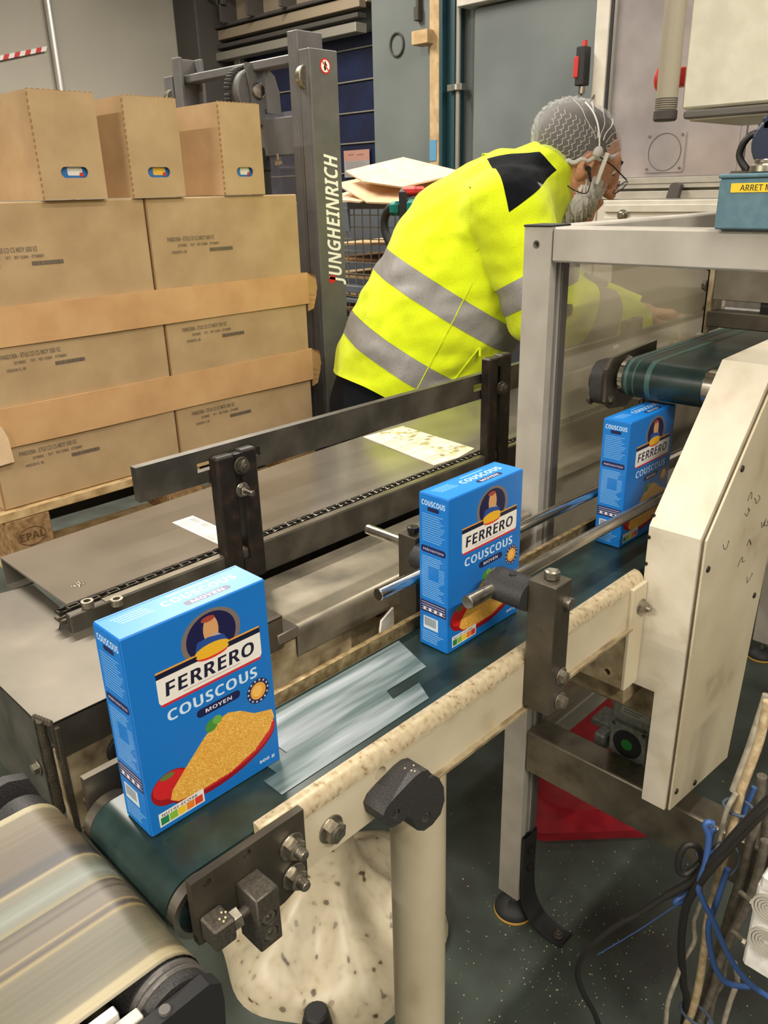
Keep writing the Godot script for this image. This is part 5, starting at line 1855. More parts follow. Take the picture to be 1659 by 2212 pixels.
# ------------------------------------------------------------------------------------------ stacker truck behind the pallet
func build_stacker() -> void:
	var t := thing("stacker_truck", "dark grey pallet stacker mast with white lettering behind the cartons", "stacker", Vector3(1.6, 0, -2.12))
	var b: SurfaceTool
	for s in [0, 1]:
		var o := 0.0 if s == 0 else -0.70
		var m := 1.0 if s == 0 else -1.0
		var zc := -1.77 if s == 0 else -2.47
		# outer mast: channel
		b = mb()
		bx(b, 1.548, 1.645, 0.06, 1.745, zc, zc - m * 0.012, 0.002)
		bx(b, 1.548, 1.56, 0.06, 1.745, zc - m * 0.012, zc - m * 0.045, 0.002)
		bx(b, 1.633, 1.645, 0.06, 1.745, zc - m * 0.012, zc - m * 0.045, 0.002)
		var om := part(t, "outer_mast", b, M.mast)
		if s == 0:
			# text runs up the mast
			var tm := letters("JUNGHEINRICH", font_bold, 0.030, 0.0006)
			var ab := tm.get_aabb()
			var k := 0.335 / ab.size.x
			piece(om, "lettering", tm, M.white_letter, Transform3D(Basis(Vector3(0, 1, 0) * k, Vector3(-1, 0.2, 0) * 1.62, Vector3(0, 0, 1)), Vector3(1.605, 1.327, -1.7695)))
			b = mb()
			prism(b, Transform3D(Basis.IDENTITY, Vector3(0, 0, -1.7698)), PackedVector2Array([Vector2(1.586, 1.153), Vector2(1.576, 1.166), Vector2(1.586, 1.182), Vector2(1.592, 1.176), Vector2(1.602, 1.178), Vector2(1.603, 1.16), Vector2(1.592, 1.16)]), 0.0006)
			part(om, "arrow_mark", b, M.red_letter, "red arrow mark before the lettering")
			b = mb()
			cyl(b, Vector3(1.60, 1.706, -1.77), Vector3(1.60, 1.706, -1.7692), 0.0185, 0.0185, 32)
			var st := part(om, "warning_sticker", b, M.red_letter, "round red and white no-riding sticker")
			b = mb()
			cyl(b, Vector3(1.60, 1.706, -1.77), Vector3(1.60, 1.706, -1.7688), 0.0145, 0.0145, 32)
			part(st, "sticker_field", b, M.white_letter)
			b = mb()
			prism(b, Transform3D(Basis.IDENTITY, Vector3(0, 0, -1.7689)), PackedVector2Array([Vector2(1.596, 1.696), Vector2(1.601, 1.696), Vector2(1.6025, 1.705), Vector2(1.6065, 1.708), Vector2(1.602, 1.713), Vector2(1.602, 1.717), Vector2(1.598, 1.717), Vector2(1.5975, 1.709), Vector2(1.594, 1.704)]), 0.0004)
			part(st, "sticker_figure", b, M.ink)
			b = mb()
			box(b, Vector3(-0.0145, -0.0016, 0), Vector3(0.0145, 0.0016, 0.0005), 0.0, Transform3D(Basis(Vector3(0, 0, 1), deg_to_rad(-45)), Vector3(1.60, 1.706, -1.7687)))
			part(st, "sticker_bar", b, M.red_letter)
		# inner mast, a little taller
		var zi := zc - m * 0.05
		b = mb()
		bx(b, 1.552, 1.64, 0.10, 1.792, zi, zi - m * 0.01, 0.002)
		bx(b, 1.552, 1.564, 0.10, 1.792, zi - m * 0.01, zi - m * 0.042, 0.002)
		bx(b, 1.628, 1.64, 0.10, 1.792, zi - m * 0.01, zi - m * 0.042, 0.002)
		part(t, "inner_mast", b, M.mast)
		b = mb()
		cyl(b, Vector3(1.557, 1.68, zc - m * 0.02), Vector3(1.557, 1.68, zc - m * 0.04), 0.03, 0.03, 24, true, 0.002)
		part(t, "mast_roller", b, M.bolt_steel)
	# cross members
	b = mb()
	bx(b, 1.575, 1.62, 1.722, 1.745, -2.42, -1.85, 0.003)
	part(t, "top_crossbar", b, M.mast)
	b = mb()
	bx(b, 1.60, 1.63, 1.50, 1.60, -2.42, -1.85, 0.003)
	part(t, "middle_crossbar", b, M.mast)
	b = mb()
	bx(b, 1.60, 1.63, 0.12, 0.3, -2.42, -1.85, 0.003)
	part(t, "lower_crossbar", b, M.mast)
	# chain pulley with side plate and lift chain
	b = mb()
	cyl(b, Vector3(1.585, 1.672, -2.09), Vector3(1.585, 1.672, -2.06), 0.058, 0.058, 40, true, 0.004)
	part(t, "pulley", b, M.mast)
	b = mb()
	prism(b, Transform3D(Basis.IDENTITY, Vector3(0, 0, -2.056)), PackedVector2Array([Vector2(1.553, 1.742), Vector2(1.60, 1.742), Vector2(1.625, 1.715), Vector2(1.63, 1.67), Vector2(1.61, 1.65), Vector2(1.61, 1.585), Vector2(1.57, 1.585), Vector2(1.566, 1.66)]), 0.008)
	part(t, "pulley_plate", b, M.mast)
	b = mb()
	prism(b, Transform3D(Basis.IDENTITY, Vector3(0, 0, -2.03)), PackedVector2Array([Vector2(1.60, 1.735), Vector2(1.634, 1.71), Vector2(1.648, 1.67), Vector2(1.65, 1.61), Vector2(1.60, 1.615)]), 0.006)
	part(t, "pulley_guard", b, M.mast)
	b = mb()
	cyl(b, Vector3(1.588, 1.672, -2.05), Vector3(1.588, 1.672, -2.038), 0.022, 0.02, 28, true, 0.002)
	part(t, "pulley_pin", b, M.bright_steel)
	for k in 22:
		b = mb()
		var a := PI * 0.5 + k * 0.16
		var c := Vector3(1.585, 1.672, -2.10) + Vector3(cos(a) * 0.064, sin(a) * 0.064, 0)
		if k > 9:
			c = Vector3(1.521, 1.672 - (k - 9) * 0.0102, -2.10)
		bx(b, c.x - 0.006, c.x + 0.006, c.y - 0.0042, c.y + 0.0042, c.z - 0.012, c.z + 0.012, 0.0015)
		part(t, "lift_chain_link", b, M.mast_dark)
	# lift cylinder and clear screen
	b = mb()
	cyl(b, Vector3(1.60, 1.0, -2.08), Vector3(1.60, 1.60, -2.08), 0.018, 0.018, 24)
	part(t, "piston_rod", b, M.chrome)
	b = mb()
	cyl(b, Vector3(1.60, 0.1, -2.08), Vector3(1.60, 1.46, -2.08), 0.032, 0.032, 24)
	part(t, "lift_cylinder", b, M.mast_dark)
	b = mb()
	cyl(b, Vector3(1.60, 1.46, -2.08), Vector3(1.60, 1.525, -2.08), 0.034, 0.03, 24, true, 0.004)
	part(t, "cylinder_gland", b, M.black_rubber)
	bolt(t, Vector3(1.60, 1.475, -1.99), Vector3.UP, 0.012, M.chrome, 0.02)
	b = mb()
	bx(b, 1.66, 1.664, 0.7, 1.62, -2.40, -1.86)
	part(t, "clear_screen", b, M.mask_plastic, "clear plastic safety screen")
	# body and forks
	b = mb()
	bx(b, 1.69, 2.15, 0.08, 0.72, -2.45, -1.80, 0.03)
	part(t, "truck_body", b, M.mast_dark)
	b = mb()
	bx(b, 1.70, 2.14, 0.722, 0.79, -2.43, -1.82, 0.02)
	part(t, "truck_top", b, M.truck_orange)
	for z in [-1.93, -2.27]:
		b = mb()
		bx(b, 0.6, 1.55, 0.643, 0.695, z - 0.07, z, 0.005)
		part(t, "fork", b, M.mast_dark)
	b = mb()
	bx(b, 1.52, 1.548, 0.645, 1.0, -2.40, -1.85, 0.004)
	part(t, "fork_carriage", b, M.mast_dark)
	for z in [-1.85, -2.39]:
		b = mb()
		bx(b, 0.55, 1.70, 0.05, 0.11, z - 0.06, z + 0.06, 0.006)
		cyl(b, Vector3(0.62, 0.04, z - 0.04), Vector3(0.62, 0.04, z + 0.04), 0.04, 0.04, 20)
		cyl(b, Vector3(1.95, 0.07, z - 0.04), Vector3(1.95, 0.07, z + 0.04), 0.07, 0.07, 20)
		part(t, "straddle_leg", b, M.mast_dark)

# ------------------------------------------------------------------------------------------ things farther back
func build_background() -> void:
	var b: SurfaceTool
	# wire mesh container with cardboard on top
	var t := thing("mesh_container", "grey wire mesh container full of cardboard behind the mast", "container", Vector3(2.75, 0, -2.5))
	for q in [[1.33, 0.03], [0.985, 0.03], [0.94, 0.02], [0.14, 0.05]]:
		b = mb()
		bx(b, 2.49, 2.52, q[0], q[0] + q[1], -3.1, -1.95, 0.003)
		part(t, "frame_rail", b, M.mesh_frame)
	for z in [-3.1, -1.98]:
		b = mb()
		bx(b, 2.49, 2.53, 0.0, 1.36, z, z + 0.035, 0.003)
		part(t, "frame_post", b, M.mesh_frame)
	b = mb()
	bx(b, 2.488, 2.492, 1.24, 1.335, -2.76, -2.64, 0.001)
	part(t, "name_plate", b, M.mesh_frame)
	for k in 23:
		b = mb()
		var z := -3.06 + k * 0.048
		bx(b, 2.5, 2.504, 0.16, 1.33, z, z + 0.004)
		part(t, "mesh_wire", b, M.wire)
	for k in 24:
		b = mb()
		var y := 0.20 + k * 0.048
		bx(b, 2.496, 2.5, y, y + 0.004, -3.08, -1.97)
		part(t, "mesh_wire", b, M.wire)
	for s in [[2.53, 3.35, -3.1, -3.07], [2.53, 3.35, -1.98, -1.95], [3.32, 3.35, -3.1, -1.95]]:
		b = mb()
		bx(b, s[0], s[1], 0.14, 1.36, s[2], s[3], 0.002)
		part(t, "side_panel", b, M.mesh_frame)
	b = mb()
	bx(b, 2.53, 3.32, 0.12, 0.15, -3.07, -1.98)
	part(t, "base", b, M.mesh_frame)
	var g := RandomNumberGenerator.new()
	g.seed = 8
	var ordinal := ["lowest", "second", "third", "fourth", "fifth", "sixth", "seventh", "eighth", "ninth", "tenth", "eleventh", "twelfth", "thirteenth", "topmost"]
	for k in 14:
		var y := 0.17 + k * 0.077
		b = mb()
		var w := g.randf_range(0.35, 0.5)
		box(b, Vector3(-0.28, -0.005, -w), Vector3(0.28, 0.005, w), 0.001, Transform3D(Basis.from_euler(Vector3(g.randf_range(-0.035, 0.035), g.randf_range(-0.1, 0.1), g.randf_range(-0.02, 0.02))), Vector3(2.88 + g.randf_range(-0.03, 0.03), y + 0.02, -2.52)))
		single("cardboard_sheet", b, M.carton if k % 3 else M.carton_edge, "flattened brown cardboard sheet in the mesh container, %s counted from the bottom" % ordinal[k], "cardboard", "flattened sheets in the mesh container")
	# folded boards on top
	var boards := [[[2.38, 1.432, -2.60], [2.38, 1.360, -2.42], [2.38, 1.352, -2.20], [2.75, 1.43, -2.15], [2.75, 1.48, -2.60], "pale cardboard blank lying on the mesh container, lower of the bent pair"], [[2.40, 1.478, -2.56], [2.40, 1.436, -2.46], [2.40, 1.412, -2.25], [2.72, 1.46, -2.2], [2.72, 1.53, -2.54], "pale cardboard blank bent on top of the pile in the mesh container"], [[2.36, 1.372, -2.66], [2.36, 1.366, -2.5], [2.36, 1.362, -2.45], [2.6, 1.40, -2.4], [2.6, 1.42, -2.66], "small pale cardboard blank lowest on the mesh container rim"]]
	for q in boards:
		b = mb()
		var P := []
		for i in 5:
			P.append(Vector3(q[i][0], q[i][1], q[i][2]))
		var c: Vector3 = (P[0] + P[1] + P[2] + P[3] + P[4]) / 5.0 + Vector3(0, 0.01, 0)
		for i in 5:
			var A: Vector3 = P[i]
			var B: Vector3 = P[(i + 1) % 5]
			var n := (B - A).cross(c - A).normalized()
			if n.y < 0:
				n = -n
			tri(b, A, B, c, n, n, n)
			var dn := Vector3(0, -0.006, 0)
			tri(b, A + dn, B + dn, c + dn, -n, -n, -n)
			var sn := (A + B - c * 2.0).normalized()
			quad(b, A, B, B + dn, A + dn, sn)
		single("cardboard_blank", b, M.carton_pale, q[5], "cardboard", "cardboard blanks on the mesh container")
	# handle of a pallet truck
	t = thing("truck_tiller", "black and green tiller head with a red cap behind the worker", "tiller", Vector3(2.3, 0, -2.15))
	b = mb()
	bx(b, 2.28, 2.33, 1.215, 1.405, -2.165, -2.115, 0.012)
	part(t, "tiller_head", b, M.switch_black)
	b = mb()
	tube(b, smooth_path([Vector3(2.3, 1.34, -2.15), Vector3(2.3, 1.345, -2.20), Vector3(2.3, 1.31, -2.245), Vector3(2.3, 1.25, -2.245), Vector3(2.3, 1.19, -2.20), Vector3(2.3, 1.18, -2.16)], 5), 0.016, 10)
	part(t, "handle_loop", b, M.switch_black)
	b = mb()
	tube(b, smooth_path([Vector3(2.3, 1.36, -2.13), Vector3(2.3, 1.365, -2.06), Vector3(2.3, 1.31, -2.0), Vector3(2.3, 1.22, -2.0), Vector3(2.3, 1.17, -2.08), Vector3(2.3, 1.18, -2.14)], 5), 0.016, 10)
	part(t, "handle_loop", b, M.switch_black)
	b = mb()
	bx(b, 2.27, 2.335, 1.312, 1.362, -2.205, -2.16, 0.012)
	part(t, "thumb_switch", b, M.truck_green)
	b = mb()
	bx(b, 2.27, 2.335, 1.31, 1.37, -2.12, -2.055, 0.014)
	part(t, "thumb_switch", b, M.truck_green)
	b = mb()
	bx(b, 2.285, 2.345, 1.38, 1.412, -2.15, -2.075, 0.01)
	part(t, "stop_button", b, M.switch_red)
	b = mb()
	cyl(b, Vector3(2.305, 0.1, -2.14), Vector3(2.305, 1.24, -2.14), 0.022, 0.022, 16)
	part(t, "tiller_arm", b, M.switch_black)
	b = mb()
	bx(b, 2.18, 2.42, 0.0, 0.26, -2.3, -1.98, 0.03)
	part(t, "truck_base", b, M.truck_orange)
	# machine with plastic panels
	t = thing("packing_machine", "white framed machine with shiny plastic panels behind the guard", "machine", Vector3(2.9, 0, -0.9))
	b = mb()
	bx(b, 2.6, 2.66, 0.1, 2.6, -1.578, -1.528, 0.003)
	part(t, "frame_post", b, M.machine_white)
	b = mb()
	bx(b, 2.598, 2.604, 1.43, 2.6, -1.524, -1.514, 0.0005)
	part(t, "rubber_seal", b, M.black_rubber)
	b = mb()
	bx(b, 2.615, 2.625, 1.42, 2.6, -1.512, -1.072, 0.001)
	var pan := part(t, "plastic_panel", b, M.machine_panel)
	b = mb()
	bx(b, 2.61, 2.64, 1.42, 2.6, -1.07, -1.055, 0.002)
	part(t, "panel_strip", b, M.machine_panel)
	b = mb()
	bx(b, 2.615, 2.625, 1.42, 2.6, -1.052, 0.3, 0.001)
	part(t, "plastic_panel", b, M.machine_panel)
	# square cover plate with a round port
	b = mb()
	prism(b, Transform3D(Basis(Vector3(0, 0, 1), Vector3(0, 1, 0), Vector3(-1, 0, 0)), Vector3(2.615, 0, 0)), rounded(0.132, 0.118, 0.006, 3, Vector2(-1.305, 1.492)), 0.004)
	var cov := part(pan, "port_cover", b, M.machine_panel)
	b = mb()
	pipe(b, Vector3(2.612, 1.492, -1.305), Vector3(2.6095, 1.492, -1.305), 0.055, 0.0535, 40)
	part(cov, "port_ring", b, M.handle_grey)
	for q in [[-1.36, 1.54], [-1.25, 1.54], [-1.36, 1.444], [-1.25, 1.444]]:
		b = mb()
		cyl(b, Vector3(2.611, q[1], q[0]), Vector3(2.608, q[1], q[0]), 0.0045, 0.004, 12)
		part(cov, "screw", b, M.bolt_steel)
	# warning sticker
	b = mb()
	prism(b, Transform3D(Basis(Vector3(0, 0, 1), Vector3(0, 1, 0), Vector3(-1, 0, 0)), Vector3(2.6145, 0, 0)), PackedVector2Array([Vector2(-1.095 + 0.045, 1.585), Vector2(-1.055 + 0.045, 1.585), Vector2(-1.063 + 0.045, 1.63), Vector2(-1.083 + 0.045, 1.63)]), 0.001)
	part(t, "warning_sticker", b, M.label_yellow)
	for q in [[1.40, 1.418, 2.585, M.alu], [1.375, 1.387, 2.62, M.alu], [1.355, 1.378, 2.585, M.alu], [1.386, 1.40, 2.588, M.alu]]:
		b = mb()
		bx(b, q[2], 2.66, q[0], q[1], -1.526, 0.3, 0.001)
		part(t, "profile_rail", b, q[3])
	b = mb()
	prism(b, Transform3D(Basis(Vector3(0, 0, 1), Vector3(0, 1, 0), Vector3(-1, 0, 0)), Vector3(2.584, 0, 0)), PackedVector2Array([Vector2(-1.262, 1.356), Vector2(-1.225, 1.356), Vector2(-1.217, 1.395), Vector2(-1.235, 1.402), Vector2(-1.252, 1.395)]), 0.02)
	part(t, "rail_clip", b, M.handle_grey)
	b = mb()
	bx(b, 2.56, 2.7, 0.1, 1.352, -1.50, 0.3, 0.003)
	part(t, "lower_panel", b, M.machine_white)
	b = mb()
	bx(b, 2.552, 2.56, 1.315, 1.338, -1.47, 0.3, 0.002)
	bx(b, 2.552, 2.56, 1.262, 1.30, -1.47, 0.3, 0.002)
	part(t, "slide_rail", b, M.machine_white)
	bolt(t, Vector3(2.552, 1.306, -1.40), Vector3.LEFT, 0.014, M.bolt_steel)
	b = mb()
	prism(b, Transform3D(Basis(Vector3(0, 0, 1), Vector3(0, 1, 0), Vector3(-1, 0, 0)), Vector3(2.56, 0, 0)), rounded(0.36, 0.22, 0.02, 5, Vector2(-1.245, 1.12)), 0.004, true)
	part(t, "dark_window", b, M.handle_grey)
	for k in 3:
		b = mb()
		bx(b, 2.54, 2.56, 0.93 - k * 0.16, 0.95 - k * 0.16, -1.5, 0.3, 0.002)
		part(t, "ledge", b, M.alu)
	b = mb()
	bx(b, 2.62, 3.6, 0.1, 2.6, -1.578, -1.53, 0.002)
	part(t, "side_wall", b, M.machine_white)
	b = mb()
	bx(b, 2.6, 3.6, 0.0, 0.1, -1.55, 0.3, 0.003)
	part(t, "plinth", b, M.handle_grey)
	# safety switch on the frame post
	t = thing("safety_switch", "red and black safety switch on the white machine post", "switch", Vector3(2.58, 1.7, -1.6))
	b = mb()
	bx(b, 2.57, 2.61, 1.705, 1.818, -1.625, -1.592, 0.003)
	part(t, "body", b, M.switch_black)
	b = mb()
	bx(b, 2.566, 2.572, 1.728, 1.79, -1.63, -1.612, 0.003)
	part(t, "red_insert", b, M.switch_red)
	b = mb()
	cyl(b, Vector3(2.59, 1.818, -1.606), Vector3(2.59, 1.836, -1.606), 0.009, 0.008, 14)
	part(t, "signal_cap", b, M.switch_red)
	b = mb()
	cyl(b, Vector3(2.59, 1.68, -1.607), Vector3(2.59, 1.705, -1.607), 0.011, 0.011, 16, true, 0.002)
	part(t, "plug", b, M.bright_steel)
	b = mb()
	tube(b, smooth_path([Vector3(2.59, 1.682, -1.607), Vector3(2.59, 1.66, -1.605), Vector3(2.588, 1.652, -1.59), Vector3(2.59, 1.658, -1.572), Vector3(2.6, 1.675, -1.565)], 5), 0.0035, 8)
	part(t, "cable", b, M.cable_grey)
	# hanging control cabinet at the top right
	t = thing("control_cabinet", "pale grey-green control cabinet on a swing tube at the top right", "cabinet", Vector3(1.6, 1.5, -0.6))
	b = mb()
	bx(b, 1.5, 1.72, 1.520, 2.2, -0.7265, -0.24, 0.004)
	part(t, "housing", b, M.cabinet)
	b = mb()
	cyl(b, Vector3(1.49, 1.522, -0.75), Vector3(1.49, 2.6, -0.75), 0.0185, 0.0185, 28)
	part(t, "swing_tube", b, M.arm_grey)
	for k in 5:
		b = mb()
		cyl(b, Vector3(1.49, 1.524 + k * 0.0035, -0.75), Vector3(1.49, 1.5255 + k * 0.0035, -0.75), 0.0191, 0.0191, 28)
		part(t, "tube_groove", b, M.arm_cap)
	b = mb()
	cyl(b, Vector3(1.49, 1.503, -0.75), Vector3(1.49, 1.522, -0.75), 0.0205, 0.0205, 24, true, 0.003)
	part(t, "tube_cap", b, M.arm_cap)
	b = mb()
	bx(b, 1.475, 1.50, 1.503, 1.516, -0.71, -0.24, 0.003)
	part(t, "handle_bar", b, M.handle_grey)
	b = mb()
	bx(b, 1.48, 1.7, 1.499, 1.512, -0.70, -0.24, 0.002)
	part(t, "lower_lip", b, M.arm_grey)
	b = mb()
	cyl(b, Vector3(1.53, 1.575, -0.79), Vector3(1.53, 1.575, -0.757), 0.022, 0.022, 24, true, 0.004)
	bx(b, 1.515, 1.545, 1.56, 1.59, -0.765, -0.72, 0.002)
	part(t, "stop_button", b, M.switch_red)
	# blue motor behind the stop box
	t = thing("blue_motor", "dark blue electric motor behind the control box", "motor", Vector3(1.42, 1.36, -0.5))
	b = mb()
	cyl(b, Vector3(1.40, 1.455, -0.515), Vector3(1.62, 1.455, -0.515), 0.042, 0.042, 24, true, 0.005)
	bx(b, 1.40, 1.6, 1.47, 1.496, -0.545, -0.46, 0.006)
	part(t, "motor_body", b, M.motor_blue)
	for k in 9:
		b = mb()
		var a := PI * 0.35 + k * 0.2
		bx(b, 1.42, 1.6, 1.455 + sin(a) * 0.044 - 0.0015, 1.455 + sin(a) * 0.044 + 0.0015, -0.515 - abs(cos(a)) * 0.046 - 0.004, -0.515 - abs(cos(a)) * 0.038)
		part(t, "cooling_fin", b, M.motor_blue)
	b = mb()
	bx(b, 1.43, 1.62, 1.39, 1.416, -0.60, -0.44, 0.004)
	part(t, "motor_base", b, M.plate_steel)
	bolt(t, Vector3(1.395, 1.47, -0.50), Vector3.LEFT, 0.009, M.bolt_steel, 0.0, true)
	b = mb()
	tube(b, smooth_path([Vector3(1.45, 1.416, -0.575), Vector3(1.45, 1.44, -0.592), Vector3(1.45, 1.468, -0.58), Vector3(1.47, 1.475, -0.555)], 5), 0.006, 8)
	part(t, "cable", b, M.cable_black)
	b = mb()
	bx(b, 1.47, 1.6, 1.24, 1.39, -0.56, -0.5, 0.002)
	part(t, "motor_mount", b, M.plate_steel)

# ------------------------------------------------------------------------------------------ cables, junction box
const CABLES := [
	["beige", [[0.959, 0.774, -0.263], [0.958, 0.712, -0.264], [0.950, 0.636, -0.272], [0.949, 0.618, -0.273], [0.948, 0.593, -0.274], [0.946, 0.555, -0.276], [0.945, 0.515, -0.278], [0.943, 0.477, -0.279], [0.941, 0.429, -0.282], [0.939, 0.383, -0.283], [0.941, 0.312, -0.281], [0.941, 0.243, -0.281], [0.939, 0.203, -0.283], [0.936, 0.156, -0.287], [0.936, 0.02, -0.287]]],
	["pale1", [[0.934, 0.634, -0.274], [0.928, 0.611, -0.279], [0.927, 0.585, -0.281], [0.925, 0.552, -0.283], [0.924, 0.500, -0.284], [0.919, 0.474, -0.289], [0.917, 0.433, -0.291], [0.914, 0.399, -0.294], [0.918, 0.363, -0.290], [0.914, 0.341, -0.294], [0.909, 0.321, -0.299], [0.905, 0.281, -0.303], [0.900, 0.230, -0.308], [0.902, 0.172, -0.307], [0.902, 0.02, -0.307]]],
	["black1", [[0.895, 0.686, -0.221], [0.890, 0.634, -0.243], [0.884, 0.574, -0.266], [0.885, 0.532, -0.282], [0.888, 0.497, -0.296], [0.876, 0.457, -0.325]]],
	["black1b", [[0.902, 0.671, -0.221], [0.895, 0.627, -0.240], [0.886, 0.573, -0.261], [0.882, 0.531, -0.277], [0.883, 0.497, -0.288], [0.884, 0.452, -0.298], [0.893, 0.382, -0.301], [0.907, 0.317, -0.299], [0.921, 0.260, -0.296], [0.937, 0.199, -0.292], [0.937, 0.02, -0.292]]],
	["blue1", [[0.885, 0.611, -0.281], [0.880, 0.614, -0.286], [0.878, 0.607, -0.288], [0.883, 0.586, -0.283], [0.883, 0.545, -0.282], [0.881, 0.506, -0.285], [0.883, 0.487, -0.282], [0.902, 0.433, -0.264], [0.922, 0.370, -0.244], [0.939, 0.330, -0.227], [0.954, 0.303, -0.211], [0.977, 0.275, -0.188]]],
	["blue2", [[0.915, 0.576, -0.286], [0.912, 0.573, -0.289], [0.910, 0.538, -0.290], [0.908, 0.503, -0.293], [0.897, 0.462, -0.304], [0.887, 0.448, -0.314], [0.890, 0.444, -0.311], [0.904, 0.467, -0.297], [0.910, 0.499, -0.291]]],
	["blue3", [[0.928, 0.511, -0.266], [0.924, 0.472, -0.269], [0.921, 0.427, -0.273], [0.919, 0.402, -0.275], [0.924, 0.363, -0.270], [0.935, 0.314, -0.259], [0.950, 0.284, -0.244], [0.973, 0.274, -0.221]]],
	["blue4", [[0.978, 0.622, -0.265], [0.973, 0.577, -0.271], [0.973, 0.538, -0.270], [0.951, 0.510, -0.292], [0.943, 0.500, -0.300]]],
	["ring", [[0.898, 0.557, -0.282], [0.903, 0.569, -0.276], [0.915, 0.568, -0.265], [0.923, 0.552, -0.256], [0.926, 0.529, -0.253], [0.921, 0.508, -0.259]]],
	["grey1", [[1.051, 0.537, -0.263], [1.057, 0.463, -0.257], [1.047, 0.429, -0.266], [1.033, 0.418, -0.280]]],
	["grey2", [[1.012, 0.619, -0.267], [1.015, 0.551, -0.264], [1.012, 0.501, -0.266], [1.010, 0.433, -0.268], [1.006, 0.363, -0.273], [1.003, 0.307, -0.276], [0.999, 0.256, -0.279], [0.996, 0.189, -0.283], [0.993, 0.164, -0.285], [0.993, 0.02, -0.285]]],
	["grey3", [[1.005, 0.520, -0.245], [1.004, 0.459, -0.246], [0.999, 0.390, -0.251], [0.990, 0.335, -0.261], [0.982, 0.277, -0.268], [0.980, 0.225, -0.270], [0.972, 0.164, -0.278], [0.969, 0.127, -0.281], [0.969, 0.02, -0.281]]],
	["grey4", [[1.055, 0.398, -0.266], [1.050, 0.340, -0.271], [1.046, 0.306, -0.275], [1.042, 0.259, -0.279], [1.043, 0.173, -0.278], [1.037, 0.133, -0.284], [1.037, 0.054, -0.284], [1.037, 0.02, -0.284]]],
	["grey5", [[0.995, 0.760, -0.276], [0.989, 0.677, -0.283], [0.983, 0.624, -0.289], [0.980, 0.598, -0.292]]],
	["pale2", [[0.981, 0.295, -0.248], [0.986, 0.272, -0.243], [0.988, 0.251, -0.241], [0.985, 0.215, -0.244], [0.982, 0.159, -0.247], [0.982, 0.137, -0.247], [0.982, 0.02, -0.247]]],
	["loop", [[0.903, 0.520, -0.291], [0.898, 0.544, -0.296], [0.892, 0.555, -0.302], [0.884, 0.555, -0.310], [0.879, 0.541, -0.315], [0.878, 0.522, -0.316], [0.881, 0.508, -0.313], [0.887, 0.504, -0.306], [0.895, 0.513, -0.299], [0.900, 0.524, -0.294]]],
	["thin", [[0.890, 0.442, -0.311], [0.878, 0.363, -0.358], [0.861, 0.282, -0.411]]],
	["floor", [[0.876, 0.457, -0.325], [0.861, 0.413, -0.354], [0.848, 0.378, -0.381], [0.831, 0.320, -0.413], [0.831, 0.263, -0.427], [0.848, 0.203, -0.424], [0.873, 0.140, -0.413], [0.901, 0.06, -0.400], [0.95, 0.01, -0.38]]],
]

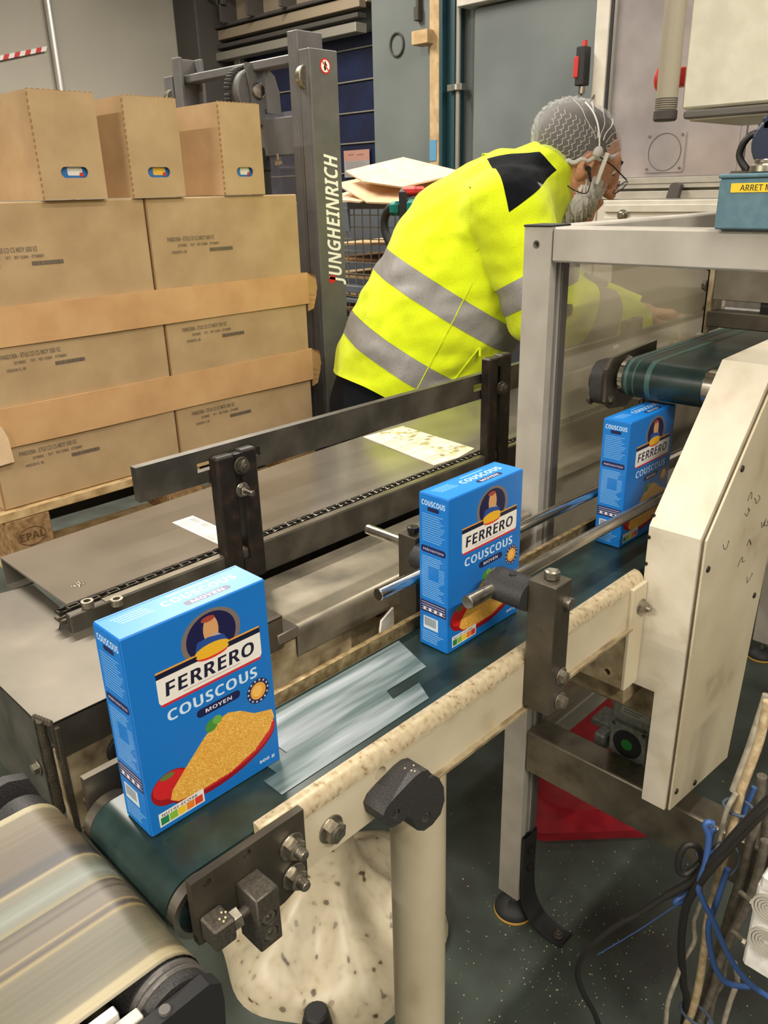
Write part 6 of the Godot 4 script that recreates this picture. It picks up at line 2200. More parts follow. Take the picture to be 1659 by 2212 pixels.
func build_cables() -> void:
	var words := {
		"beige": ["thick beige cable hanging down the middle of the cable bundle", "cable_beige", 0.0062],
		"pale1": ["kinked pale grey pipe left of the beige cable", "cable_pale", 0.0036],
		"black1": ["black cable crossing the bundle and bending off to the left", "cable_black", 0.0058],
		"black1b": ["black cable crossing the bundle then dropping to the floor", "cable_black", 0.0058],
		"blue1": ["long bright blue cable running down to the junction box", "cable_blue", 0.0042],
		"blue2": ["blue cable folded back on itself beside the loop", "cable_blue", 0.0042],
		"blue3": ["pale blue cable curving below the junction box", "cable_blue", 0.0044],
		"blue4": ["blue cable at the top of the bundle beside the beige cable", "cable_blue", 0.004],
		"ring": ["thin grey-blue cable tie ring around the bundle", "tie_blue", 0.0015],
		"grey1": ["thick brown-grey hose bending at the right of the bundle", "cable_grey", 0.008],
		"grey2": ["dark grey hose running straight through the bundle", "cable_grey", 0.0072],
		"grey3": ["light grey hose at the right of the beige cable", "cable_grey", 0.0068],
		"grey4": ["dark grey hose deepest in the bundle", "cable_grey", 0.006],
		"grey5": ["cut end of a pale grey pipe above the bundle", "cable_pale", 0.005],
		"pale2": ["short pale pipe at the bottom right of the bundle", "cable_pale", 0.0042],
		"loop": ["coiled blue-black cable loop tied beside the bundle", "cable_black", 0.0048],
		"floor": ["black cable sweeping in a wide arc above the floor", "cable_black", 0.0045],
		"thin": ["very thin blue wire stretched over the floor", "cable_blue", 0.0009],
	}
	for c in CABLES:
		var pts := []
		for p in c[1]:
			pts.append(Vector3(p[0], p[1], p[2]))
		var w: Array = words[c[0]]
		var b := mb()
		tube(b, smooth_path(pts, 6), w[2], 10)
		single({"ring": "tie_ring", "thin": "thin_wire", "pale1": "pale_pipe", "pale2": "pale_pipe", "grey5": "pale_pipe"}.get(c[0], "cable"), b, M[w[1]], w[0], "cable", "cables at the lower right")
	for q in [[Vector3(0.948, 0.602, -0.272), Vector3(0.35, -0.9, 0.1), 0.02, "blue-grey cable tie at the top of the bundle"], [Vector3(0.93, 0.508, -0.30), Vector3(0.2, -0.95, 0), 0.011, "dark cable tie round the coiled loop"], [Vector3(0.936, 0.2, -0.277), Vector3(0.1, -1, 0), 0.023, "dark cable tie at the bottom of the bundle"]]:
		var b := mb()
		var f := frame_of(q[1])
		var pts := []
		for k in 17:
			pts.append(q[0] + (f[0] * cos(TAU * k / 16) * q[2] + f[1] * sin(TAU * k / 16) * q[2] * 0.62))
		tube(b, pts, 0.0026, 6, 1.0, true)
		box(b, Vector3(-0.005, -0.004, -0.004), Vector3(0.005, 0.004, 0.004), 0.001, Transform3D(Basis.IDENTITY, q[0] + f[0] * q[2]))
		single("cable_tie", b, M.tie_blue, q[3], "cable tie", "cable ties on the bundle")
	# junction box with rubber grommets
	var t := thing("junction_box", "white plastic junction box with ringed grommets at the lower right edge", "junction box", Vector3(0.86, 0.45, -0.14))
	var b := mb()
	bx(b, 0.822, 0.92, 0.478, 0.615, -0.2, -0.08, 0.004)
	part(t, "body", b, M.white_plastic)
	b = mb()
	bx(b, 0.818, 0.925, 0.612, 0.634, -0.196, -0.08, 0.003)
	part(t, "lid", b, M.white_plastic)
	for q in [[0.587, -0.181], [0.536, -0.177]]:
		var gm: MeshInstance3D = null
		for k in 5:
			b = mb()
			pipe(b, Vector3(0.8225, q[0], q[1]), Vector3(0.8205 - 0.0006 * (4 - k), q[0], q[1]), 0.0205 - k * 0.0038, 0.0178 - k * 0.0038, 28)
			if gm == null:
				gm = part(t, "grommet", b, M.grey_rubber)
			else:
				part(gm, "grommet_ring", b, M.grey_rubber)
	b = mb()
	for k in 4:
		pipe(b, Vector3(0.86, 0.479, -0.165), Vector3(0.86, 0.474 - k * 0.004, -0.165), 0.028 - k * 0.006, 0.024 - k * 0.006, 28)
	part(t, "bottom_grommet", b, M.grey_rubber)
	for q in [[0.578, -0.2], [0.5115, -0.2]]:
		b = mb()
		cyl(b, Vector3(0.826, q[0], q[1]), Vector3(0.834, q[0] - 0.002, q[1] - 0.02), 0.0035, 0.0035, 12)
		part(t, "mount_screw", b, M.bolt_steel)
		bolt(t, Vector3(0.826, q[0], q[1]), Vector3.FORWARD, 0.0055, M.bolt_steel, 0.0, false)
	b = mb()
	bx(b, 0.86, 0.88, 0.0, 0.48, -0.12, -0.1, 0.002)
	part(t, "stand", b, M.alu)

# ------------------------------------------------------------------------------------------ small things under and on the machines
func build_small() -> void:
	var b := mb()
	var t := thing("traffic_cone", "large red cone with a white band on the floor behind the guard post", "cone", Vector3(1.478, 0, -0.82))
	lathe(b, Transform3D(Basis.IDENTITY, Vector3(1.478, 0, -0.82)), [Vector2(0.0, 0.46), Vector2(0.062, 0.46), Vector2(0.068, 0.34), Vector2(0.08, 0.24), Vector2(0.092, 0.16), Vector2(0.106, 0.095), Vector2(0.12, 0.055), Vector2(0.13, 0.03), Vector2(0.133, 0.018)], 40)
	part(t, "cone_body", b, M.red_plastic)
	b = mb()
	prism(b, Transform3D(Basis(Vector3(0.718, 0, 0.696), Vector3(0.696, 0, -0.718), Vector3(0, -1, 0)), Vector3(1.478, 0.022, -0.82)), rounded(0.27, 0.40, 0.02, 4), 0.022, true)
	part(t, "square_base", b, M.red_plastic)
	b = mb()
	lathe(b, Transform3D(Basis.IDENTITY, Vector3(1.478, 0, -0.82)), [Vector2(0.0, 0.66), Vector2(0.05, 0.66), Vector2(0.064, 0.46)], 40)
	part(t, "white_band", b, M.white_band)
	# gear motor under the belt
	t = thing("gear_motor", "grey gear motor with a green dot under the belt frame", "motor", Vector3(1.15, 0.43, -0.51))
	b = mb()
	bx(b, 1.105, 1.2, 0.46, 0.62, -0.55, -0.455, 0.006)
	part(t, "gear_case", b, M.gear_grey)
	b = mb()
	prism(b, Transform3D(Basis(Vector3(0, 0, 1), Vector3(0, 1, 0), Vector3(-1, 0, 0)), Vector3(1.105, 0, 0)), rounded(0.066, 0.072, 0.008, 4, Vector2(-0.509, 0.497)), 0.01, false)
	var cuts := []
	for q in [[-0.537, 0.528], [-0.481, 0.528], [-0.537, 0.466], [-0.481, 0.466]]:
		cuts.append(["cyl", Vector3(1.08, q[1], q[0]), Vector3(1.1025, q[1], q[0]), 0.004, 14])
	cut_part(t, "flange", b, M.gear_grey, cuts)
	b = mb()
	cyl(b, Vector3(1.095, 0.497, -0.509), Vector3(1.0935, 0.497, -0.509), 0.0265, 0.0265, 32)
	part(t, "black_disc", b, M.black_rubber)
	b = mb()
	cyl(b, Vector3(1.0935, 0.497, -0.509), Vector3(1.0925, 0.497, -0.509), 0.0105, 0.0105, 24)
	part(t, "green_dot", b, M.green_dot)
	for z in [-0.565, -0.452]:
		b = mb()
		bx(b, 1.10, 1.16, 0.452, 0.486, z - 0.012, z + 0.012, 0.004)
		part(t, "foot_lug", b, M.gear_grey)
	var img := Image.create(96, 72, false, Image.FORMAT_RGB8)
	img.fill(c8(150, 150, 142))
	for k in 7:
		img.fill_rect(Rect2i(8, 8 + k * 9, 40 + (k * 29) % 40, 3), c8(70, 70, 66))
	b = mb()
	quad_uv(b, Vector3(1.1045, 0.592, -0.53), Vector3(1.1045, 0.592, -0.478), Vector3(1.1045, 0.548, -0.478), Vector3(1.1045, 0.548, -0.53), Vector3.LEFT)
	part(t, "rating_plate", b, pic_mat(img, 0.4))
	b = mb()
	bx(b, 1.13, 1.18, 0.476, 0.49, -0.60, -0.42, 0.002)
	part(t, "mount_bar", b, M.gear_grey)
	# paper scrap between the belt frame and the table
	b = mb()
	prism(b, Transform3D(Basis(Vector3(0, 1, 0), 0.25), Vector3(0.655, -0.022, -0.668)), PackedVector2Array([Vector2(0, 0.855), Vector2(0.036, 0.852), Vector2(0.036, 0.893), Vector2(0.004, 0.888), Vector2(0, 0.875)]), 0.003)
	single("paper_scrap", b, M.paper, "crumpled white paper scrap between belt frame and steel tray", "paper")
	# spilled couscous grains: a few on the clamp and blocks, the rest on the floor
	var g := RandomNumberGenerator.new()
	g.seed = 31
	b = mb()
	for k in 520:
		var x := g.randf_range(0.75, 1.75)
		var z := g.randf_range(-1.0, -0.2)
		if g.randf() < 0.5:
			x = 1.05 + g.randfn(0.0, 0.12)
			z = -0.55 + g.randfn(0.0, 0.1)
		var r := g.randf_range(0.0005, 0.0015)
		cyl(b, Vector3(x, 0.0003, z), Vector3(x, 0.0003 + r, z), r, r * 0.6, 6)
	var o := single("spilled_grains", b, M.grain, "tiny pale couscous grains scattered over the dark floor", "grains")
	o.set_meta("kind", "stuff")
	b = mb()
	for q in [[0.2265, 0.885, -0.4145], [0.2275, 0.885, -0.4105], [0.2305, 0.885, -0.4125], [0.2335, 0.885, -0.4165], [0.231, 0.885, -0.4185], [0.447, 0.889, -0.4175], [0.4485, 0.889, -0.4145], [0.4455, 0.8887, -0.4245], [0.4535, 0.8895, -0.4205]]:
		lathe(b, Transform3D(Basis.IDENTITY, Vector3(q[0], q[1] + 0.0005, q[2])), [Vector2(0.0002, 0.0009), Vector2(0.0009, 0.0004), Vector2(0.0009, -0.0004)], 7)
	o = single("grain_crumbs", b, M.grain, "few yellow grains lying on the black clamp and tension block", "grains")
	o.set_meta("kind", "stuff")

# ------------------------------------------------------------------------------------------ the worker
# local body frame: a = to the worker's front (image right), y = up, b = away from the viewer
var B_A := Vector3(0.7058, 0, 0.7084)
var B_B := Vector3(0.7084, 0, -0.7058)
const B_D := 2.1
var fold_noise: FastNoiseLite
var bones := {}

func lw(p: Vector3) -> Vector3:
	return B_A * p.x + Vector3.UP * p.y + B_B * (B_D + p.z)

func ld(d: Vector3) -> Vector3:
	return B_A * d.x + Vector3.UP * d.y + B_B * d.z

func hd(f: float, u: float, s: float) -> Vector3:
	# head frame (forward, up, side) to body frame
	return Vector3(0.503 + 0.866 * f + 0.5 * u, 1.435 - 0.5 * f + 0.866 * u, s)

func smin(a: float, b: float, k: float) -> float:
	var h: float = max(k - abs(a - b), 0.0) / k
	return min(a, b) - h * h * k * 0.25

func cap(p: Vector3, q: Array) -> float:
	# q = [A, B, ra, rb, side scale]
	var A: Vector3 = q[0]
	var ab: Vector3 = q[1] - A
	var t: float = clamp((p - A).dot(ab) / max(1e-9, ab.length_squared()), 0.0, 1.0)
	var d := p - A - ab * t
	d.z *= q[4]
	return d.length() - lerp(q[2], q[3], t)

func ell(p: Vector3, c: Vector3, r: Vector3) -> float:
	var q := (p - c) / r
	return (q.length() - 1.0) * min(r.x, min(r.y, r.z))

func field(kind: int, p: Vector3) -> float:
	match kind:
		0, 1, 2, 3, 5:
			var d := 10.0
			for q in bones[kind]:
				d = smin(d, cap(p, q), q[5])
			if kind <= 2:
				d += 0.006 * fold_noise.get_noise_3d(p.x * 9.0 + p.y * 5.0, p.y * 15.0 - p.x * 5.0, p.z * 8.0) + 0.0012 * fold_noise.get_noise_3d(p.x * 32.0, p.y * 32.0, p.z * 32.0)
			return d
		4:
			# head: to the head frame
			var x := p.x - 0.503
			var y := p.y - 1.435
			var h := Vector3(0.866 * x - 0.5 * y, 0.5 * x + 0.866 * y, p.z)
			var m := h
			m.z = abs(m.z)
			var d := ell(h, Vector3(-0.042, 0.04, 0), Vector3(0.095, 0.08, 0.073))
			d = smin(d, ell(h, Vector3(0.02, 0.0, 0), Vector3(0.05, 0.082, 0.058)), 0.03)
			d = smin(d, cap(h, [Vector3(-0.01, -0.045, 0), Vector3(0.045, -0.08, 0), 0.05, 0.032, 0.85]), 0.03)
			d = smin(d, cap(m, [Vector3(0.058, 0.046, 0.0), Vector3(0.046, 0.046, 0.042), 0.014, 0.012, 1.0]), 0.02)
			d = smin(d, cap(h, [Vector3(0.074, 0.036, 0), Vector3(0.091, -0.014, 0), 0.0085, 0.0125, 1.0]), 0.012)
			d = smin(d, cap(m, [Vector3(0.078, -0.016, 0.0), Vector3(0.078, -0.016, 0.011), 0.01, 0.008, 1.0]), 0.008)
			d = smin(d, cap(m, [Vector3(0.078, -0.042, 0), Vector3(0.07, -0.044, 0.02), 0.009, 0.006, 1.0]), 0.01)
			d = smin(d, cap(m, [Vector3(0.075, -0.054, 0), Vector3(0.068, -0.054, 0.018), 0.009, 0.006, 1.0]), 0.008)
			d = smin(d, cap(h, [Vector3(0.06, -0.085, 0), Vector3(0.062, -0.088, 0), 0.02, 0.02, 0.8]), 0.02)
			# eye sockets
			d = max(d, 0.012 - (m - Vector3(0.082, 0.026, 0.033)).length())
			# ears
			var e := ell(m, Vector3(-0.016, 0.0, 0.077), Vector3(0.018, 0.032, 0.012))
			e = max(e, 0.010 - (m - Vector3(-0.01, -0.002, 0.089)).length())
			e = max(e, 0.012 - ((m - Vector3(-0.013, 0.012, 0.092)) * Vector3(1.0, 0.8, 1.0)).length())
			d = smin(d, e, 0.008)
			# neck
			d = smin(d, cap(p, [Vector3(0.46, 1.40, 0), Vector3(0.33, 1.32, 0), 0.056, 0.07, 0.95]), 0.03)
			return d
	return 1.0

# surface nets on a grid in body coordinates: [vertices, normals, indices]
func nets(kind: int, lo: Vector3, hi: Vector3, h: float) -> Array:
	var n := Vector3i(((hi - lo) / h).ceil()) + Vector3i.ONE
	var nx := n.x
	var nxy := n.x * n.y
	var val := PackedFloat32Array()
	val.resize(nxy * n.z)
	var S := 4
	for bz in range(0, n.z, S):
		for by in range(0, n.y, S):
			for bx_ in range(0, n.x, S):
				var c := lo + Vector3(bx_ + 1.5, by + 1.5, bz + 1.5) * h
				var dc := field(kind, c)
				var far: bool = abs(dc) > h * 6.5
				for z in range(bz, min(bz + S, n.z)):
					for y in range(by, min(by + S, n.y)):
						for x in range(bx_, min(bx_ + S, n.x)):
							val[x + y * nx + z * nxy] = dc if far else field(kind, lo + Vector3(x, y, z) * h)
	var vid := PackedInt32Array()
	vid.resize(nxy * n.z)
	vid.fill(-1)
	var V := PackedVector3Array()
	var N := PackedVector3Array()
	var I := PackedInt32Array()
	var offs := [0, 1, nx, nx + 1, nxy, nxy + 1, nxy + nx, nxy + nx + 1]
	var edges := [[0, 1], [2, 3], [4, 5], [6, 7], [0, 2], [1, 3], [4, 6], [5, 7], [0, 4], [1, 5], [2, 6], [3, 7]]
	var cpos := []
	for k in 8:
		cpos.append(Vector3(k & 1, (k >> 1) & 1, (k >> 2) & 1))
	for z in n.z - 1:
		for y in n.y - 1:
			for x in n.x - 1:
				var i := x + y * nx + z * nxy
				var neg := 0
				for k in 8:
					if val[i + offs[k]] < 0.0:
						neg += 1
				if neg == 0 or neg == 8:
					continue
				var s := Vector3.ZERO
				var cnt := 0
				for e in edges:
					var a: float = val[i + offs[e[0]]]
					var b: float = val[i + offs[e[1]]]
					if (a < 0.0) != (b < 0.0):
						s += cpos[e[0]].lerp(cpos[e[1]], a / (a - b))
						cnt += 1
				var p := lo + (Vector3(x, y, z) + s / cnt) * h
				vid[i] = V.size()
				V.append(p)
				var q := h * 0.7
				N.append(Vector3(field(kind, p + Vector3(q, 0, 0)) - field(kind, p - Vector3(q, 0, 0)), field(kind, p + Vector3(0, q, 0)) - field(kind, p - Vector3(0, q, 0)), field(kind, p + Vector3(0, 0, q)) - field(kind, p - Vector3(0, 0, q))).normalized())
	for z in range(1, n.z - 1):
		for y in range(1, n.y - 1):
			for x in range(1, n.x - 1):
				var i := x + y * nx + z * nxy
				var s: bool = val[i] < 0.0
				for ax in 3:
					var j: int = i + [1, nx, nxy][ax]
					if (val[j] < 0.0) == s:
						continue
					var u: int = [nx, nxy, 1][ax]
					var w: int = [nxy, 1, nx][ax]
					var q := [vid[i], vid[i - u], vid[i - u - w], vid[i - w]]
					if q.min() < 0:
						continue
					I.append_array(PackedInt32Array([q[0], q[1], q[2], q[0], q[2], q[3]]))
	return [V, N, I]

func soup(net: Array) -> Array:
	var P := PackedVector3Array()
	var Q := PackedVector3Array()
	for i in net[2]:
		P.append(net[0][i])
		Q.append(net[1][i])
	return [P, Q]

# split a triangle soup at f = 0: [part where f < 0, part where f > 0]
func split(s: Array, f: Callable) -> Array:
	var out := [[PackedVector3Array(), PackedVector3Array()], [PackedVector3Array(), PackedVector3Array()]]
	var P: PackedVector3Array = s[0]
	var Q: PackedVector3Array = s[1]
	for i in range(0, P.size(), 3):
		var v := [f.call(P[i]), f.call(P[i + 1]), f.call(P[i + 2])]
		for side in 2:
			var sg := -1.0 if side == 0 else 1.0
			var rp := []
			var rq := []
			for k in 3:
				var m := (k + 1) % 3
				var a: float = v[k] * sg
				var b: float = v[m] * sg
				if a >= 0.0:
					rp.append(P[i + k])
					rq.append(Q[i + k])
				if (a >= 0.0) != (b >= 0.0):
					var t := a / (a - b)
					rp.append(P[i + k].lerp(P[i + m], t))
					rq.append(Q[i + k].lerp(Q[i + m], t))
			for k in range(1, rp.size() - 1):
				for e in [0, k, k + 1]:
					out[side][0].append(rp[e])
					out[side][1].append(rq[e].normalized())
	return out

func add_soup(st: SurfaceTool, s: Array, push := 0.0) -> void:
	var P: PackedVector3Array = s[0]
	var Q: PackedVector3Array = s[1]
	for i in range(0, P.size(), 3):
		tri(st, lw(P[i] + Q[i] * push), lw(P[i + 1] + Q[i + 1] * push), lw(P[i + 2] + Q[i + 2] * push), ld(Q[i]), ld(Q[i + 1]), ld(Q[i + 2]))

func build_person() -> void:
	fold_noise = FastNoiseLite.new()
	fold_noise.seed = 6
	fold_noise.frequency = 1.0
	fold_noise.fractal_octaves = 1
	var t := thing("person", "person in a yellow high-visibility fleece and hairnet leaning over the conveyor", "person", lw(Vector3(0.0, 0.0, 0.0)))
	# capsules: A, B, radius at A, radius at B, side scale, blend
	bones[0] = [
		[Vector3(0.012, 0.79, 0), Vector3(0.05, 0.905, 0), 0.148, 0.164, 0.86, 0.06],
		[Vector3(0.05, 0.905, 0), Vector3(0.105, 1.02, 0), 0.166, 0.178, 0.88, 0.08],
		[Vector3(0.105, 1.02, 0), Vector3(0.184, 1.135, 0), 0.178, 0.186, 0.92, 0.08],
		[Vector3(0.184, 1.135, 0), Vector3(0.25, 1.262, 0), 0.186, 0.172, 0.98, 0.08],
		[Vector3(0.25, 1.262, 0), Vector3(0.325, 1.352, 0), 0.172, 0.118, 0.95, 0.08],
		[Vector3(0.325, 1.352, 0), Vector3(0.395, 1.41, 0), 0.118, 0.085, 0.8, 0.05],
		[Vector3(0.31, 1.352, -0.165), Vector3(0.31, 1.352, 0.165), 0.088, 0.088, 1.0, 0.07],
		[Vector3(0.285, 1.345, -0.17), Vector3(0.31, 1.29, -0.18), 0.088, 0.085, 1.0, 0.03],
	]
	bones[1] = [
		[Vector3(0.287, 1.352, -0.185), Vector3(0.385, 1.145, -0.225), 0.094, 0.088, 1.0, 0.03],
		[Vector3(0.385, 1.145, -0.225), Vector3(0.625, 1.085, -0.17), 0.084, 0.05, 1.0, 0.05],
	]
	bones[2] = [
		[Vector3(0.325, 1.35, 0.175), Vector3(0.46, 1.15, 0.19), 0.086, 0.072, 1.0, 0.03],
		[Vector3(0.46, 1.15, 0.19), Vector3(0.70, 1.075, 0.11), 0.07, 0.05, 1.0, 0.05],
	]
	# trousers
	bones[3] = [
		[Vector3(0.03, 0.93, 0), Vector3(0.0, 0.86, 0), 0.145, 0.14, 0.78, 0.05],
		[Vector3(0.0, 0.86, -0.09), Vector3(0.05, 0.48, -0.10), 0.1, 0.072, 1.0, 0.04],
		[Vector3(0.05, 0.48, -0.10), Vector3(-0.04, 0.09, -0.11), 0.072, 0.055, 1.0, 0.03],
		[Vector3(0.0, 0.86, 0.09), Vector3(0.06, 0.48, 0.10), 0.1, 0.072, 1.0, 0.04],
		[Vector3(0.06, 0.48, 0.10), Vector3(-0.02, 0.09, 0.11), 0.072, 0.055, 1.0, 0.03],
	]
	# hands: palm, four fingers and a thumb each, reaching down over the far side of the bar
	var hb := []
	for s in [[Vector3(0.625, 1.085, -0.17), Vector3(0.9, -0.1, 0.42), -1.0], [Vector3(0.70, 1.075, 0.11), Vector3(0.97, -0.05, -0.23), 1.0]]:
		var w: Vector3 = s[0]
		var d: Vector3 = s[1].normalized()
		var side := d.cross(Vector3.UP).normalized() * float(s[2])
		var dn := side.cross(d).normalized()
		if dn.y > 0:
			dn = -dn
		hb.append([w - d * 0.06, w + d * 0.02, 0.031, 0.028, 1.0, 0.02])
		for k in 4:
			var o := side * (0.027 - 0.018 * k)
			var r0: Vector3 = w + d * 0.035 + o * 0.8
			var k1: Vector3 = w + d * (0.096 - 0.004 * abs(k - 1)) + o
			hb.append([r0, k1, 0.0155, 0.0115, 1.0, 0.012])
			var len_: float = [0.040, 0.045, 0.042, 0.032][k]
			var p1: Vector3 = k1 + (d * 0.9 + dn * 0.43).normalized() * len_
			var p2: Vector3 = p1 + (d * 0.6 + dn * 0.8).normalized() * len_ * 0.65
			var p3: Vector3 = p2 + (d * 0.3 + dn * 0.95).normalized() * len_ * 0.5
			hb.append([k1, p1, 0.0098, 0.0088, 1.0, 0.006])
			hb.append([p1, p2, 0.0088, 0.008, 1.0, 0.004])
			hb.append([p2, p3, 0.008, 0.0068, 1.0, 0.004])
		var tb: Vector3 = w + d * 0.03 + side * 0.028
		var t1: Vector3 = tb + (d * 0.7 + side * 0.6 + dn * 0.3).normalized() * 0.042
		var t2: Vector3 = t1 + (d * 0.9 + dn * 0.4).normalized() * 0.032
		hb.append([tb, t1, 0.015, 0.0115, 1.0, 0.012])
		hb.append([t1, t2, 0.011, 0.0085, 1.0, 0.004])
	bones[5] = hb
	# body: head with neck, and hands, in one mesh
	var b := mb()
	add_soup(b, soup(nets(4, Vector3(0.26, 1.24, -0.11), Vector3(0.63, 1.6, 0.11), 0.0042)))
	add_soup(b, soup(nets(5, Vector3(0.54, 0.99, -0.25), Vector3(0.80, 1.15, -0.08), 0.0048)))
	add_soup(b, soup(nets(5, Vector3(0.62, 0.97, -0.02), Vector3(0.88, 1.13, 0.18), 0.0055)))
	part(t, "body", b, M.skin)
	# jacket torso, split into fleece, reflective bands, hem and shoulder yokes
	var tor := soup(nets(0, Vector3(-0.18, 0.70, -0.32), Vector3(0.50, 1.54, 0.32), 0.0105))
	var tt := func(p: Vector3) -> float: return p.x * 0.522 + p.y * 0.853
	var q := split(tor, func(p: Vector3) -> float: return tt.call(p) - (0.757 - 0.2 * p.z + 0.006 * sin(p.z * 20.0)))
	var fleece := mb()
	var band1 := mb()
	var band2 := mb()
	var yoke := mb()
	var piping := mb()
	var piping2 := mb()
	q = split(q[1], func(p: Vector3) -> float: return tt.call(p) - 0.862)
	add_soup(fleece, q[0])
	q = split(q[1], func(p: Vector3) -> float: return tt.call(p) - 0.921)
	add_soup(band2, q[0], 0.0012)
	q = split(q[1], func(p: Vector3) -> float: return tt.call(p) - 1.033)
	add_soup(fleece, q[0])
	q = split(q[1], func(p: Vector3) -> float: return tt.call(p) - 1.094)
	add_soup(band1, q[0], 0.0012)
	var rest: Array = q[1]
	# yoke: inside a slanted wedge over each shoulder
	var lines := [[Vector2(0.273, 1.41), Vector2(0.287, 1.364)], [Vector2(0.287, 1.360), Vector2(0.345, 1.392)], [Vector2(0.345, 1.388), Vector2(0.42, 1.372)]]
	var planes := [
		func(p: Vector3) -> float: return (p.x - 0.270) + (p.y - 1.41) * 0.22,
		func(p: Vector3) -> float: return (p.y - 1.352) - (p.x - 0.285) * 0.62,
		func(p: Vector3) -> float: return abs(p.z) - 0.075,
		func(p: Vector3) -> float: return (0.405 - p.x) * 0.75 - (p.y - 1.372) * 0.66 + 0.05,
	]
	var inside: Array = rest
	for f in planes:
		var r := split(inside, f)
		add_soup(fleece, r[0])
		inside = r[1]
	var r1 := split(inside, func(p: Vector3) -> float: return p.y - 1.427 + 0.35 * (p.x - 0.28))
	add_soup(yoke, r1[0])
	var r2 := split(r1[1], func(p: Vector3) -> float: return p.y - 1.435 + 0.35 * (p.x - 0.28))
	var r3 := split(r2[0], func(p: Vector3) -> float: return p.z)
	add_soup(piping, r3[0])
	add_soup(piping2, r3[1])
	add_soup(yoke, r2[1])
	var jk := part(t, "jacket", fleece, M.fleece, "bright yellow fleece jacket")
	part(jk, "reflective_band", band1, M.reflective, "grey reflective band round the chest")
	part(jk, "reflective_band", band2, M.reflective, "grey reflective band round the waist")
	part(jk, "shoulder_yoke", yoke, M.navy_cloth, "black shoulder panel")
	part(jk, "piping", piping, M.reflective, "thin grey piping on the shoulder")
	part(jk, "piping", piping2, M.reflective, "thin grey piping on the shoulder")
	# sleeves with bands
	for s in [1, 2]:
		var zz := -0.33 if s == 1 else 0.06
		var net := nets(s, Vector3(0.20, 0.98, zz), Vector3(0.78, 1.47, zz + 0.27), 0.0105)
		var A: Vector3 = bones[s][0][0]
		var E: Vector3 = bones[s][0][1]
		var W: Vector3 = bones[s][1][1]
		var ua := (E - A).normalized()
		var ub := (W - E).normalized()
		var lb := (W - E).length()
		var sl := mb()
		var bd := mb()
		var sy := mb()
		var c := split(soup(net), func(p: Vector3) -> float: return (p - W).dot(ub) + 0.004)
		# cut the cuff open at the wrist
		var cuff: Array = c[0]
		c = split(cuff, func(p: Vector3) -> float: return (p - E).dot((ua + ub).normalized()))
		var upper: Array = c[0]
		var lower: Array = c[1]
		var u := split(upper, func(p: Vector3) -> float: return (p - A).dot(ua) - 0.15)
		var top: Array = u[0]
		for f in planes:
			var r := split(top, f)
			add_soup(sl, r[0])
			top = r[1]
		add_soup(sy, top, 0.0008)
		u = split(u[1], func(p: Vector3) -> float: return (p - A).dot(ua) - 0.212)
		add_soup(bd, u[0], 0.0012)
		add_soup(sl, u[1])
		u = split(lower, func(p: Vector3) -> float: return (p - E).dot(ub) - lb * 0.36)
		add_soup(sl, u[0])
		u = split(u[1], func(p: Vector3) -> float: return (p - E).dot(ub) - lb * 0.62)
		add_soup(bd, u[0], 0.0012)
		add_soup(sl, u[1])
		var sp := part(t, "sleeve", sl, M.fleece)
		part(sp, "reflective_band", bd, M.reflective)
		part(sp, "shoulder_panel", sy, M.navy_cloth)
	# collar: flared tube round the neck
	var n := Vector3(0.89, 0.456, 0)
	var pv := Vector3(-0.456, 0.89, 0)
	b = mb()
	var co := Vector3(0.424, 1.416, 0)
	lathe(b, Transform3D(Basis(ld(pv), ld(n), ld(Vector3(0, 0, 0.86))), lw(co)), [Vector2(0.079, -0.1), Vector2(0.081, -0.01), Vector2(0.084, 0.003), Vector2(0.090, 0.006), Vector2(0.095, 0.0), Vector2(0.099, -0.03), Vector2(0.104, -0.06), Vector2(0.118, -0.095), Vector2(0.13, -0.12)], 40)
	part(t, "collar", b, M.fleece)
	# seams, pocket zip
	b = mb()
	var surf := func(a: float, y: float) -> Vector3:
		# walk in from the viewer's side to the fleece
		var p := Vector3(a, y, -0.34)
		for i in 60:
			var d := field(0, p)
			if d < 0.0006:
				break
			p.z += max(d * 0.7, 0.0006)
		return lw(p + Vector3(0, 0, -0.0008))
	var seam := []
	for k in 13:
		seam.append(surf.call(lerp(0.288, 0.222, k / 12.0), lerp(1.352, 1.268, k / 12.0)))
	tube(b, seam, 0.0016, 6)
	part(jk, "seam", b, M.fleece)
	b = mb()
	seam = []
	for k in 19:
		seam.append(surf.call(lerp(0.215, 0.055, k / 18.0), lerp(1.20, 0.90, k / 18.0)))
	tube(b, seam, 0.0014, 6)
	part(jk, "seam", b, M.fleece)
	b = mb()
	seam = []
	for k in 13:
		seam.append(surf.call(lerp(0.235, 0.175, k / 12.0), lerp(1.05, 0.97, k / 12.0)))
	tube(b, seam, 0.002, 6)
	part(jk, "pocket_zip", b, M.fleece)
	b = mb()
	var zp: Vector3 = surf.call(0.236, 1.048)
	box(b, Vector3(-0.003, -0.018, -0.002), Vector3(0.003, 0.002, 0.002), 0.001, Transform3D(Basis(ld(Vector3(1, 0, 0)), Vector3.UP, ld(Vector3(0, 0, 1))), zp + ld(Vector3(0, 0, -0.004))))
	part(jk, "zip_puller", b, M.fleece)
	# trousers and shoes
	b = mb()
	add_soup(b, soup(nets(3, Vector3(-0.2, 0.06, -0.24), Vector3(0.2, 1.0, 0.24), 0.016)))
	part(t, "trousers", b, M.navy_cloth)
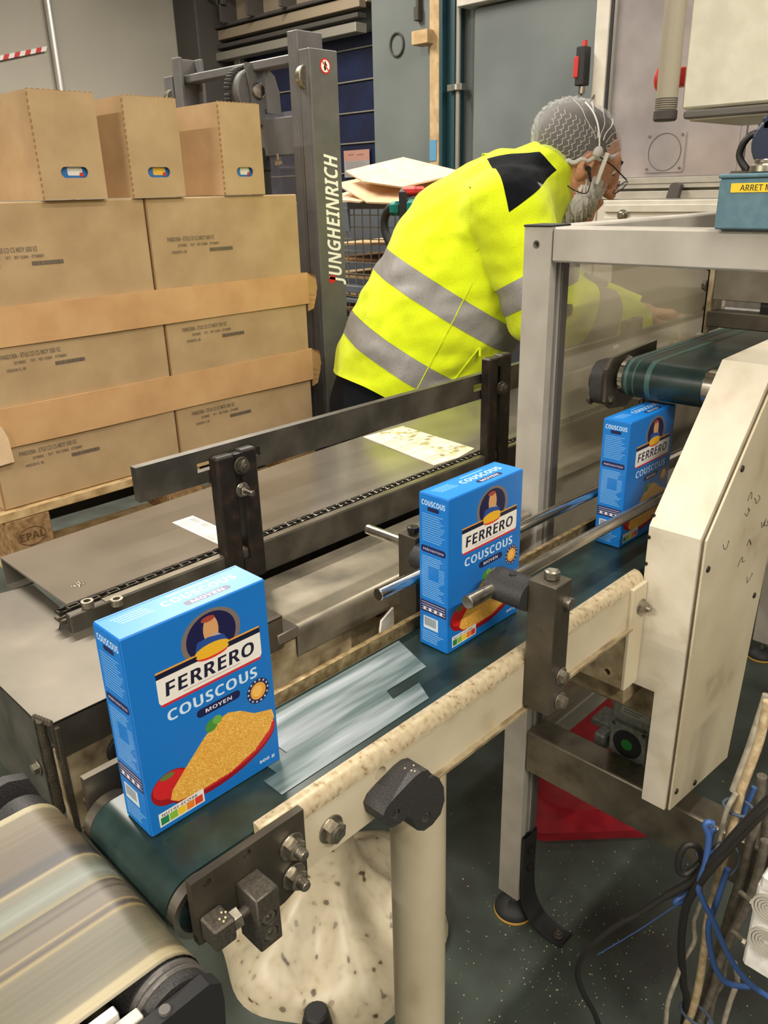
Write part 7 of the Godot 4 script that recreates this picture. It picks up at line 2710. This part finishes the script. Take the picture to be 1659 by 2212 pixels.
	for s in [[-0.04, -0.11], [-0.02, 0.11]]:
		b = mb()
		var pr := [Vector2(-0.11, 0.0), Vector2(-0.11, 0.07), Vector2(-0.06, 0.11), Vector2(0.02, 0.11), Vector2(0.08, 0.07), Vector2(0.16, 0.05), Vector2(0.185, 0.03), Vector2(0.185, 0.0)]
		var pp := PackedVector2Array()
		for v in pr:
			pp.append(v)
		prism(b, Transform3D(Basis(B_A, Vector3.UP, -B_B), lw(Vector3(s[0] + 0.02, 0.0, s[1] + 0.045))), pp, 0.09, true)
		part(t, "shoe", b, M.black_rubber)
	# hair, hairnet, beard net
	var skull := func(c: Vector3, r: Vector3, cutf: Callable, wr: float, st: SurfaceTool, nu := 40, nv := 28) -> void:
		var grid := []
		for j in nv + 1:
			var row := []
			var th := PI * j / nv
			for i in nu + 1:
				var ph := TAU * i / nu
				var dir := Vector3(sin(th) * cos(ph), cos(th), sin(th) * sin(ph))
				var w := 1.0 + wr * fold_noise.get_noise_3d(dir.x * 5.0 + dir.y * 9.0, dir.y * 4.0, dir.z * 7.0) + wr * 0.5 * fold_noise.get_noise_3d(dir.x * 14.0, dir.y * 14.0, dir.z * 14.0)
				row.append(c + dir * r * w)
			grid.append(row)
		for j in nv:
			for i in nu:
				var P := [grid[j][i], grid[j][i + 1], grid[j + 1][i + 1], grid[j + 1][i]]
				var ok := true
				for p in P:
					if cutf.call(p) < 0.0:
						ok = false
				if not ok:
					continue
				var N := []
				for p in P:
					N.append(ld(hd(1, 0, 0) * 0.0 + head_dir(((p - c) / (r * r)).normalized())))
				tri(st, lw(hd(P[0].x, P[0].y, P[0].z)), lw(hd(P[1].x, P[1].y, P[1].z)), lw(hd(P[2].x, P[2].y, P[2].z)), N[0], N[1], N[2])
				tri(st, lw(hd(P[0].x, P[0].y, P[0].z)), lw(hd(P[2].x, P[2].y, P[2].z)), lw(hd(P[3].x, P[3].y, P[3].z)), N[0], N[2], N[3])
	b = mb()
	skull.call(Vector3(-0.044, 0.042, 0), Vector3(0.098, 0.084, 0.077), func(p: Vector3) -> float: return p.y - (0.005 + 0.75 * p.x) if p.x > -0.06 else p.y + 0.055, 0.02, b, 110, 90)
	part(t, "hair", b, M.hair)
	b = mb()
	skull.call(Vector3(-0.05, 0.042, 0), Vector3(0.11, 0.091, 0.09), func(p: Vector3) -> float: return p.y - (0.026 + 0.72 * p.x), 0.05, b, 120, 96)
	var net := part(t, "hairnet", b, M.net, "white pleated hairnet")
	# pleats: zigzag ribs over the back of the net
	b = mb()
	for k in 8:
		for j in 7:
			var pts := []
			for i in 3:
				var f0 := -0.135 + k * 0.013 + (0.006 if i == 1 else 0.0) + 0.002 * sin(j * 2.0 + k)
				var u0 := -0.02 + j * 0.0135 + i * 0.0075 + 0.002 * sin(k * 3.0 + j)
				pts.append(net_point(f0, u0))
			if pts.has(Vector3.ZERO):
				continue
			tube(b, pts, 0.0008, 5)
	part(net, "pleats", b, M.net_pleat)
	# long creases running up from the ear
	for k in 7:
		b = mb()
		var cr := []
		var a0 := deg_to_rad(30.0 + k * 19.0)
		for i in 9:
			var v := 0.02 + i * 0.0125
			var p := net_point(-0.012 + cos(a0) * v + 0.003 * sin(i * 1.3 + k), 0.045 + sin(a0) * v * 0.9)
			if p != Vector3.ZERO:
				cr.append(p)
		if cr.size() > 2:
			tube(b, cr, 0.0011 if k % 2 == 0 else 0.0018, 5, 0.5)
			part(net, "crease", b, M.net_pleat)
	b = mb()
	for side in [-1.0, 1.0]:
		var hem := []
		for k in 25:
			var f0: float = lerp(0.05, -0.13, k / 24.0)
			var u0: float = 0.026 + 0.72 * f0 + 0.004 * sin(k * 1.9)
			var p := net_side(f0, u0, side)
			hem.append(p)
		tube(b, hem, 0.0055, 8)
	part(net, "elastic_hem", b, M.net_dense)
	b = mb()
	var ev := []
	for k in 13:
		var v := k / 12.0
		ev.append(net_point(lerp(-0.085, -0.01, v), lerp(0.115, 0.045, v) + 0.012 * sin(v * PI)))
	tube(b, ev, 0.0019, 6)
	part(net, "elastic_cord", b, M.white_letter)
	b = mb()
	lathe(b, Transform3D(Basis(ld(head_dir(Vector3(1, 0, 0))), ld(head_dir(Vector3(0, 1, 0))), ld(Vector3(0, 0, 1))), lw(hd(-0.008, 0.036, -0.086))), [Vector2(0.0, 0.014), Vector2(0.009, 0.009), Vector2(0.012, 0.0), Vector2(0.009, -0.009), Vector2(0.0, -0.014)], 12)
	part(net, "knot", b, M.net_dense)
	b = mb()
	skull.call(Vector3(0.022, -0.058, 0), Vector3(0.05, 0.095, 0.07), func(p: Vector3) -> float: return min(0.025 - p.y - abs(p.x) * 0.4, p.x + 0.03), 0.14, b, 110, 90)
	var bn := part(t, "beard_net", b, M.beard_cloth, "white beard cover hanging from the ears")
	for side in [-1.0, 1.0]:
		b = mb()
		var st := []
		for k in 6:
			st.append(lw(hd(lerp(0.012, 0.03, k / 5.0), lerp(0.045, -0.02, k / 5.0), side * lerp(0.088, 0.072, k / 5.0))))
		tube(b, st, 0.006, 8, 0.4)
		part(bn, "ear_strap", b, M.beard_cloth)
	# glasses
	b = mb()
	for side in [-1.0, 1.0]:
		tube(b, [lw(hd(-0.006, 0.03, side * 0.084)), lw(hd(0.04, 0.03, side * 0.078)), lw(hd(0.09, 0.022, side * 0.064))], 0.0016, 6)
		var rim := []
		for k in 25:
			var a := TAU * k / 24
			rim.append(lw(hd(0.094 + 0.006 * sin(a), 0.006 + 0.019 * sin(a), side * (0.034 + 0.027 * cos(a)))))
		tube(b, rim, 0.0013, 6, 1.0, true)
	tube(b, [lw(hd(0.096, 0.012, -0.008)), lw(hd(0.099, 0.015, 0)), lw(hd(0.096, 0.012, 0.008))], 0.0014, 6)
	var gl := part(t, "glasses", b, M.glasses)
	b = mb()
	for side in [-1.0, 1.0]:
		var cc := lw(hd(0.094, 0.006, side * 0.034))
		var nn := ld(head_dir(Vector3(0.95, -0.3, 0)))
		for k in 24:
			var a := TAU * k / 24
			var a2 := TAU * (k + 1) / 24
			tri(b, cc, lw(hd(0.094 + 0.006 * sin(a), 0.006 + 0.019 * sin(a), side * (0.034 + 0.027 * cos(a)))), lw(hd(0.094 + 0.006 * sin(a2), 0.006 + 0.019 * sin(a2), side * (0.034 + 0.027 * cos(a2)))), nn, nn, nn)
	part(gl, "lens", b, M.lens)
	# eyes and brows
	for side in [-1.0, 1.0]:
		b = mb()
		lathe(b, Transform3D(Basis.IDENTITY, lw(hd(0.053, 0.026, side * 0.032))), [Vector2(0.0, 0.0115), Vector2(0.006, 0.0098), Vector2(0.01, 0.0057), Vector2(0.0115, 0.0), Vector2(0.01, -0.0057), Vector2(0.006, -0.0098), Vector2(0.0, -0.0115)], 16)
		var eye := part(t, "eye", b, M.white_letter)
		b = mb()
		cyl(b, lw(hd(0.0625, 0.022, side * 0.032)), lw(hd(0.0648, 0.0212, side * 0.032)), 0.005, 0.0045, 14)
		part(eye, "iris", b, M.hair)
		b = mb()
		tube(b, [lw(hd(0.0705, 0.05, side * 0.012)), lw(hd(0.067, 0.054, side * 0.03)), lw(hd(0.055, 0.051, side * 0.046))], 0.0032, 6)
		part(t, "eyebrow", b, M.hair)
	# ear plug with cord
	b = mb()
	cyl(b, lw(hd(-0.01, -0.003, -0.075)), lw(hd(-0.008, -0.004, -0.094)), 0.006, 0.005, 14)
	cyl(b, lw(hd(-0.008, -0.005, -0.092)), lw(hd(0.012, -0.025, -0.09)), 0.004, 0.003, 12)
	tube(b, smooth_path([lw(hd(0.012, -0.025, -0.09)), lw(hd(0.018, -0.05, -0.085)), lw(hd(-0.012, -0.058, -0.083)), lw(hd(-0.045, -0.055, -0.075)), lw(hd(-0.07, -0.065, -0.08))], 5), 0.0014, 6)
	part(t, "ear_plug", b, M.black_rubber)

func head_dir(d: Vector3) -> Vector3:
	return Vector3(0.866 * d.x + 0.5 * d.y, -0.5 * d.x + 0.866 * d.y, d.z)

func net_side(f: float, u: float, side: float) -> Vector3:
	var x := (f + 0.05) / 0.11
	var y := (u - 0.042) / 0.091
	var k: float = max(0.02, 1.0 - x * x - y * y)
	return lw(hd(f, u, side * sqrt(k) * 0.091))

func net_point(f: float, u: float) -> Vector3:
	var x := (f + 0.05) / 0.11
	var y := (u - 0.042) / 0.091
	if 1.0 - x * x - y * y < 0.03 or u < 0.03 + 0.72 * f:
		return Vector3.ZERO
	return lw(hd(f, u, -sqrt(1.0 - x * x - y * y) * 0.092))
